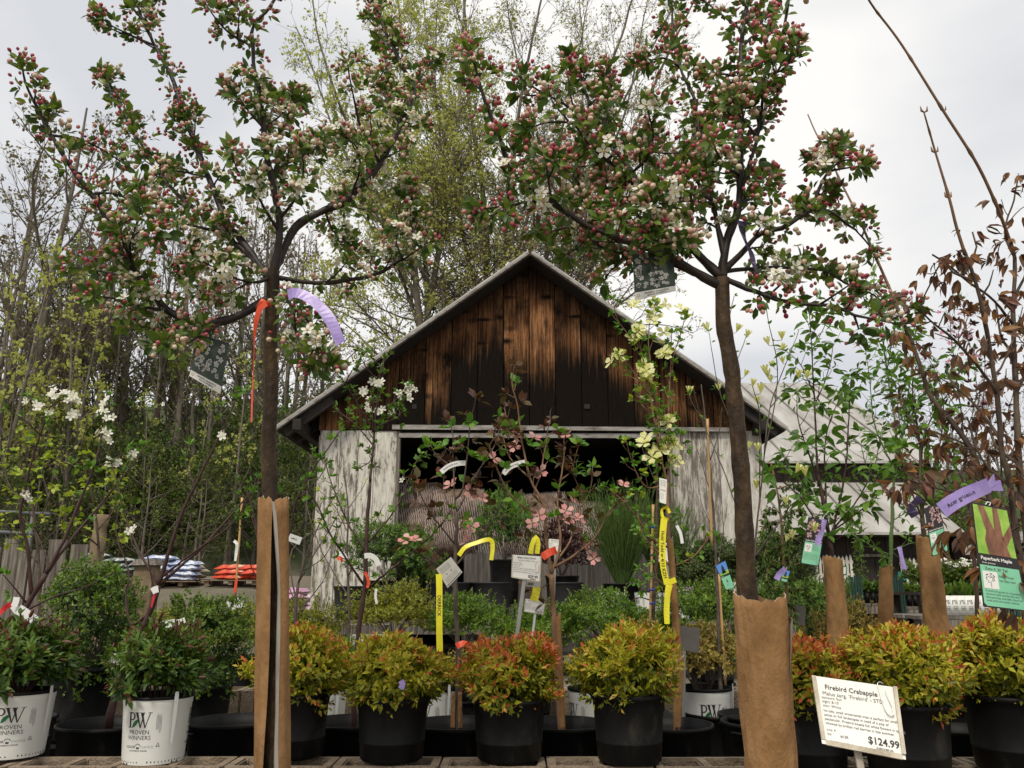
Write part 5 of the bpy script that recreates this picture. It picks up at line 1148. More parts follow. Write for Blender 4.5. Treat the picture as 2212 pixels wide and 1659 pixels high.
whip('yellow_magnolia', 'slim tree with closed yellow green buds, right behind the right crabapple trunk', 'tree', 4.3, [
 ([(1640,1500),(1625,1300),(1608,1106),(1602,950)], .012, .008, 0), ([(1602,950),(1601,853),(1575,713),(1585,640)], .006, .002, .1), ([(1603,960),(1555,846),(1531,716)], .004, .0015, -.1), ([(1625,1280),(1648,1000),(1661,880),(1705,765),(1725,713)], .006, .002, .2), ([(1650,980),(1678,813),(1661,703),(1655,656)], .004, .002, -.1), ([(1640,1080),(1640,900),(1625,833)], .004, .002, -.2), ([(1604,870),(1591,793),(1611,726)], .003, .002, .1), ([(1630,1200),(1690,1120),(1714,1090),(1762,1060)], .005, .002, -.2), ([(1660,880),(1700,840),(1735,820)], .003, .0015, .1), ([(1620,1180),(1580,1060),(1540,960),(1488,853)], .004, .0015, .1)],
 bark='grey_twig', leaf=dict(mats=['fresh_leaf'], T=T_O, size=.03, n=(2, 4), sp=.16, tl=.03, t0=.3), fl=dict(mats=['yellow_bract'], T=flower(6, .8, 2.2), size=.021, cen='green_stem', up=1.6, spots=[(x, y, 1, 2) for x, y in ((1531,716),(1591,713),(1611,726),(1591,793),(1608,816),(1625,833),(1555,846),(1488,853),(1661,746),(1691,735),(1685,756),(1675,793),(1692,785),(1655,820),(1665,830),(1641,846),(1635,876),(1725,820),(1741,818),(1618,970),(1638,976),(1605,990),(1721,1023),(1741,1030),(1635,1053),(1698,1169),(1714,1163),(1762,1152),(1702,1094),(1652,812))]), group=GW, pot=(.2,.36), seed=49)
kl = dict(mats=['kousa_leaf', 'fresh_leaf'], w=[.7,.3], T=oval(.24, .06, .32), size=.082, n=(3, 6), sp=.075, tl=.10, t0=.05, droop=.35, spread=(.6, 1.3))
whip('kousa_dogwood', 'leafy green tree in smooth brown wrap, pink and mint tag at its left side', 'tree', 4.8, [
 ([(1815,1560),(1800,1300),(1795,1193),(1783,1112),(1771,1042)], .016, .010, 0), ([(1771,1042),(1765,1000),(1758,853),(1751,693),(1748,655)], .007, .0025, .1), ([(1796,1180),(1808,1106),(1825,1020),(1835,870),(1838,820)], .007, .0025, -.2), ([(1788,1130),(1785,953),(1818,853),(1850,810)], .006, .002, .25), ([(1775,1050),(1728,920),(1721,846)], .006, .002, -.2), ([(1795,1190),(1740,1090),(1690,1040),(1660,1020)], .006, .002, -.25), ([(1790,1150),(1850,1080),(1890,1000),(1900,950)], .006, .002, .2), ([(1780,1100),(1720,1040),(1690,980)], .005, .002, .2), ([(1800,1150),(1860,1100),(1905,1060)], .005, .002, -.2), ([(1758,853),(1730,790),(1700,760)], .004, .002, -.1), ([(1758,870),(1790,800),(1800,740)], .004, .002, .1), ([(1752,760),(1780,710),(1790,680)], .003, .002, .1)],
 bark='maroon_twig', leaf=kl, group=GW, pot=(.205,.38), seed=50)
whip('fringe_tree', 'tall tree with light fresh green leaves between two wrapped trunks at right', 'tree', 5.45, [
 ([(1915,1540),(1922,1300),(1926,1217),(1928,1068)], .016, .011, 0), ([(1928,1068),(1935,950),(1912,800),(1898,700),(1888,600),(1900,565)], .008, .0025, .1), ([(1929,1040),(1960,850),(1978,760),(1975,700)], .007, .0025, -.15), ([(1920,1199),(1892,1185),(1848,1153),(1842,1130)], .005, .002, -.2), ([(1928,1120),(1961,1104),(1985,1080)], .004, .002, .1), ([(1930,1020),(1890,920),(1880,830),(1870,760)], .006, .002, .2), ([(1925,1190),(1960,1175),(1990,1168)], .004, .002, 0), ([(1928,960),(1990,860),(2010,800)], .005, .002, .2), ([(1912,800),(1930,720),(1940,660)], .004, .002, -.2), ([(1928,1070),(1880,1020),(1860,960)], .005, .002, -.1), ([(1900,700),(1875,660),(1870,620)], .003, .002, 0), ([(1940,900),(1925,830),(1935,770)], .004, .002, .3)],
 bark='green_stem', leaf=dict(kl, mats=['fresh_leaf', 'mid_leaf'], size=.060, droop=.2, sp=.045), group=GW, pot=(.205,.38), seed=51)
whip('kousa_dogwood', 'dark leaved tree above the thick creased wrap, pink and mint tag at its right', 'tree', 4.9, [
 ([(2022,1560),(2005,1300),(1995,1159),(1991,1102),(1989,1042)], .018, .011, 0), ([(1989,1042),(1985,950),(1970,850),(1975,720)], .008, .0025, .1), ([(1991,1102),(2020,1000),(2040,900),(2030,820)], .007, .002, -.1), ([(1992,1120),(1960,1040),(1940,960)], .006, .002, -.2), ([(1992,1110),(2060,1040),(2090,980)], .006, .002, .2), ([(1990,1060),(2000,930),(2060,830),(2080,790)], .006, .002, .2), ([(1993,1140),(2050,1080),(2100,1060)], .005, .002, -.2), ([(1985,960),(1950,880),(1940,820)], .004, .002, .1)],
 bark='bark', leaf=dict(kl, mats=['kousa_leaf', 'maroon_leaf'], w=[.8,.2], sp=.06), group=GW, pot=(.205,.38), seed=52)
whip('flowering_plum', 'purple leaved tree with magenta blossom, behind the paperbark maple at right', 'tree', 6.0, [
 ([(2120,1500),(2110,1300),(2100,1150),(2090,1050)], .018, .010, 0), ([(2090,1050),(2080,900),(2060,760),(2050,660)], .007, .002, -.1), ([(2090,1040),(2120,880),(2130,760)], .007, .002, .1), ([(2090,1060),(2040,950),(2010,860),(1990,800)], .006, .002, -.1), ([(2095,1080),(2150,980),(2180,880),(2200,800)], .006, .002, .2), ([(2080,900),(2030,820),(2000,760)], .004, .002, .1), ([(2085,960),(2110,850),(2090,720)], .004, .002, .2), ([(2060,760),(2085,700),(2095,660)], .004, .002, 0)],
 bark='maroon_twig', leaf=dict(mats=['plum_leaf', 'mid_leaf'], w=[.75,.25], T=T_O, size=.04, n=(4, 8), sp=.04, tl=.1, t0=.1), fl=dict(mats=['magenta'], T=T_F5, size=.018, up=.4, spots=[(2060,700,14,22),(2050,770,10,22),(2090,720,10,20),(2110,800,10,24),(2020,830,7,18),(2085,660,8,12),(2140,850,7,20)]), group=GW, seed=53)
pl = dict(mats=['paper_leaf', 'maroon_leaf'], w=[.8,.2], T=(lambda V: V)(oval(.19, .07, .35)), size=.035, n=(2, 4), sp=.066, tl=.06, t0=.05, droop=.7, tri=True, pet=.28, spread=(.5, 1.2), skip0=True)
whip('paperbark_maple', 'paperbark maple with drooping rusty leaves and long bare arching shoots at the right edge', 'tree', 1.95, [
 ([(2300,1800),(2262,1500),(2232,1330),(2212,1290)], .013, .011, 0),
 ([(2212,1290),(2175,1210),(2150,1130),(2128,1046),(2095,966),(2050,905),(2008,853),(1968,740),(1935,653)], .0085, .004, .1),
 ([(2240,1360),(2205,1200),(2181,1053),(2161,953),(2151,853),(2141,753),(2128,686),(2108,610),(2085,550)], .008, .004, -.15),
 ([(2245,1380),(2225,1180),(2208,1000),(2200,850),(2192,700),(2195,600),(2188,540)], .010, .0045, .15),
 ([(2151,853),(2110,790),(2060,740),(2010,700),(1985,660)], .004, .002, -.2), ([(2108,610),(2060,590),(2035,570),(1998,640)], .003, .0018, .2), ([(2192,700),(2150,650),(2101,613),(2040,565),(2015,550)], .004, .002, -.2), ([(2161,953),(2110,880),(2060,830),(2040,790)], .004, .002, .2), ([(2181,1053),(2120,990),(2090,900)], .004, .002, .1), ([(2205,1200),(2150,1100),(2110,1070),(2040,1060),(1960,1035)], .004, .002, -.2), ([(2128,1046),(2050,1060),(1980,1035),(1955,1020)], .0035, .002, .1), ([(2208,1000),(2150,960),(2140,900)], .004, .002, .2), ([(2192,640),(2212,600),(2230,540)], .004, .002, 0), ([(2196,780),(2160,720),(2150,650)], .004, .002, .1), ([(2095,966),(2040,940),(1975,920),(1965,900)], .003, .002, .1), ([(2222,1170),(2160,1180),(2130,1200),(2085,1145)], .0035, .002, -.15), ([(2230,1280),(2200,1275),(2180,1262)], .003, .002, -.25), ([(2188,560),(2170,500),(2190,430),(2200,380)], .003, .002, .1), ([(2085,600),(2110,530),(2100,500)], .003, .002, 0), ([(2200,850),(2230,760),(2240,700)], .004, .002, 0), ([(2150,830),(2180,760),(2200,690)], .003, .002, .2)],
 bark='bark', leaf=pl, seed=54)
# bare leading shoots of the maple
_mp = [o for o in SC.objects if o.name == 'paperbark_maple'][0]; _sh = MB()
for pts, r0, r1, Y, dY in (([(2188,540),(2168,483),(2148,433),(2108,350),(2038,240),(1948,97),(1890,20),(1868,-15)], .0046, .0026, 2.10, -.25), ([(2085,550),(2066,490),(2051,430),(2021,330),(2008,285),(1996,243)], .004, .0018, 1.80, -.1), ([(1935,653),(1891,553),(1850,460),(1815,390),(1790,335),(1763,288),(1745,247)], .004, .0018, 2.05, .2)):
    c = smooth(PP(pts, Y, dY), .015); r = np.linspace(r0, r1, len(c)); r[::9] *= 1.35; _sh.tube(c, r, 7)
for (x, y, Y) in ((2038,240,2.03),(2020,330,1.74),(1997,243,1.7),(2049,428,1.78)):
    for sg in (-1, 1): p = P(x, y, Y); _sh.tube(np.array([p, p+[sg*.006, 0, .004], p+[sg*.008, 0, .016]]), np.array([.0015, .0028, .0008]), 5)
part(_sh, 'leading_shoots', M['tan_stem'], _mp)
# smaller paper wraps
wrap('smooth brown paper wrap on the leafy tree with the leftmost pink and mint tag', (1798,1205), (1815,1420), 4.8, .050, .056, 1.5, .3, z0=.36)
wrap('shortest brown paper wrap, ending above the spirea behind the large price sign', (1914,1223), (1912,1380), 5.45, .036, .052, 2.6, .3, z0=.56)
wrap('thick creased brown paper wrap with a pink and mint tag at its right', (2002,1157), (2028,1412), 4.9, .056, .068, -.3, .35, z0=.36)
wrap('narrow brown paper wrap on the stem of the yellow flowering tree, upper length', (1447,1165), (1466,1425), 3.85, .013, .017, -.2, .3, z0=.70-.08)
wrap('narrow brown paper wrap low on the stem of the yellow flowering tree, ragged foot', (1467,1422), (1463,1568), 3.84, .021, .016, .6, .3, z0=.37)
wrap('split brown paper wrap on the lower stem of the left pink dogwood', (987,1500), (986,1570), 3.9, .022, .026, -1.5, .6, z0=.36)
wrap('brown paper wrap low on the stem of the right pink dogwood, flaring at its top', (1205,1330), (1213,1560), 3.9, .013, .018, .2, .8, z0=.36)

BZ = .62                                        # bench top at the back
# ================================================================ rows of shrubs behind
def shrub_proto(name, seed, mats, rx, rz, n, leaf, pot=(.14, .25), zc=None, **kw):
    global rng; rng = np.random.default_rng(seed); t = thing(name, 'x', 'potted shrub', (0,0,0)); pot_parts(t, pot[0], pot[1])
    bush_parts(t, rx, rz, (pot[1]+rz*.75) if zc is None else zc, n, leaf, mats, **kw); return t
SPR = lambda k, s, h: [(rng.normal()*s, rng.normal()*s, rng.uniform(h*.6, h), 26) for _ in range(k)]
rng = np.random.default_rng(77)
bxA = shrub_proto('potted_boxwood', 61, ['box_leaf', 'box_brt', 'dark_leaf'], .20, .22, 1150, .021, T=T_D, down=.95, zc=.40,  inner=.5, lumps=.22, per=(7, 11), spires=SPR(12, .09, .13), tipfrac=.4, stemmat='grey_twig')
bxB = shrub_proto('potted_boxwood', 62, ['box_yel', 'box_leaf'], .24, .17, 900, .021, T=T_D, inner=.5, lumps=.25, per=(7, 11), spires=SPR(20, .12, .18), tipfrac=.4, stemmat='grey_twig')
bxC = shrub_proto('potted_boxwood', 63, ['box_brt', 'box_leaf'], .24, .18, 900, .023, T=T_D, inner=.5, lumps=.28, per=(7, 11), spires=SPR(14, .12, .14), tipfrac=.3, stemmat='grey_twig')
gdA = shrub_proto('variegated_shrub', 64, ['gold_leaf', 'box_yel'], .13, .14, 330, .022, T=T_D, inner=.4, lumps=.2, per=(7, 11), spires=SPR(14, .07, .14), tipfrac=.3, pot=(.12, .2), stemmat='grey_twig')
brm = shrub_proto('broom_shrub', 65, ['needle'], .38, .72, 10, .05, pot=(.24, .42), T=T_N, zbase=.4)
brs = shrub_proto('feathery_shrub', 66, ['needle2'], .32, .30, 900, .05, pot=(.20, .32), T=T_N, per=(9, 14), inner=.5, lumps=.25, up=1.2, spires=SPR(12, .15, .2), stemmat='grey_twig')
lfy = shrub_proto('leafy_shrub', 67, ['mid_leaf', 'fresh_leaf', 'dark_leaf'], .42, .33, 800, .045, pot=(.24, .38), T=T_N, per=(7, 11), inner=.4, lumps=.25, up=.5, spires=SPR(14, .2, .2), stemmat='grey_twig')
plm = shrub_proto('purple_shrub', 68, ['plum_leaf'], .30, .34, 560, .035, pot=(.20, .36), T=T_O, per=(7, 11), inner=.35, lumps=.2, spires=SPR(8, .14, .15))
def needles():
    global rng; rng = np.random.default_rng(5); st = MB(); nd = Acc()
    for i in range(300):
        a = rng.random()*6.28; q = rng.random()**.6; c = twig((.05*math.cos(a), .05*math.sin(a), .38), (math.cos(a)*q*.55, math.sin(a)*q*.55, 1), rng.uniform(.7, 1.35), .35, .07, 7); st.tube(c, np.linspace(.0045, .0015, len(c)), 3, cap=False)
        for k in range(70):
            f = rng.uniform(.2, 1)*(len(c)-1); j = min(len(c)-2, int(f)); p = c[j]+(c[j+1]-c[j])*(f-j); nd.add(p, around(unit(c[j+1]-c[j]), 1, .15, .6)[0], rdir(1), rng.uniform(.05, .11))
    m = MB(); nd.flush(m, (np.array([[0,-.022,0],[1,0,0],[0,.022,0]]), [np.array([[0,1,2]])]));
    for ch in list(brm.children):
        if ch.name.startswith(('foliage', 'stems')): bpy.data.objects.remove(ch)
    part(st, 'stems', M['green_stem'], brm, True); part(m, 'foliage', M['needle'], brm, True)
needles()
first = set()
def stand(x, Y, z0, z1, lab, w_=.13):
    t = thing('pot_stand', 'low dark crate under the '+' '.join(lab.split()[:10]), 'crate', (x, Y, z0), 'low dark crates under the potted plants'); m = MB(); m.box((x-w_, Y-w_, z1-.02), (x+w_, Y+w_, z1-.003)); part(m, 'top', M['potgrey'], t)
    for a in (-1, 1):
        m = MB(); m.box((x+a*w_*.9-.012, Y-w_*.95, z0+.002), (x+a*w_*.9+.012, Y+w_*.95, z1-.021)); part(m, 'side', M['potgrey'], t)
def put_sh(pr, px, Y, z, lab, grp, sc=1.0, rot=None):
    x = P(px, 1300, Y)[0]; base = BZ if 9.2 <= Y <= 10.6 else (.2 if 5.75 <= Y <= 6.6 else (.25 if 7.9 <= Y <= 8.9 and px < 1800 else 0.0)); z = max(z, base+.002)
    if z-base > .03: stand(x, Y, base, z, lab)
    elif z-base > 0: z = base+.002
    rot = rng.uniform(0, 6) if rot is None else rot
    if pr.name not in first: first.add(pr.name); o = pr; o.location = (x, Y, z); o.rotation_euler.z = rot; o.scale = sc if np.ndim(sc) else (sc,)*3; o['label'] = lab; o['group'] = grp; return o
    return dup(pr, (x, Y, z), rot, sc, lab, grp)
GB = 'boxwood shrubs in black pots'
put_sh(bxA, 195, 4.55, .2, 'largest boxwood at left, in a black pot beside the grey fence', GB, (1.25, 1.1, 1.42))
put_sh(bxA, 455, 4.5, .18, 'dark green boxwood in a black pot, just left of the left trunk guard', GB, (1.15, 1.0, 1.18))
put_sh(bxB, 400, 5.6, .3, 'yellowish boxwood behind the second white printed pot', GB, .95)
put_sh(bxA, 300, 5.4, .2, 'green boxwood between the two larger dark ones at left', GB, .9)
put_sh(bxB, 525, 5.6, .28, 'yellow green boxwood half hidden by the left trunk guard', GB, 1.0)
put_sh(bxB, 655, 5.6, .30, 'yellow green boxwood right of the left trunk guard', GB, 1.0)
put_sh(bxB, 850, 5.9, .36, 'spiky yellow green boxwood right of the white flowering tree stem', GB, (1.25, 1.1, 1.1))
put_sh(bxC, 740, 5.45, .20, 'small green boxwood at the foot of the white flowering tree', GB, .8)
put_sh(bxC, 1000, 6.1, .28, 'bright green boxwood behind the left pink dogwood stem', GB, 1.12)
put_sh(bxC, 1165, 6.0, .22, 'bright green boxwood behind the small price card', GB, 1.15)
put_sh(bxC, 1305, 6.1, .26, 'bright green boxwood right of the right pink dogwood trunk', GB, 1.2)
put_sh(bxC, 1415, 6.4, .34, 'bright green boxwood in front of the white buckets', GB, .8)
put_sh(bxC, 1530, 6.2, .32, 'bright green boxwood right of the long yellow ribbon', GB, 1.2)
put_sh(bxC, 1625, 6.0, .22, 'green boxwood peeping from behind the right trunk guard', GB, .9)
put_sh(bxA, 75, 5.35, .15, 'green boxwood at the foot of the grey fence, left of the largest', GB, .8)
GG = 'gold variegated shrubs'
put_sh(gdA, 1075, 4.72, .25, 'gold variegated shrub behind the reddest mound shrub', GG, .88)
put_sh(gdA, 1150, 4.78, .25, 'gold variegated sprigs behind the metal sign stake', GG, .85)
put_sh(gdA, 1385, 4.5, .34, 'gold variegated shrub peeping over the yellow green mound shrub', GG, .95)
put_sh(gdA, 998, 4.75, .2, 'gold variegated shrub behind the left pink dogwood stem', GG, .85)
put_sh(gdA, 1545, 5.4, .36, 'gold variegated shrub behind the dark sign back', GG, .8)
put_sh(gdA, 1755, 5.5, .33, 'gold variegated shrub left of the wrapped trunk above the price sign', GG, 1.0)
put_sh(gdA, 1835, 5.5, .33, 'gold variegated shrub right of the wrapped trunk above the price sign', GG, 1.15)
BZ = .62                                        # bench top at the back
GK = 'plants on the plank bench before the barn'
put_sh(brm, 1345, 9.9, BZ, 'tall fine needled broom shrub before the right side of the barn doorway', GK, .92)
put_sh(brm, 1440, 10.1, BZ, 'second tall broom shrub behind the yellow ribbon, against the white wall', GK, (.8, .8, .82))
put_sh(lfy, 835, 9.6, BZ-.05, 'spreading leafy green shrub before the left white barn wall', GK, 1.1)
put_sh(lfy, 915, 9.9, BZ-.05, 'smaller leafy green shrub beside the left door jamb', GK, .75)
put_sh(lfy, 1090, 10.0, BZ+.15, 'tall bright leafy shrub before the straw rolls', GK, (.75, .75, 1.35))
put_sh(plm, 1215, 10.1, BZ+.12, 'dark purple leaved shrub before the lower straw rolls', GK, 1.0)
for k, (x, s, d) in enumerate(((1545, 1.0, 'left of'), (1625, .95, 'behind'), (1690, 1.0, 'right of'))):
    put_sh(brs, x, 9.6-.1*k, BZ+.02, 'grey green feathery shrub %s the right crabapple trunk, before the barn corner' % d, GK, s)
put_sh(brs, 1500, 9.9, BZ, 'grey green feathery shrub against the white boards, next to the broom shrub', GK, .8)
# ================================================================ cards, tags, ribbons
def quad_px(c, Y): return [P(x, y, (Y if np.ndim(Y) == 0 else Y[i])) for i, (x, y) in enumerate(c)]
def card(name, label, cat, corners, Y, mats, group=None, body='body', th=.0015, mback=None):
    """corners px: bl, br, tr, tl"""
    q = quad_px(corners, Y); c = np.mean(q, 0); t = thing(name, label, cat, c, group); m = MB(); grid_card(m, q, th, 1 if mback else 0); part(m, body, [M[mats]]+([M[mback]] if mback else []), t); return t, q
def grid_card(m, q, th, mb_, n=7):
    q = np.array(q); nn = unit(np.cross(q[1]-q[0], q[3]-q[0])); u = np.linspace(0, 1, n); V = np.array([q[0]*(1-a)*(1-b)+q[1]*a*(1-b)+q[2]*a*b+q[3]*(1-a)*b for b in u for a in u])
    F = np.array([[j*n+i, j*n+i+1, (j+1)*n+i+1, (j+1)*n+i] for j in range(n-1) for i in range(n-1)]); N_ = n*n; o = m.n; m.add(np.vstack([V, V-nn*th]), [F], 0, False); m.F.append((F[:, ::-1]+N_+o, mb_, False))
    rim = [i for i in range(n)]+[j*n+n-1 for j in range(1, n)]+[N_-1-i for i in range(1, n)]+[(n-1-j)*n for j in range(1, n-1)]; k = len(rim)
    m.F.append((np.array([[rim[(i+1) % k], rim[i], rim[i]+N_, rim[(i+1) % k]+N_] for i in range(k)])+o, 0, False))
def write(t, q, w, h, items, mat_names, name='writing', eps=.0009):
    """items: (VF, x, y, scale, matindex)"""
    m = MB(); f = on_quad(q, w, h, eps)
    for it in items:
        (V, F), ox, oy, s, mi = it; f2 = on_quad(q, w, h, eps+(.0004 if mi >= 90 else 0)); put(m, [(x*s+ox, y*s+oy) for x, y in V], F, f2, mi % 90)
    return part(m, name, [M[k] for k in mat_names], t)
T = text2d
def bars(x, y, w, h, n=22):
    o = []; rg = random.Random(3); xx = x
    while xx < x+w: b = rg.choice((.006, .01, .018))*w*1.6; o.append((rect(0, 0, b, h), xx, y, 1, 0)); xx += b+rg.choice((.008, .014, .02))*w*1.6
    return o
# large price sign on a wooden looking metal stake, front right
t, q = card('price_sign', 'large white plant price sign on a stake, a paper clip at its top right corner', 'sign', [(1776,1606),(1957,1641),(1936,1485),(1753,1459)], (1.62,1.60,1.66,1.68), 'card', mback='zinc_back')
W_, H_ = 100., 82.
lines = [(T('Firebird Crabapple', 8.2, 'CENTER', .012), 45, 67, 1, 0), (T("Malus sarg. 'Firebird' - STD", 6.6), 46, 59.5, 1, 1),
 (T('xposure: Sun', 4.6, 'LEFT'), 8, 55, 1, 1), (T("eight: 8-10'", 4.6, 'LEFT'), 8, 50, 1, 1), (T('olor: White', 4.6, 'LEFT'), 8, 45, 1, 1),
 (T('his tidy, small ornamental tree is perfect for small', 4.4, 'LEFT', .006), 8, 39, 1, 1), (T('paces or full landscapes in need of a pop of', 4.4, 'LEFT', .006), 8, 34, 1, 1), (T('pectacular. Firebird boasts full white flowers in spring', 4.4, 'LEFT', .006), 8, 29, 1, 1), (T('ollowed by brillian red berries in late summer.', 4.4, 'LEFT', .006), 8, 24, 1, 1),
 (T('one: 4', 4.4, 'LEFT'), 8, 16.5, 1, 1), (T('ize:', 4.4, 'LEFT'), 8, 11.5, 1, 1), (T('#15R', 4.4, 'LEFT', .01), 24, 11.0, 1, 1), (T('$124.99', 11.5, 'LEFT', .02), 57, 10.5, 1, 0), (T('GREENFIELD', 5.6, 'LEFT'), 9, 2.0, 1, 2)]+[(a, b, c_, d, 0) for a, b, c_, d, e in bars(66, 1.2, 20, 6.5)]
write(t, q, W_, H_, lines, ['ink', 'ink_grey', 'ink_pale'])
m = MB(); f = on_quad(q, W_, H_, .002)
def strip(m, a, b, wdt, th, f, ins): 
    V = [f(*a), f(*b), f(b[0]+ins[0]*wdt, b[1]+ins[1]*wdt), f(a[0]+ins[0]*wdt, a[1]+ins[1]*wdt)]; m.quad(V, 0, th)
strip(m, (0, 82), (0, 5), 5, .0032, f, (1, 0)); strip(m, (95.5, 5), (95.5, 82), 4.5, .0032, f, (1, 0)); strip(m, (5, -1.0), (96, -1.0), 6, .0032, f, (0, 1))
part(m, 'metal_channel', M['zinc'], t)
m = MB(); f = on_quad(q, W_, H_, .0035); cl = [(88,84),(84,86),(81,83),(82,74),(84,60),(87,50),(91,46.5),(95,48),(95,56),(91.5,66),(89,75)]
m.tube(smooth([f(x-3.5, y-1) for x, y in cl], .002), .0009, 6); part(m, 'paper_clip', M['steel'], t)
m = MB(); a = P(1852, 1620, 1.625); b = P(1885, 1800, 1.62); m.bar(a, b, .012, .005, 0, up=(0, 1, 0)); part(m, 'stake', M['zinc'], t)

def small_sign(label, corners, Y, stake, price=None, lines=4, back=False, fs=9, stake_w=.012, group='metal plant signs on stakes', stake_mat='grey_post', text=None):
    t, q = card('plant_sign', label, 'sign', corners, Y, 'zinc_back' if back else 'card', group, mback='zinc_back')
    if not back:
        it = [(T(text or 'Magic Carpet Spirea', 7.5, 'CENTER', .01), 50, 66, 1, 0), (T('Spiraea jap. Magic Carpet', 5.5), 50, 58, 1, 1)]
        tx = ['Exposure: Sun', "Height: 18-24 in", 'Color: Pink', 'Glowing carpet of bright foliage that', 'turns from red to gold in the summer and', 'russet in fall. Small pink flowers in spring']
        it += [(T(s, 5, 'LEFT'), 6, 50-k*6, 1, 1) for k, s in enumerate(tx[:lines+2])]
        if price: it += [(T(price, 12, 'LEFT', .02), 58, 8, 1, 0)]+[(a_, b_, c_, d_, 0) for a_, b_, c_, d_, e_ in bars(66, 1.5, 18, 5)]
        write(t, q, 100, 76, it, ['ink', 'ink_grey'])
        f = on_quad(q, 100, 76, .002); m = MB(); strip(m, (0, 76), (0, 0), 3.5, .003, f, (1, 0)); strip(m, (96.5, 0), (96.5, 76), 3.5, .003, f, (1, 0)); strip(m, (3, -1), (97, -1), 4, .003, f, (0, 1)); part(m, 'metal_channel', M['zinc'], t)
    (x0, y0), (x1, y1) = stake; Y0 = Y if np.ndim(Y) == 0 else Y[0]; m = MB(); m.bar(P(x0, y0, Y0+.004), P(x1, y1, Y0+.004), stake_w, .004, 0, up=(0, 1, 0)); part(m, 'stake', M[stake_mat], t); return t, q
t, q = small_sign('white price card reading $29.99 on a long leaning metal stake, among the dogwoods', [(1104,1247),(1167,1257),(1170,1202),(1106,1198)], 3.62, ((1133,1250),(1110,1420)), '$29.99', stake_w=.016)
f = on_quad(q, 100, 76, .003); m = MB(); m.tube(smooth([f(*p) for p in ((90,58),(86,60),(82,57),(82,40),(84,28),(88,26),(92,30),(92,50))], .003), .0008, 5); part(m, 'paper_clip', M['steel'], t)
small_sign('smaller white price card on a short pale stake, lower than the $29.99 one', [(1131,1321),(1174,1328),(1179,1299),(1134,1293)], 4.4, ((1156,1325),(1150,1375)), '$24.99', stake_w=.012, stake_mat='white_strip', text='Green Velvet Boxwood')
small_sign('small white card on a thin grey stake behind the right pink dogwood', [(1183,1191),(1211,1192),(1213,1166),(1185,1164)], 6.5, ((1200,1190),(1196,1300)), None, 2, stake_w=.016)
small_sign('small pale photo card on a stake behind the long yellow ribbon, near the broom shrub', [(1422,1213),(1450,1216),(1451,1173),(1424,1172)], 6.5, ((1442,1214),(1447,1300)), None, 0, stake_w=.014)
small_sign('dark square sign back behind the wrapped stem of the yellow flowering tree', [(1455,1401),(1510,1411),(1512,1357),(1457,1350)], 4.3, ((1478,1400),(1476,1590)), back=True, stake_w=.016)
small_sign('dark sign back on a stake right of the wide paper trunk guard', [(1692,1343),(1739,1352),(1741,1310),(1694,1305)], 5.2, ((1716,1345),(1713,1480)), back=True, stake_w=.018)
small_sign('largest dark sign back leaning left of the thick creased paper wrap', [(1955,1401),(2012,1406),(2016,1362),(1968,1358)], 5.4, ((1990,1404),(1984,1440)), back=True, stake_w=.018)
t, q = card('plant_label', 'grey label printed with a green plant picture above the big price sign, left of centre', 'label', [(1846,1414),(1886,1411),(1876,1378),(1838,1380)], 4.6, 'tag_black', 'printed photo plant tags')
write(t, q, 10, 10, [(polys([[(1.5,1),(8,1.2),(8.8,4),(7,7),(4,7.8),(2,5)]]), 0, 0, 1, 0), (rect(4, 8.4, 8.5, 9.2), 0, 0, 1, 1), (rect(1, -.2, 9.5, 1), 0, 0, 1, 1)], ['tag_lime', 'card'], 'picture')
m = MB(); m.bar(P(1862, 1412, 4.61), P(1866, 1450, 4.61), .008, .003); part(m, 'stake', M['white_strip'], t)

# flower photo tags hanging in the crabapples
def flower_tag(label, corners, Y, seed, w=10., h=13., string=None):
    t, q = card('photo_tag', label, 'tag', corners, Y, 'tag_photo', 'printed photo plant tags', th=.001, mback='card'); rg = random.Random(seed); it = []
    for k in range(34):
        cx, cy, s = rg.uniform(1, 9), rg.uniform(2.9, h-1), rg.uniform(.35, .75); a0 = rg.random()*6
        for j in range(5):
            a = a0+j*1.257; it.append((polys([[(cx, cy), (cx+s*math.cos(a-.5), cy+s*math.sin(a-.5)), (cx+s*1.25*math.cos(a), cy+s*1.25*math.sin(a)), (cx+s*math.cos(a+.5), cy+s*math.sin(a+.5))]]), 0, 0, 1, 0))
    write(t, q, w, h, it, ['petal_print'], 'flower_picture', .0006)
    it = [(rect(0, 0, w, 1.9), 0, 0, 1, 0)]; write(t, q, w, h, it, ['card'], 'label_band', .0008)
    it = [(T('FIREBIRD CRABAPPLE', .62, 'CENTER', .02), w/2+.3, 1.05, 1, 0), (T('MALUS FIREBIRD', .62, 'CENTER', .02), w/2+.3, .38, 1, 0)]
    rr = [[(.8+.42*math.cos(a), .95+.42*math.sin(a)), (.8+.28*math.cos(a), .95+.28*math.sin(a)), (.8+.28*math.cos(a+.5), .95+.28*math.sin(a+.5)), (.8+.42*math.cos(a+.5), .95+.42*math.sin(a+.5))] for a in np.arange(0, 6.2, .5)]
    it.append((polys(rr), 0, 0, 1, 1)); write(t, q, w, h, it, ['ink_grey', 'bamboo'], 'writing', .0012)
    if string: m = MB(); m.tube(smooth([P(x, y, Y if np.ndim(Y) == 0 else Y[3]) for x, y in string], .01), .0009, 4); part(m, 'string', M['white_strip'], t)
flower_tag('dark blossom photo tag hanging tilted under the left crabapple crown', [(409,812),(476,851),(495,742),(432,722)], 2.26, 4, string=[(462,732),(455,715),(446,700)])
flower_tag('dark blossom photo tag hanging under the right crabapple crown near the barn roof', [(1372,649),(1460,628),(1455,556),(1365,538)], 1.92, 9, string=[(1415,548),(1420,535),(1425,528)])

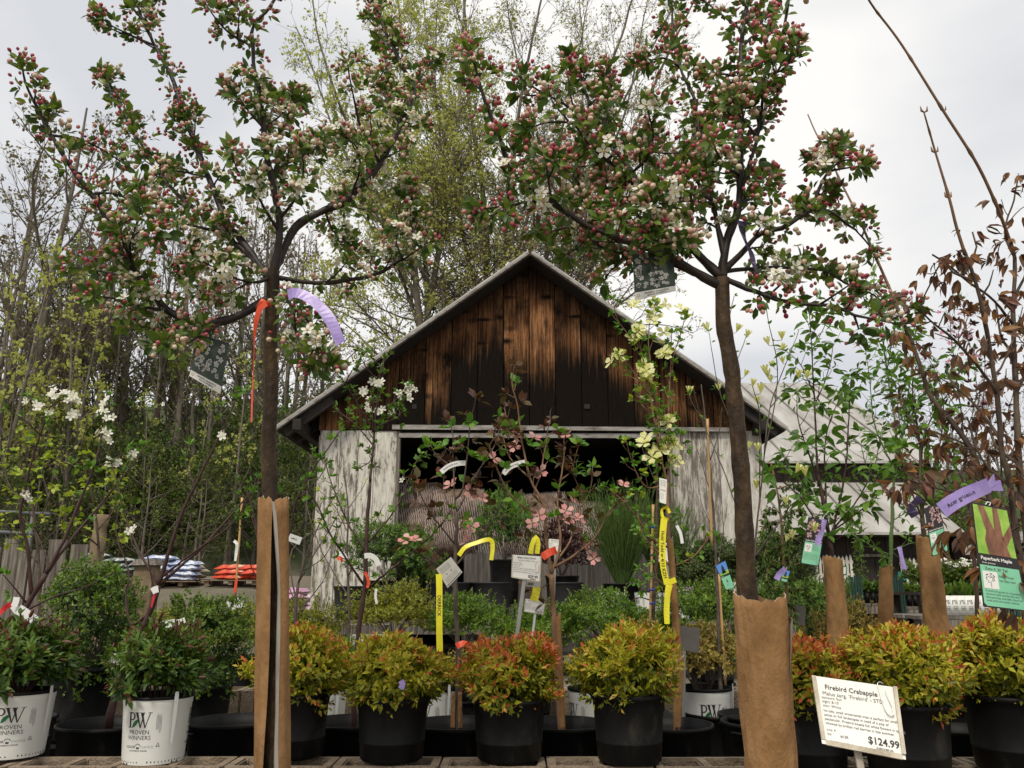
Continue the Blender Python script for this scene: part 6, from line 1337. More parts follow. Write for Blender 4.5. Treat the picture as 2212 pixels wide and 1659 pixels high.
def mint_tag(label, corners, Y, name, seed, tree=None, blue=False, w=10., h=24., split=11.5, th=.001, string=None):
    t, q = card('photo_tag', label, 'tag', corners, Y, 'tag_black', 'printed photo plant tags', th=th, mback='card_grey'); rg = random.Random(seed)
    write(t, q, w, h, [(polys([[(.4,.9),(.9,.4),(w-.9,.4),(w-.4,.9),(w-.4,split),(.4,split)]]), 0, 0, 1, 0)], ['mint'], 'mint_panel', .0006)
    it = []
    if blue:
        it += [(rect(.4, split+1.8, w-.4, h-.4), 0, 0, 1, 0), (polys([[(.4,split+1.8),(w-.4,split+1.8),(w-.4,split+5),(.4,split+4)]]), 0, 0, 1, 91), (polys([[(3,split+3),(7,split+3),(6.3,split+8),(5.6,h-1.5),(4.2,split+8)]]), 0, 0, 1, 92)]
        mm = ['tag_sky', 'tag_lime', 'tag_black']
    else:
        for k in range(13):
            cx, cy, s = rg.uniform(1.5, w-1.5), rg.uniform(split+3.4, h-1.8), rg.uniform(1.0, 1.5); a0 = rg.random()*6
            for j in range(4):
                a = a0+j*1.57; it.append((polys([[(cx, cy), (cx+s*math.cos(a-.55), cy+s*math.sin(a-.55)), (cx+s*1.15*math.cos(a), cy+s*1.15*math.sin(a)), (cx+s*math.cos(a+.55), cy+s*math.sin(a+.55))]]), 0, 0, 1, 0))
        mm = ['pink_print']
    write(t, q, w, h, it, mm, 'picture', .0007)
    it = [(T(name, 1.0, 'LEFT', .02), .6, split+.5, 1, 0)]
    if not blue: it.append((rect(.9, split-5, 4.6, split-.8), 0, 0, 1, 0))
    write(t, q, w, h, it, ['card'], 'title', .0011)
    it = []
    if not blue:
        for k in range(16): a = rg.random()*6.28; s = rg.random()**.5*1.2; it.append((rect(-.14, -.14, .14, .14), 2.75+s*math.cos(a), split-2.5+s*math.sin(a), 1, 0))
        it.append((rect(-.08, 0, .08, 1.2), 2.75, split-4.8, 1, 0)); it += [(T(s_, .62, 'LEFT'), 5.0, split-1.5-k*.8, 1, 0) for k, s_ in enumerate(('Zone: 5-8', 'Exposure: Sun', 'Foliage: Green', 'Fall Color: Red'))]
        it += [(T('A small tree of fine color and bark', .55, 'LEFT'), .8, split-6.3-k*.8, 1, 0) for k in range(4)]
    else: it += [(polys([[(4,6.5),(6,6.5),(5,9.5)]]), 0, 0, 1, 0)]+[(T('Zone 3 Sun', .7, 'LEFT'), 3.2, 4.6-k, 1, 0) for k in range(2)]
    write(t, q, w, h, it, ['ink_teal' if 0 else 'ink_grey'], 'writing', .0014)
    if string: m = MB(); m.tube(smooth([P(x, y, Y if np.ndim(Y) == 0 else Y[3]) for x, y in string], .01), .0012, 4); part(m, 'string', M['white_strip'], t)
    return t, q
mint_tag('pink flower photo tag with a mint panel, hanging left of the smooth wrapped trunk', [(1729,1217),(1769,1224),(1784,1124),(1746,1117)], 4.6, 'Stellar Pink Dogwood', 1, string=[(1775,1120),(1785,1110),(1790,1104)])
mint_tag('pink flower photo tag with a mint panel, hanging right of the thick creased wrapped trunk', [(2014,1203),(2049,1190),(2028,1088),(1996,1098)], 4.6, 'Stellar Pink Dogwood', 2, string=[(2010,1092),(2000,1084)])
mint_tag('blue sky photo tag with mint foot, left of the right crabapple trunk', [(1568,1275),(1587,1270),(1567,1210),(1545,1222)], 4.0, 'Spruce', 3, blue=True, string=[(1555,1213),(1552,1205)])
mint_tag('small dark blue photo tag right of the right crabapple trunk', [(1687,1255),(1700,1258),(1707,1233),(1690,1230)], 4.6, 'Spruce', 4, blue=True, h=14, split=3, string=[(1698,1231),(1700,1225)])
# big paperbark tag
cor = [(2124,1310),(2222,1322),(2176,1100),(2098,1084)]; t, q = card('photo_tag', 'big bark photo tag with a mint panel hanging at the right edge', 'tag', cor, 1.69, 'tag_black', 'printed photo plant tags', th=.001, mback='card_grey')
w, h = 10., 24.; sp_ = 9.6
write(t, q, w, h, [(polys([[(.3,.9),(.9,.3),(w-.9,.3),(w-.3,.9),(w-.3,sp_),(.3,sp_)]]), 0, 0, 1, 0)], ['mint'], 'mint_panel', .0006)
write(t, q, w, h, [(rect(.3, sp_+2.6, w-.3, h-.4), 0, 0, 1, 0), (polys([[(3.0,sp_+2.6),(8.4,sp_+2.6),(7.2,sp_+7),(7.0,h-.4),(5.6,h-.4),(5.2,sp_+8.5),(3.2,h-.4),(1.6,h-.4),(3.0,sp_+8),(2.4,sp_+6)]]), 0, 0, 1, 91), (polys([[(7.0,sp_+7),(9.7,sp_+10.5),(9.7,sp_+8),(7.8,sp_+5)]]), 0, 0, 1, 91)], ['tag_lime', 'tag_bark'], 'picture', .0007)
write(t, q, w, h, [(T('Paperbark Maple', 1.12, 'LEFT', .025), .7, sp_+1.25, 1, 0), (T('Acer griseum', .6, 'LEFT'), .9, sp_+.4, 1, 0), (polys([[(.7,sp_-5.3),(4.2,sp_-5.3),(4.2,sp_-1.4),(.7,sp_-1.4)]]), 0, 0, 1, 0)], ['card'], 'title', .0011)
it = [(T("Zone 4, 20' Tall", .85, 'LEFT', .01), 1.4, sp_-1.0, 1, 0), (T('Foliage: Green', .6, 'LEFT', .01), 4.5, sp_-2.4, 1, 0), (T('Fall Color: Red', .6, 'LEFT', .01), 4.5, sp_-3.4, 1, 0), (rect(-.06, 0, .06, 1.4), 2.45, sp_-5.0, 1, 0)]
rg = random.Random(8)
for k in range(40): a = rg.random()*6.28; s = rg.random()**.5*1.25; it.append((rect(-.09, -.09, .09, .09), 2.45+s*math.cos(a), sp_-2.9+s*.9*math.sin(a), 1, 0))
it += [(T(s_, .58, 'LEFT', .005), .9, 3.6-k*.72, 1, 0) for k, s_ in enumerate(('A small tree grown for its peeling', 'cinnamon bark and fine fall color.', 'Slow growing, oval habit. Good for', 'small yards and winter interest.'))]
write(t, q, w, h, it, ['ink_grey'], 'writing', .0014)
m = MB(); m.tube(smooth([P(x, y, 1.71) for x, y in ((2128,1092),(2133,1084),(2140,1086),(2136,1094))], .004), .0012, 5); part(m, 'string', M['white_strip'], t)

# ribbons ------------------------------------------------------------
def ribbon(label, pts, Y, w, m='purple', dY=0.0, name='ribbon', cat='ribbon', group='marking ribbons tied to the young trees', items=None, twist=0, texts=None, w1=None):
    """flat tape along picture points; width lies in the picture plane"""
    c = smooth(PP(pts, Y, dY), .012); tg = unit(np.gradient(c, axis=0)); f = np.array([0, -1, 0.]); n = len(c); s = np.linspace(0, 1, n)
    side = unit(np.cross(tg, f)); up = np.cross(side, tg)
    an = twist*np.sin(s*math.pi*1.5)[:, None]; sd = side*np.cos(an)+up*np.sin(an); ww = (w if w1 is None else np.interp(s, np.linspace(0, 1, len(w1)+1), [w]+list(w1)) if np.ndim(w1) else np.interp(s, [0, 1], [w, w1])); ww = np.broadcast_to(ww, (n,))[:, None]
    A = c+sd*ww/2; B = c-sd*ww/2; V = np.vstack([A, B, A-up*.0007, B-up*.0007]); i = np.arange(n-1)
    m_ = MB(); m_.add(V, [np.stack([i, i+1, n+i+1, n+i], -1), np.stack([2*n+i, 3*n+i, 3*n+i+1, 2*n+i+1], -1), np.stack([i, 2*n+i, 2*n+i+1, i+1], -1), np.stack([n+i, n+i+1, 3*n+i+1, 3*n+i], -1)], 0, False)
    m_.F.append((np.array([[0, n, 3*n, 2*n], [n-1, 3*n-1, 4*n-1, 2*n-1][::-1]]), 0, False))
    t = thing(name, label, cat, c[0], group); part(m_, 'tape', M[m], t)
    if texts:
        L_ = np.concatenate([[0], np.cumsum(np.linalg.norm(np.diff(c, axis=0), axis=1))]); mt = MB(); ft = unit(np.cross(sd, tg)); 
        ft = np.where((ft@np.array([0, -1, 0.]))[:, None] < 0, -ft, ft)
        for (txt, pos, size, flip, ink) in texts:
            V, F = T(txt, size, 'LEFT', .01); 
            def fn(x, y):
                l = pos+x; k = np.interp(l, L_, np.arange(n)); i0 = int(min(n-2, k)); u = k-i0; p = c[i0]*(1-u)+c[i0+1]*u; return p+sd[i0]*(y-size*.35)*flip+ft[i0]*.0009
            put(mt, V, F, fn, 0)
        part(mt, 'handwriting', M['ink'], t)
    return t
ribbon('wide lilac ribbon curling right from the top of the left crabapple trunk', [(622,637),(640,632),(670,645),(700,672),(718,700),(736,742)], 2.02, .030, dY=-.05, w1=.028, twist=.35)
ribbon('orange ribbon knotted on the left crabapple trunk, its long thin tail hanging', [(575,655),(562,665),(554,690),(550,720),(548,780),(545,850),(543,912)], 2.22, .018, 'orange', w1=[.012,.004,.0022,.0022,.008,.012], twist=.9)
m = MB(); c = P(567, 660, 2.25); m.tube(np.array([c+[-.012, 0, -.008], c+[.006, -.02, .004], c+[.024, 0, .0]]), np.array([.008, .011, .006]), 8); part(m, 'knot', M['orange'], [o for o in SC.objects if o.name == 'ribbon.001'][0])
ribbon('dark violet ribbon hanging at the crown of the right crabapple', [(1606,478),(1604,500),(1612,525),(1622,545),(1630,575),(1637,598)], 1.9, .030, 'dark_purple', w1=.004, twist=.9)
ribbon('lilac printed ribbon tied to the paperbark maple above the mint tag', [(2034,1103),(2060,1084),(2090,1068),(2118,1056),(2136,1048)], 1.78, .034, w1=.032, texts=[('Acer griseum', .016, .013, -1, 0), ('$129.99', .02, .008, -1, 0)][:1], twist=.2)
m = MB(); c = P(2130, 1052, 1.80)
for dx, dz in ((.012, .018), (.022, .004), (-.002, .014)): m.quad([c+[0, -.004, -.008], c+[dx*1.4, -.01, dz-.014], c+[dx*1.2, -.012, dz+.010], c+[0, -.004, .008]], 0, .0007)
part(m, 'bow', M['purple'], [o for o in SC.objects if o.name == 'ribbon.003'][0])
ribbon('grey violet ribbon looped at the head of the thick creased wrapped trunk', [(1988,1075),(1975,1088),(1968,1100),(1978,1115)], 4.7, .05, 'dark_purple', twist=.6)
ribbon('lilac ribbon hanging before the white picket panel at right', [(1943,1181),(1946,1195),(1950,1215),(1954,1230)], 4.6, .026, twist=.3)
ribbon('lilac ribbon over the tall pink and mint tag at left of the wrapped trunk', [(1781,1122),(1777,1145),(1768,1165),(1766,1178)], 4.5, .030, twist=.5)
ribbon('lilac ribbon beside the small dark blue photo tag', [(1697,1228),(1685,1238),(1677,1252)], 4.5, .030, twist=.4)
ribbon('yellow ribbon with handwriting down the stem of the yellow flowering tree', [(1435,1120),(1432,1150),(1431,1190),(1433,1225),(1441,1262)], 3.74, .030, 'yellow', texts=[('Hold Todd w 4/10 KZH', .055, .021, -1, 0)], w1=.026)
ribbon('plain lower tail of yellow ribbon below its knot on the wrapped stem', [(1446,1262),(1442,1285),(1440,1320),(1441,1348)], 3.74, .030, 'yellow', twist=.3, w1=.022)
ribbon('yellow ribbon loop and knot high on the stem of the yellow flowering tree', [(1447,1108),(1440,1095),(1430,1100),(1432,1118),(1444,1122)], 3.74, .014, 'yellow', twist=.5)
ribbon('short yellow ribbon band round the wrapped stem of the yellow flowering tree', [(1438,1262),(1450,1256),(1460,1252)], 3.76, .024, 'yellow')
ribbon('long straight yellow ribbon with a handwritten name, left of the left dogwood stem', [(948,1240),(949,1270),(949,1310),(949,1360),(950,1408)], 3.74, .027, 'yellow', texts=[('DERRICK', .09, .022, -1, 0)])
ribbon('yellow ribbon running right from the left dogwood to a hanging end', [(991,1200),(1005,1182),(1030,1172),(1050,1166),(1062,1168),(1064,1185),(1061,1210)], 3.75, .020, 'yellow', twist=.5)
ribbon('yellow ribbon behind the $29.99 price card, upper loop', [(1146,1196),(1150,1175),(1158,1160),(1162,1175),(1160,1196)], 3.72, .022, 'yellow', twist=.4)
ribbon('yellow ribbon tail hanging below the $29.99 price card', [(1160,1268),(1158,1280),(1153,1298)], 3.7, .034, 'yellow', twist=.2)
ribbon('orange ribbon tag on the right dogwood, right of the $29.99 price card', [(1171,1204),(1185,1194),(1202,1188)], 3.74, .034, 'orange', twist=.3)
ribbon('orange tape on the left dogwood stem, level with the mound shrubs', [(986,1396),(1000,1390),(1015,1395)], 3.8, .028, 'orange', twist=.5)
ribbon('orange ribbon tied on the dark stem of the white flowering tree before the barn', [(788,1235),(793,1245),(796,1258),(793,1270)], 3.9, .014, 'orange', twist=.4)
ribbon('orange flag on the thin sapling before the left barn boards', [(728,1207),(736,1204),(742,1212)], 5.4, .030, 'orange', twist=.3)
ribbon('red tie tail on the stem left of the left crabapple', [(335,1282),(330,1298),(327,1312)], 3.85, .013, 'red', w1=.006)
ribbon('red tie wound on the stem at the far left edge, trailing left', [(24,1304),(12,1312),(-6,1330)], 3.75, .020, 'red', twist=.4)
ribbon('pink white ribbon on the bamboo cane left of the trunk guard', [(505,1168),(512,1175),(510,1195),(508,1212)], 5.0, .018, 'white_strip', twist=.5)
ribbon('orange ribbon low on the bamboo cane left of the trunk guard', [(511,1250),(509,1265),(507,1280)], 5.0, .016, 'orange')
# white paper strips (labels)
def slip(label, pts, Y, w, text=None, m='white_strip', dY=0):
    t = ribbon(label, pts, Y, w, m, dY=dY, name='paper_strip', cat='label', group='white paper label strips on the trees', texts=text); return t
slip('white label strip with print, upper left one in the doorway dogwoods', [(953,1020),(968,1008),(988,1001),(1008,1000)], 3.85, .024, [('DOGWOOD PINK', .015, .009, -1, 0)])
slip('white label strip with print, upper right one in the doorway dogwoods', [(1087,1024),(1100,1010),(1118,1002),(1135,998)], 3.85, .024, [('DOGWOOD PINK', .015, .009, -1, 0)])
slip('white label strip sticking out right of the left trunk guard', [(624,1160),(638,1165),(650,1169)], 3.6, .032, [('APPLE', .01, .010, -1, 0)])
slip('white label strip bent over the stem of the white flowering tree before the barn', [(787,1201),(800,1200),(812,1208),(818,1222)], 3.85, .024)
slip('white strip hanging low, right of the white flowering tree stem', [(813,1272),(811,1288),(814,1304)], 3.8, .011)
slip('white strip on the thin sapling above the orange flag', [(727,1196),(740,1197),(747,1208)], 5.3, .03)
slip('broad white label at the far left, fanned out to the right of the red tie', [(40,1315),(56,1325),(78,1342)], 3.7, .038)
slip('white label folded down left of the fanned one at the far left', [(28,1308),(38,1322),(52,1352)], 3.72, .030)
slip('white label standing up above the red tie at the far left', [(30,1310),(34,1300),(36,1290)], 3.7, .028)
slip('white tape round the stem above the red tie tail', [(328,1278),(334,1274),(342,1272)], 3.84, .030)
slip('flat white label left of the left trunk guard, among maroon tips', [(343,1350),(360,1348),(378,1345)], 3.8, .032, [('CHERRY', .012, .010, -1, 0)])
slip('white label partly under leaves right of the flat white label', [(378,1346),(390,1344),(400,1340)], 3.85, .028)
slip('white slip curling out of the green shrub in the second printed pot', [(240,1420),(252,1424),(266,1432)], 3.5, .035)
slip('white slip hanging from the stem beside the yellow ribbon', [(1462,1135),(1470,1152),(1474,1174)], 3.75, .014, dY=0)
slip('white shredded card behind the boxwood left of the left trunk guard', [(492,1310),(508,1304),(528,1300)], 4.9, .055)
slip('lilac slip in the mound shrub under the yellow name ribbon', [(866,1470),(870,1478),(866,1488)], 3.30, .022, m='purple')
slip('small lilac slip in the reddest mound shrub', [(980,1380),(981,1390)] and [(1046,1438),(1047,1450)], 3.32, .010, m='purple')
t, q = card('plant_label', 'tilted grey square instruction tag on the left dogwood', 'label', [(967,1270),(999,1236),(974,1203),(942,1229)], 3.78, 'card_grey', 'instruction tags')
it = [(rect(.5, .5, 9.5, .9), 0, 0, 1, 0)]+[(T('HOLD TAG CARE', .8, 'LEFT'), 1, 8.3-k*.95, 1, 0) for k in range(3)]+[(T('WATER WELL AND MULCH', .6, 'LEFT'), 1, 3.2-k*.8, 1, 0) for k in range(3)]
cc = [(.35*math.cos(a), .35*math.sin(a)) for a in np.arange(0, 6.28, .7)]; it += [(polys([cc]), 3.3, 4.9, 1, 0), (polys([cc]), 6.2, 4.9, 1, 0)]; write(t, q, 10, 10, it, ['ink_grey'])
t, q = card('plant_label', 'narrow white instruction tag hanging in the yellow flowering tree', 'label', [(1425,1085),(1439,1089),(1441,1036),(1424,1032)], 3.72, 'card', 'instruction tags')
write(t, q, 6, 19, [(T('CARE GUIDE', .8, 'LEFT'), .6, 17-k*1.2, 1, 0) for k in range(4)]+[(rect(0, 0, .7, .9), 1+k*1.6, 9.5, 1, 0) for k in range(3)]+[(T('zone sun', .8, 'LEFT'), .6, 7-k*1.2, 1, 0) for k in range(4)], ['ink_grey'])
t, q = card('plant_label', 'small grey bar coded card under the $29.99 price card', 'label', [(1136,1267),(1168,1269),(1168,1250),(1138,1250)], 3.70, 'card_grey', 'instruction tags')
write(t, q, 10, 6, bars(1, 1, 4, 2.2), ['ink'])
def cane(label, a, b, Y, r=.006, m='bamboo', group='bamboo canes'):
    mb = MB(); c = smooth([P(*a, Y), P(*b, Y)], .05); rr = np.full(len(c), r); rr[::5] *= 1.25; mb.tube(c, rr, 8); return solo(mb, 'bamboo_cane', M[m], label, 'cane', group)
cane('bamboo cane standing left of the left trunk guard', (523,1075), (508,1290), 5.02)
cane('bamboo cane beside the dark stem with blue ties, left of the wide ribbon', (1411,1090), (1403,1400), 4.6, .0065)
cane('bamboo cane on the stem left of the right crabapple trunk', (1528,905), (1538,1180), 4.5, .0065)
cane('lower bamboo cane left of the right trunk guard', (1553,1240), (1567,1480), 4.5, .0065)
for k, y in enumerate((1140, 1200, 1304, 1275)):
    mb = MB(); p = P(1409-k*.5, y, 4.58); mb.tube(np.array([p+[-.014, -.012, 0], p+[.0, -.018, .002], p+[.016, -.010, .004]]), .006, 6); solo(mb, 'plant_tie', M['blue_tie'], 'blue plastic tie holding the dark sapling stem to its bamboo cane, %s' % ('topmost', 'second from top', 'lowest', 'third from top')[k], 'tie', 'blue ties on the cane')
# ================================================================ more young trees
whip('maple_sapling', 'sapling with small lobed leaves tied by blue ties to a bamboo cane', 'tree', 4.6, [
 ([(1405,1420),(1412,1300),(1418,1180),(1420,1080),(1418,960)], .012, .006, 0), ([(1416,1230),(1390,1250),(1368,1260)], .004, .002, -.1), ([(1418,1180),(1385,1120),(1370,1060)], .004, .002, .1), ([(1412,1300),(1380,1290),(1362,1300)], .004, .002, .1), ([(1418,1200),(1450,1150),(1460,1110)], .004, .002, .2), ([(1419,1060),(1400,1000),(1385,960)], .003, .002, 0)],
 bark='bark', leaf=dict(mats=['fresh_leaf'], T=T_W, size=.04, n=(3, 6), sp=.07, tl=.08, t0=.1, spread=(.6, 1.4)), group=GW, seed=71)
whip('bare_sapling', 'leafless twiggy sapling on a bamboo cane left of the right trunk guard', 'tree', 4.5, [
 ([(1560,1560),(1553,1420),(1548,1250),(1542,1100),(1530,960),(1515,830)], .011, .003, 0), ([(1548,1250),(1560,1160),(1570,1090)], .003, .0015, .1), ([(1553,1400),(1530,1330),(1515,1290)], .003, .0015, -.1), ([(1555,1420),(1575,1350),(1580,1300)], .003, .0015, .1), ([(1540,1080),(1515,1000),(1500,950)], .003, .0015, .1), ([(1535,1000),(1555,930),(1560,880)], .003, .0015, -.1), ([(1526,920),(1505,870),(1498,840)], .002, .0012, 0), ([(1545,1150),(1520,1100),(1510,1060)], .002, .0012, 0)],
 bark='grey_twig', leaf=dict(mats=['bud_brown'], T=T_D, size=.008, n=(2, 3), sp=.05, tl=.02, t0=.2), group=GW, seed=72, pot=(.19, .34))
whip('weeping_spruce', 'narrow weeping evergreen right of the wide paper trunk guard', 'tree', 5.2, [
 ([(1705,1480),(1700,1350),(1690,1200),(1680,1080),(1665,1000)], .014, .005, 0)]+[([(1700-k*2,1340-k*28),(1725-k*1.5+8*(-1)**k*2,1330-k*28),(1735+14*(-1)**k-k*2,1375-k*27)], .005, .002, .12*(-1)**k) for k in range(11)]+[([(1700-k*2,1330-k*28),(1672-k*1.5,1325-k*28),(1662-k*2,1370-k*27)], .005, .002, -.12*(-1)**k) for k in range(9)],
 bark='tan_stem', leaf=dict(mats=['mid_leaf', 'needle'], w=[.5,.5], T=T_N, size=.03, n=(10, 16), sp=.016, tl=.02, t0=.1, droop=.9, spread=(.4, 1.3)), group=GW, pot=(.2,.36), seed=73)
ll = dict(mats=['lime_leaf'], T=T_W, size=.045, n=(3, 6), sp=.045, tl=.09, t0=.15, droop=.25, spread=(.6, 1.3))
whip('lime_sapling', 'bright lime leaved young tree in front of the grey fence at far left', 'tree', 5.6, [
 ([(90,1480),(85,1300),(80,1180),(70,1080)], .012, .008, 0), ([(70,1080),(50,1020),(40,960),(55,945)], .005, .002, 0), ([(75,1120),(20,1050),(5,980)], .005, .002, .2), ([(78,1150),(110,1060),(100,990)], .005, .002, -.2), ([(80,1180),(140,1120),(165,1060)], .005, .002, .1), ([(82,1220),(30,1160),(10,1110)], .005, .002, -.1), ([(60,1040),(75,1000),(85,965)], .003, .002, 0)], bark='bark', leaf=ll, group='lime leaved saplings at left', seed=74)
whip('lime_sapling', 'second lime leaved young tree, reaching towards the tall fence post', 'tree', 5.8, [
 ([(235,1480),(225,1300),(215,1180),(205,1100)], .012, .008, 0), ([(205,1100),(190,1040),(180,1000),(195,980)], .005, .002, 0), ([(210,1150),(250,1090),(245,1030)], .005, .002, .2), ([(215,1180),(170,1140),(150,1110)], .005, .002, -.2), ([(205,1110),(240,1060),(232,1010)], .004, .002, -.1), ([(220,1200),(260,1160),(275,1130)], .004, .002, .1)], bark='bark', leaf=ll, group='lime leaved saplings at left', seed=75)
whip('bare_sapling', 'thin dark stemmed sapling with small leaf tips between the barn and the left trunk guard', 'tree', 4.4, [
 ([(555,1460),(558,1330),(560,1200),(548,1110),(530,1050)], .008, .003, 0), ([(560,1200),(545,1120),(520,1060),(510,1000)], .003, .0015, .1), ([(558,1260),(530,1190),(520,1120),(535,1060)], .003, .0015, -.1), ([(560,1180),(545,1080),(555,1030)], .003, .0015, .1)],
 bark='maroon_twig', leaf=dict(cherry_leaf, sp=.12, t0=.4, size=.03, n=(3, 6)), group=GW, seed=76)
whip('cherry_tree', 'leafy tipped dark stems crossing between the trunk guard and the white barn wall', 'tree', 4.2, [
 ([(600,1500),(610,1350),(618,1250),(625,1160)], .010, .007, 0), ([(625,1160),(640,1080),(680,1010),(735,930)], .006, .0025, -.1), ([(622,1190),(600,1100),(590,1030)], .005, .002, .1), ([(640,1080),(690,1030),(705,1000)], .003, .002, .1), ([(660,1040),(672,1000),(676,970)], .003, .002, .1)],
 bark='maroon_twig', leaf=dict(cherry_leaf, sp=.14, t0=.5), group=GW, seed=77)
# ================================================================ wide black tree pots and stray pots in front
simple_pot('wide black tree pot left of the left trunk guard', 505, 3.98, 0, .205, .38)
simple_pot('black tree pot just left of the right trunk guard', 1652, 4.08, 0, .19, .36)
simple_pot('black pot low between the two bronze mound shrubs at far right', 2075, 3.75, 0, .15, .38)
for i, (px, lab) in enumerate(((690, 'white printed pot edge seen behind the golden orange mound shrub'), (925, 'white printed pot half hidden behind the pot under the yellow name ribbon'), (1288, 'white printed pot edge left of the yellow green mound shrub'))):
    t = thing('printed_pot', lab, 'plant pot', (P(px, 1500, 4.7)[0], 4.68, .11), 'white printed pots on the gravel'); o = pw_pot(t); t.scale = (1.15, 1.15, 1.35); t.rotation_euler.z = (-.1, -.12, .5)[i]; stand(t.location.x, 4.68, 0, .108, lab, .1)
    bush_parts(t, .13, .07, .29, 160, .03, ['spirea_g', 'spirea_y'], .3, nst=10, zbase=.2)
t = thing('potted_shrub', 'gold variegated shrub in a white printed pot, right of the yellow green mound shrub', 'potted shrub', (P(1512, 1500, 4.7)[0], 4.62, .12), G2); pw_pot(t); t.scale = (1.15, 1.15, 1.35); t.rotation_euler.z = .05; stand(t.location.x, 4.62, 0, .118, 'gold variegated shrub in the white printed pot', .1)
bush_parts(t, .15, .12, .34, 520, .022, ['gold_leaf', 'box_yel'], .3, inner=.4, lumps=.2, per=(7, 11), spires=SPR(12, .07, .10), stemmat='grey_twig', zbase=.2)
def neon(px, Y, z, lab):
    t = thing('lime_shrub', lab, 'potted shrub', (P(px, 1450, Y)[0], Y, z), 'neon green shrubs at right'); pot_parts(t, .12, .2); bush_parts(t, .13, .13, .30, 240, .045, ['neon_leaf', 'lime_leaf'], .5, T=T_N, spires=SPR(4, .04, .1), zbase=.18)
neon(1845, 4.3, .22, 'neon green shrub between the red mound shrub and the bronze one, above the price sign'); neon(2075, 4.2, .22, 'neon green shrub between the two rightmost mound shrubs')
# ================================================================ bench, posts and pots before the barn
def planks(name, label, cat, x0, x1, y0, y1, z, n, mat_='brown_wood', legs=True, lz=0.0, group=None, legw=.09, apron=True):
    t = thing(name, label, cat, ((x0+x1)/2, (y0+y1)/2, lz), group); m = MB(); d = (y1-y0)/n
    for k in range(n): m.box((x0+rng.uniform(-.02, .02), y0+k*d+.004, z-.035), (x1+rng.uniform(-.02, .02), y0+(k+1)*d-.004, z+rng.uniform(-.002, .002)))
    if apron: m.box((x0, y0-.03, z-.14), (x1, y0+.002, z-.04))
    part(m, 'top', M[mat_], t)
    if legs:
        for k in range(max(2, int((x1-x0)/1.5)+1)):
            x = x0+.08+(x1-x0-.16)*k/max(1, int((x1-x0)/1.5) or 1)
            for y in (y0+.05, y1-.12):
                m = MB(); m.box((x-legw/2, y, lz), (x+legw/2, y+legw, z-.036)); part(m, 'leg', M[mat_], t)
    return t
planks('plank_bench', 'long weathered plank bench carrying shrubs before the barn doorway', 'bench', P(700, 1300, 9.6)[0], P(1640, 1300, 9.6)[0], 9.2, 10.6, BZ, 8, 'grey_wood')
planks('plank_shelf', 'low dark plank shelf under the bright green boxwoods', 'shelf', P(560, 1400, 6)[0], P(1660, 1400, 6)[0], 5.75, 6.6, .20, 5, 'brown_wood')
GP = 'big dark pots on the bench before the barn'
for px, r, h, lab in ((745,.20,.36,'big dark pot on the bench at the left barn boards'), (965,.26,.40,'very wide dark pot on the bench behind the left dogwood'), (1060,.22,.40,'wide dark pot on the bench under the tall leafy shrub'), (1228,.19,.40,'grey pot under the purple leaved shrub')):
    t = simple_pot(lab, px, 9.55, BZ, r, h, 'potgrey', False, GP)
for px, lab in ((1322, 'cream bucket lettered PW under the broom shrub'), (1402, 'second cream bucket right of the one lettered PW'), (1462, 'third cream bucket, behind the wrapped stem')):
    t = thing('printed_pot', lab, 'plant pot', (P(px, 1340, 9.3)[0], 9.3, BZ), 'cream buckets on the bench'); pw_pot(t); t.scale = (1.15, 1.15, 1.25); t.rotation_euler.z = (.02, .6, -.9)[[1322, 1402, 1462].index(px)]
# ================================================================ left side: fence, posts, stacked bags
def plank_fence():
    Y = 6.9; t = thing('plank_fence', 'weathered grey board fence at the far left behind the boxwoods', 'fence', (P(60, 1300, Y)[0], Y, 0)); x = P(-60, 1200, Y)[0]; x1 = P(162, 1200, Y)[0]
    for z in (.55, 1.05): m = MB(); m.box((x, Y+.03, z), (x1+.05, Y+.08, z+.1)); part(m, 'rail', M['brown_wood'], t)
    while x < x1:
        w_ = rng.uniform(.07, .15); m = MB(); h = P(0, 1170, Y)[2]+rng.uniform(-.10, .03); m.box((x, Y+rng.uniform(-.01, .01), .02), (x+w_, Y+.028, h)); part(m, 'board', M['grey_wood'], t); x += w_+rng.uniform(.004, .04)
plank_fence()
m = MB(); a = P(190, 1300, 6.5); zt = P(190, 1112, 6.5)[2]; c = smooth([(a[0], 6.5, 0), (a[0]+.01, 6.5, .6), (a[0]+.03, 6.5, zt)], .1); m.tube(c, .058+.006*rng.normal(size=len(c)), 8); solo(m, 'fence_post', M['brown_wood'], 'tall pale split wood post at the end of the grey board fence', 'post')
def stone_pier():
    a = P(312, 1300, 8.2); z = P(0, 1222, 8.2)[2]; t = thing('wooden_pier', 'square timber pier with a sloping cap near the bag stacks', 'post', (a[0], 8.2, 0)); m = MB(); m.box((a[0]-.09, 8.1, 0), (a[0]+.09, 8.28, z)); part(m, 'post', M['brown_wood'], t)
    m = MB(); V = [(a[0]-.13, 8.06, z+.002), (a[0]+.13, 8.06, z+.002), (a[0]+.13, 8.32, z+.002), (a[0]-.13, 8.32, z+.002), (a[0]-.09, 8.12, z+.06), (a[0]+.09, 8.12, z+.06), (a[0]+.09, 8.26, z+.06), (a[0]-.09, 8.26, z+.06)]; m.ngons(V, [[3,2,1,0],[4,5,6,7],[0,1,5,4],[1,2,6,5],[2,3,7,6],[3,0,4,7]]); part(m, 'cap', M['grey_wood'], t)
stone_pier()
planks('timber_bench', 'rough timber bench between the grey fence and the timber pier', 'bench', P(215, 1270, 8.2)[0], P(300, 1270, 8.2)[0], 8.0, 8.4, P(0, 1262, 8.2)[2], 3, 'brown_wood')
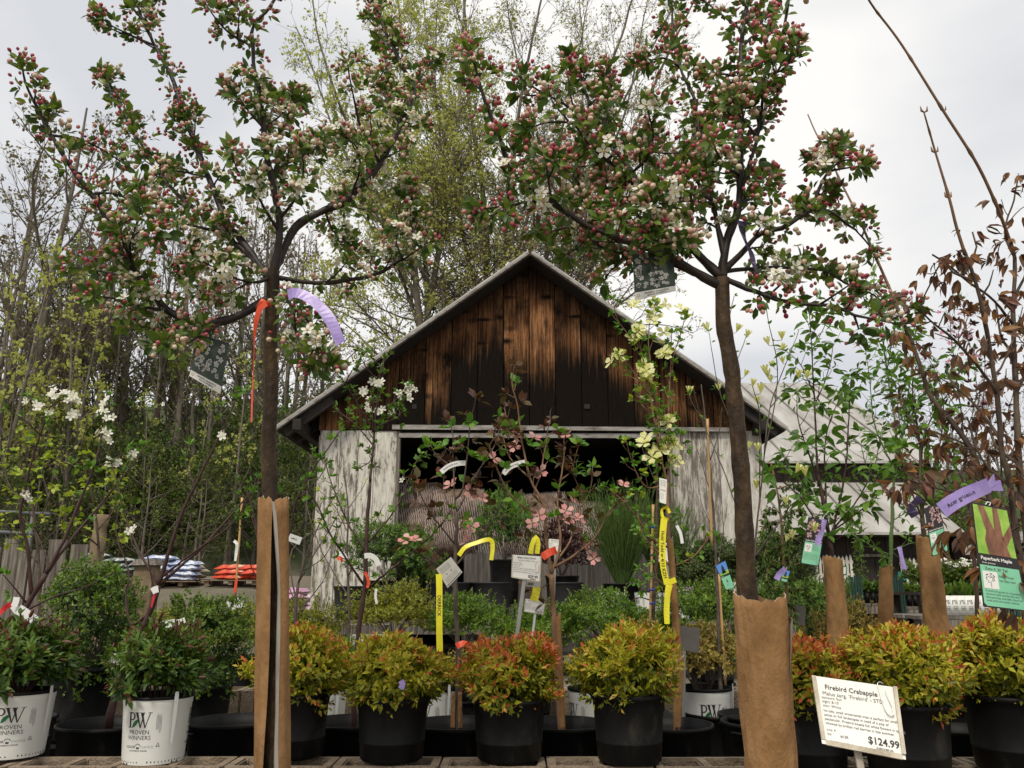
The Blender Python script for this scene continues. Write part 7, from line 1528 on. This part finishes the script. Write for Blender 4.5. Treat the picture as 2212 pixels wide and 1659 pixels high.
M['rail_grey'] = noisemat('rail_grey', [(.3, (.07,.075,.08)), (.7, (.14,.145,.15))], (1,1,1), 8, rough=.6)
def rail_frame():
    Y = 7.6; t = thing('metal_railing', 'grey metal rail frame above the board fence at the far left', 'railing', (P(30, 1200, Y)[0], Y, 0))
    for y in (1105, 1148): m = MB(); m.tube(np.array([P(-60, y+(-3), Y), P(72 if y > 1120 else 108, y+6, Y)]), .016, 8); part(m, 'rail', M['rail_grey'], t)
    for x in (-30, 72): m = MB(); p = P(x, 1105, Y); m.tube(np.array([[p[0], Y, 0], p]), .016, 8); part(m, 'post', M['rail_grey'], t)
rail_frame()
M['bag_white'] = noisemat('bag_white', [(.3, (.40,.44,.48)), (.5, (.70,.70,.70)), (.7, (.80,.80,.78))], (1,1,1), 9, rough=.4, island=.2)
M['bag_blue'] = noisemat('bag_blue', [(.35, (.05,.12,.42)), (.5, (.35,.42,.6)), (.6, (.75,.75,.76))], (1,1,2), 5, rough=.4, island=.2)
M['bag_tan'] = noisemat('bag_tan', [(.3, (.28,.24,.16)), (.7, (.55,.50,.38))], (1,1,1), 7, rough=.6)
M['bag_red'] = noisemat('bag_red', [(.35, (.55,.03,.02)), (.55, (.62,.12,.05)), (.7, (.7,.6,.5))], (1,1,1), 5, rough=.4)
M['bag_dark'] = noisemat('bag_dark', [(.35, (.03,.05,.04)), (.52, (.06,.10,.08)), (.62, (.55,.55,.52))], (1,1,1), 6, rough=.4, island=.2)
M['bag_pink'] = noisemat('bag_pink', [(.35, (.6,.6,.62)), (.6, (.55,.25,.42))], (1,1,1), 5, rough=.4)
def bag_mesh(mn):
    mb = MB(); n, k = 13, 9; V = []
    for i in range(n):
        for j in range(k):
            u, v = -1+2*i/(n-1), -1+2*j/(k-1); h = .085*(1-abs(u)**4)**.6*(1-abs(v)**4)**.6; V.append((u*.36, v*.24, h+.01*math.sin(u*7+v*3)))
    top = np.array(V); bot = top*[1, 1, -.5]; q = np.array([[i*k+j, (i+1)*k+j, (i+1)*k+j+1, i*k+j+1] for i in range(n-1) for j in range(k-1)])
    mb.add(top, [q], 0, True); mb.add(bot, [q[:, ::-1]], 0, True); me = mb.mesh('filled_bag'); me.materials.append(M[mn]); return me
BAGS = {}
def bag_stack(x0, Y, cols, rows, mn, lab, grp, z=None, slant=True):
    if mn not in BAGS: BAGS[mn] = bag_mesh(mn)
    z0 = (float(ground_z(x0, Y)) if z is None else z)
    pt = thing('pallet', 'wooden pallet under the '+grp, 'pallet', (x0, Y, z0), 'pallets under the bags'); m = MB()
    for k in range(5): m.box((x0-.5+.02, Y-.55+k*.24, z0+.1), (x0+(cols-.3)*.62, Y-.55+k*.24+.16, z0+.12))
    for k in range(3): m.box((x0-.45+k*(cols-.3)*.32, Y-.5, z0+.01), (x0-.35+k*(cols-.3)*.32, Y+.5, z0+.1))
    part(m, 'deck', M['brown_wood'], pt)
    for c in range(cols):
        for r in range(rows-(int(c*rows/cols*.6) if slant else 0)):
            o = bpy.data.objects.new('filled_bag', BAGS[mn]); COL.objects.link(o); o.location = (x0+c*.62+rng.uniform(-.05, .05), Y+rng.uniform(-.15, .05), z0+.165+r*.115); o.rotation_euler = (rng.uniform(-.05, .05), rng.uniform(-.06, .06), rng.uniform(-.12, .12)+math.pi/2*(r % 2)*0); tag(o, lab, 'bag', grp)
bag_stack(P(205, 1250, 21)[0], 21, 3, 5, 'bag_dark', 'dark and white filled bag in the stack left of the timber pier', 'stacked dark and white bags')
bag_stack(P(345, 1250, 20)[0], 20, 2, 5, 'bag_blue', 'blue and white filled bag in the stack right of the timber pier', 'stacked blue and white bags')
bag_stack(P(398, 1250, 20)[0], 20.3, 1, 3, 'bag_tan', 'tan filled bag in the low pile beside the blue and white stack', 'stacked tan bags')
bag_stack(P(500, 1250, 20)[0], 20, 2, 3, 'bag_red', 'red filled bag in the stack seen left of the left trunk guard', 'stacked red bags', slant=False)
bag_stack(P(632, 1250, 17)[0], 17, 2, 4, 'bag_pink', 'pink and white filled bag in the stack between trunk guard and barn', 'stacked pink and white bags')
# ================================================================ right side: benches, gates, trays
GN = 'dark green picket gates among the benches'
def green_gate(px0, px1, y0, Y, lab):
    a, b = P(px0, y0, Y), P(px1, y0, Y); t = thing('green_gate', lab, 'gate', ((a[0]+b[0])/2, Y, 0), GN); n = 5; w_ = (b[0]-a[0])/n
    for z in (.25, a[2]-.3): m = MB(); m.box((a[0], Y+.012, z), (b[0], Y+.04, z+.07)); part(m, 'rail', M['green_gate'], t)
    for i in range(n): m = MB(); m.box((a[0]+i*w_, Y-.01, .05), (a[0]+i*w_+w_*.7, Y+.01, a[2]-.02*(i % 2))); part(m, 'slat', M['green_gate'], t)
green_gate(1832, 1862, 1243, 11.5, 'dark green slatted gate left of the short paper wrap'); green_gate(1925, 1951, 1243, 11.2, 'dark green slatted gate right of the short paper wrap'); green_gate(2168, 2230, 1310, 7.6, 'dark green slatted gate low at the right edge under the mint tag')
def tray_bench(px0, px1, Y, py, lab, slats=True):
    a, b = P(px0, py, Y), P(px1, py, Y); t = planks('display_bench', lab, 'bench', a[0], b[0], Y, Y+.9, a[2], 5, 'grey_wood', group='display benches at right')
    if slats:
        m = MB(); x = a[0]
        while x < b[0]-.1: w_ = .16; m.box((x, Y+.05, .02), (x+w_-.015, Y+.07, a[2]-.15)); x += w_
        part(m, 'front_boards', M['brown_wood'], t)
    return a, b
def greens(name, lab, cat, x0, x1, y0, y1, z, h, n, mats, leaf, pots=6, potm='pot', ph=.14, grp='trays of young plants on the benches', flowers=0):
    t = thing(name, lab, cat, ((x0+x1)/2, (y0+y1)/2, z), grp); m = MB(); w_ = (x1-x0)/pots
    for k in range(pots): m = MB(); m.lathe([(0, 0), (w_*.38, 0), (w_*.47, ph), (w_*.43, ph), (w_*.4, ph-.02), (0, ph-.02)], 14, c=(x0+w_*(k+.5), y0+w_*.5, z)); part(m, 'pot', M[potm], t)
    mb = MB(); A = [Acc() for _ in mats]; 
    for i in range(n):
        p = np.array([rng.uniform(x0, x1), rng.uniform(y0, y1), z+ph*.9+rng.random()**.7*h*(.75+.25*math.sin(i))]); d = unit([rng.normal()*.7, rng.normal()*.7, .8]); A[rng.integers(len(mats))].add(p, around(d, 6, .4, 1.2), rdir(6, .6), rng.uniform(.7, 1.3, 6)*leaf)
    for i, q in enumerate(A): q.flush(mb, T_D, i)
    part(mb, 'foliage', [M[q] for q in mats], t)
    if flowers:
        mb = MB(); q = Acc(); 
        for i in range(flowers): q.add((rng.uniform(x0, x1), rng.uniform(y0, y0+.3), z+ph+h*rng.uniform(.6, 1.05)), (0, -.5, 1), rdir(1), .03)
        q.flush(mb, T_F5); part(mb, 'flowers', M['petal_white'], t)
    return t
a, b = tray_bench(1862, 1925, 11.8, 1303, 'plank fronted bench with low black pots, left of the second green gate')
greens('seedling_tray', 'row of low green plants in black pots left of the short paper wrap', 'potted plants', a[0], b[0], 11.85, 12.3, a[2], .16, 380, ['mid_leaf', 'dark_leaf'], .05, 5)
a, b = tray_bench(1953, 2005, 11.4, 1310, 'plank fronted bench with low black pots, behind the thick creased wrap')
greens('seedling_tray', 'row of low green plants in black pots behind the thick creased wrap', 'potted plants', a[0], b[0], 11.45, 11.9, a[2], .16, 320, ['mid_leaf', 'wood_green'], .05, 4)
a, b = P(1990, 1335, 9.0), P(2180, 1335, 9.0)
t = planks('display_table', 'dark plank table with lower shelf and diagonal braces at the right', 'table', a[0], b[0], 9.0, 10.0, a[2]+.02, 5, 'grey_wood', group='display benches at right', legw=.13)
m = MB(); m.bar((a[0]-.1, 8.93, P(0, 1382, 8.93)[2]), (b[0]+.6, 8.93, P(0, 1382, 8.93)[2]), .04, .05); part(m, 'lower_rail', M['dark_wood'], t)
for px in (2062, 2150):
    m = MB(); p = P(px, 1400, 9.0); m.bar((p[0], 9.02, .02), (p[0]+.5, 9.02, a[2]-.15), .06, .10, up=(0, 1, 0)); part(m, 'brace', M['brown_wood'], t)
a2, b2 = P(1990, 1262, 9.8), P(2130, 1262, 9.8)
t = planks('display_table', 'upper dark plank table edge carrying white flowered greenery at the right', 'table', P(1985, 1275, 9.9)[0], P(2190, 1275, 9.9)[0], 9.9, 10.8, P(0, 1279, 9.9)[2], 4, 'dark_wood', group='display benches at right')
greens('seedling_tray', 'bank of feathery green plants with tiny white flowers behind the mint tag', 'potted plants', P(2005, 1270, 10)[0], P(2180, 1270, 10)[0], 9.95, 10.7, P(0, 1279, 9.9)[2], .27, 1300, ['mid_leaf', 'wood_green', 'needle2'], .045, 7, ph=.1, flowers=70)
z9 = a[2]+.02
for k in range(10):
    if k == 6: continue
    px = 2046+k*16.5; t = thing('printed_pot', 'small white printed pot in the row on the dark table, under the big mint tag', 'plant pot', (P(px, 1335, 9.1)[0], 9.12, z9), 'small white printed pots on the table'); w0 = .042; m = MB(); m.lathe([(0, .002), (w0*.82, .002), (w0, .115), (w0*.94, .115), (w0*.9, .1), (0, .1)], 20); part(m, 'pot', M['white_pot'], t, True)
    m = MB(); put(m, [(x*.024-.021, y*.024+.066) for x, y in PWL[0]], PWL[1], lambda x, y: ((w0*.95)*math.sin(x/w0), -(w0*.965)*math.cos(x/w0), y)); 
    for j in range(3): put(m, *[[(x-.014, y+.05-j*.009) for x, y in rect(0, 0, .028, .003)[0]], [[0,1,2,3]]], lambda x, y: ((w0*.93)*math.sin(x/w0), -(w0*.95)*math.cos(x/w0), y))
    part(m, 'printing', M['ink'], t, True); m = MB(); A = Acc(); A.add((0, 0, .11), around((0, 0, 1), 22, .1, 1.0), rdir(22, .5), rng.uniform(.05, .11, 22)); A.flush(m, T_N); part(m, 'foliage', M['mid_leaf'], t, True); t.scale = (1.8, 1.8, 1.8)
for k, (px, py, lab) in enumerate(((1821, 1231, 'small white card framed in green, left on the dark shed wall'), (1921+227, 1231, ''), (2131+0, 0, ''))):
    if not lab: continue
for px0, px1, y0, y1, lab, cardon in ((1813, 1829, 1222, 1243, 'green framed white notice before the left picket panel', 1), (1969, 1986, 1226, 1245, 'green framed white notice before the right picket panel', 1), (1940, 1959, 1235, 1256, 'blank green plate left of the framed notice at right', 0), (1964, 1985, 1247, 1258, 'blank green plate just below the framed notice at right', 0)):
    t, q = card('garden_notice', lab, 'sign', [(px0, y1), (px1, y1), (px1, y0), (px0, y0)], 12.6 if cardon else 12.5, 'green_plate', 'green notices above the benches', th=.01)
    if cardon: write(t, q, 10, 10, [(rect(1.5, 1.5, 8.5, 8.5), 0, 0, 1, 0)], ['card'], 'notice_sheet', .003)
    m = MB(); p = (q[0]+q[1])/2; m.bar(p+[0, .02, 0], [p[0], p[1]+.02, .1], .04, .02); part(m, 'stake', M['green_gate'], t)
for k, (px, Y, s) in enumerate(((1880, 10.9, .8), (1905, 10.7, .7), (2060, 8.4, .8), (2100, 8.3, .9), (2140, 8.4, .8))):
    put_sh(lfy, px, Y, .0 if k > 1 else .1, ('small dark plant on the gravel under the benches, left of the short wrap', 'small dark plant on the gravel, right beside the short wrap', 'leafy shrub in shade under the dark table, left one', 'leafy shrub in shade under the dark table, middle one', 'leafy shrub in shade under the dark table, right one')[k], 'shrubs in the shade under the benches', (.6*s, .6*s, .5*s))
for k, px in enumerate((1680, 1720, 1770)):
    put_sh(lfy, px, 8.2+.2*k, .25, ('leafy green shrub behind the dark sign back at right', 'leafy green shrub under the tall pink and mint tag', 'leafy green shrub left of the smooth wrapped trunk')[k], 'leafy shrubs on the right bench', (.75, .75, .8))
planks('plank_shelf', 'low plank shelf under the leafy shrubs at right', 'shelf', P(1640, 1400, 8.2)[0], P(1850, 1400, 8.2)[0], 7.9, 8.9, .25, 4, 'brown_wood')
for k, (px, h) in enumerate(((1948, .65), (2000, .5))):
    m = MB(); st = MB(); A = Acc(); x = P(px-90, 1200, 12.4)[0]; t = thing('young_conifer', ('spindly young conifer before the dark shed wall between the picket panels', 'spindly young conifer before the right picket panel')[k], 'shrub', (x, 12.4, .3)); c = twig((x, 12.4, .5), (0, 0, 1), 1.3*h+.3, .2, .03, 8); st.tube(c, .01, 5); part(st, 'trunk', M['bark'], t)
    for i in range(160): f = rng.random(); p = c[0]*(1-f)+c[-1]*f; A.add(p+rng.normal(size=3)*.07*(1.2-f), rdir(4, .3), rdir(4), .05)
    A.flush(m, T_N); part(m, 'foliage', M['mid_leaf'], t)
n_v = sum(len(o.data.polygons) for o in SC.objects if o.type == 'MESH')
print('objects', len(SC.objects), 'faces', n_v)
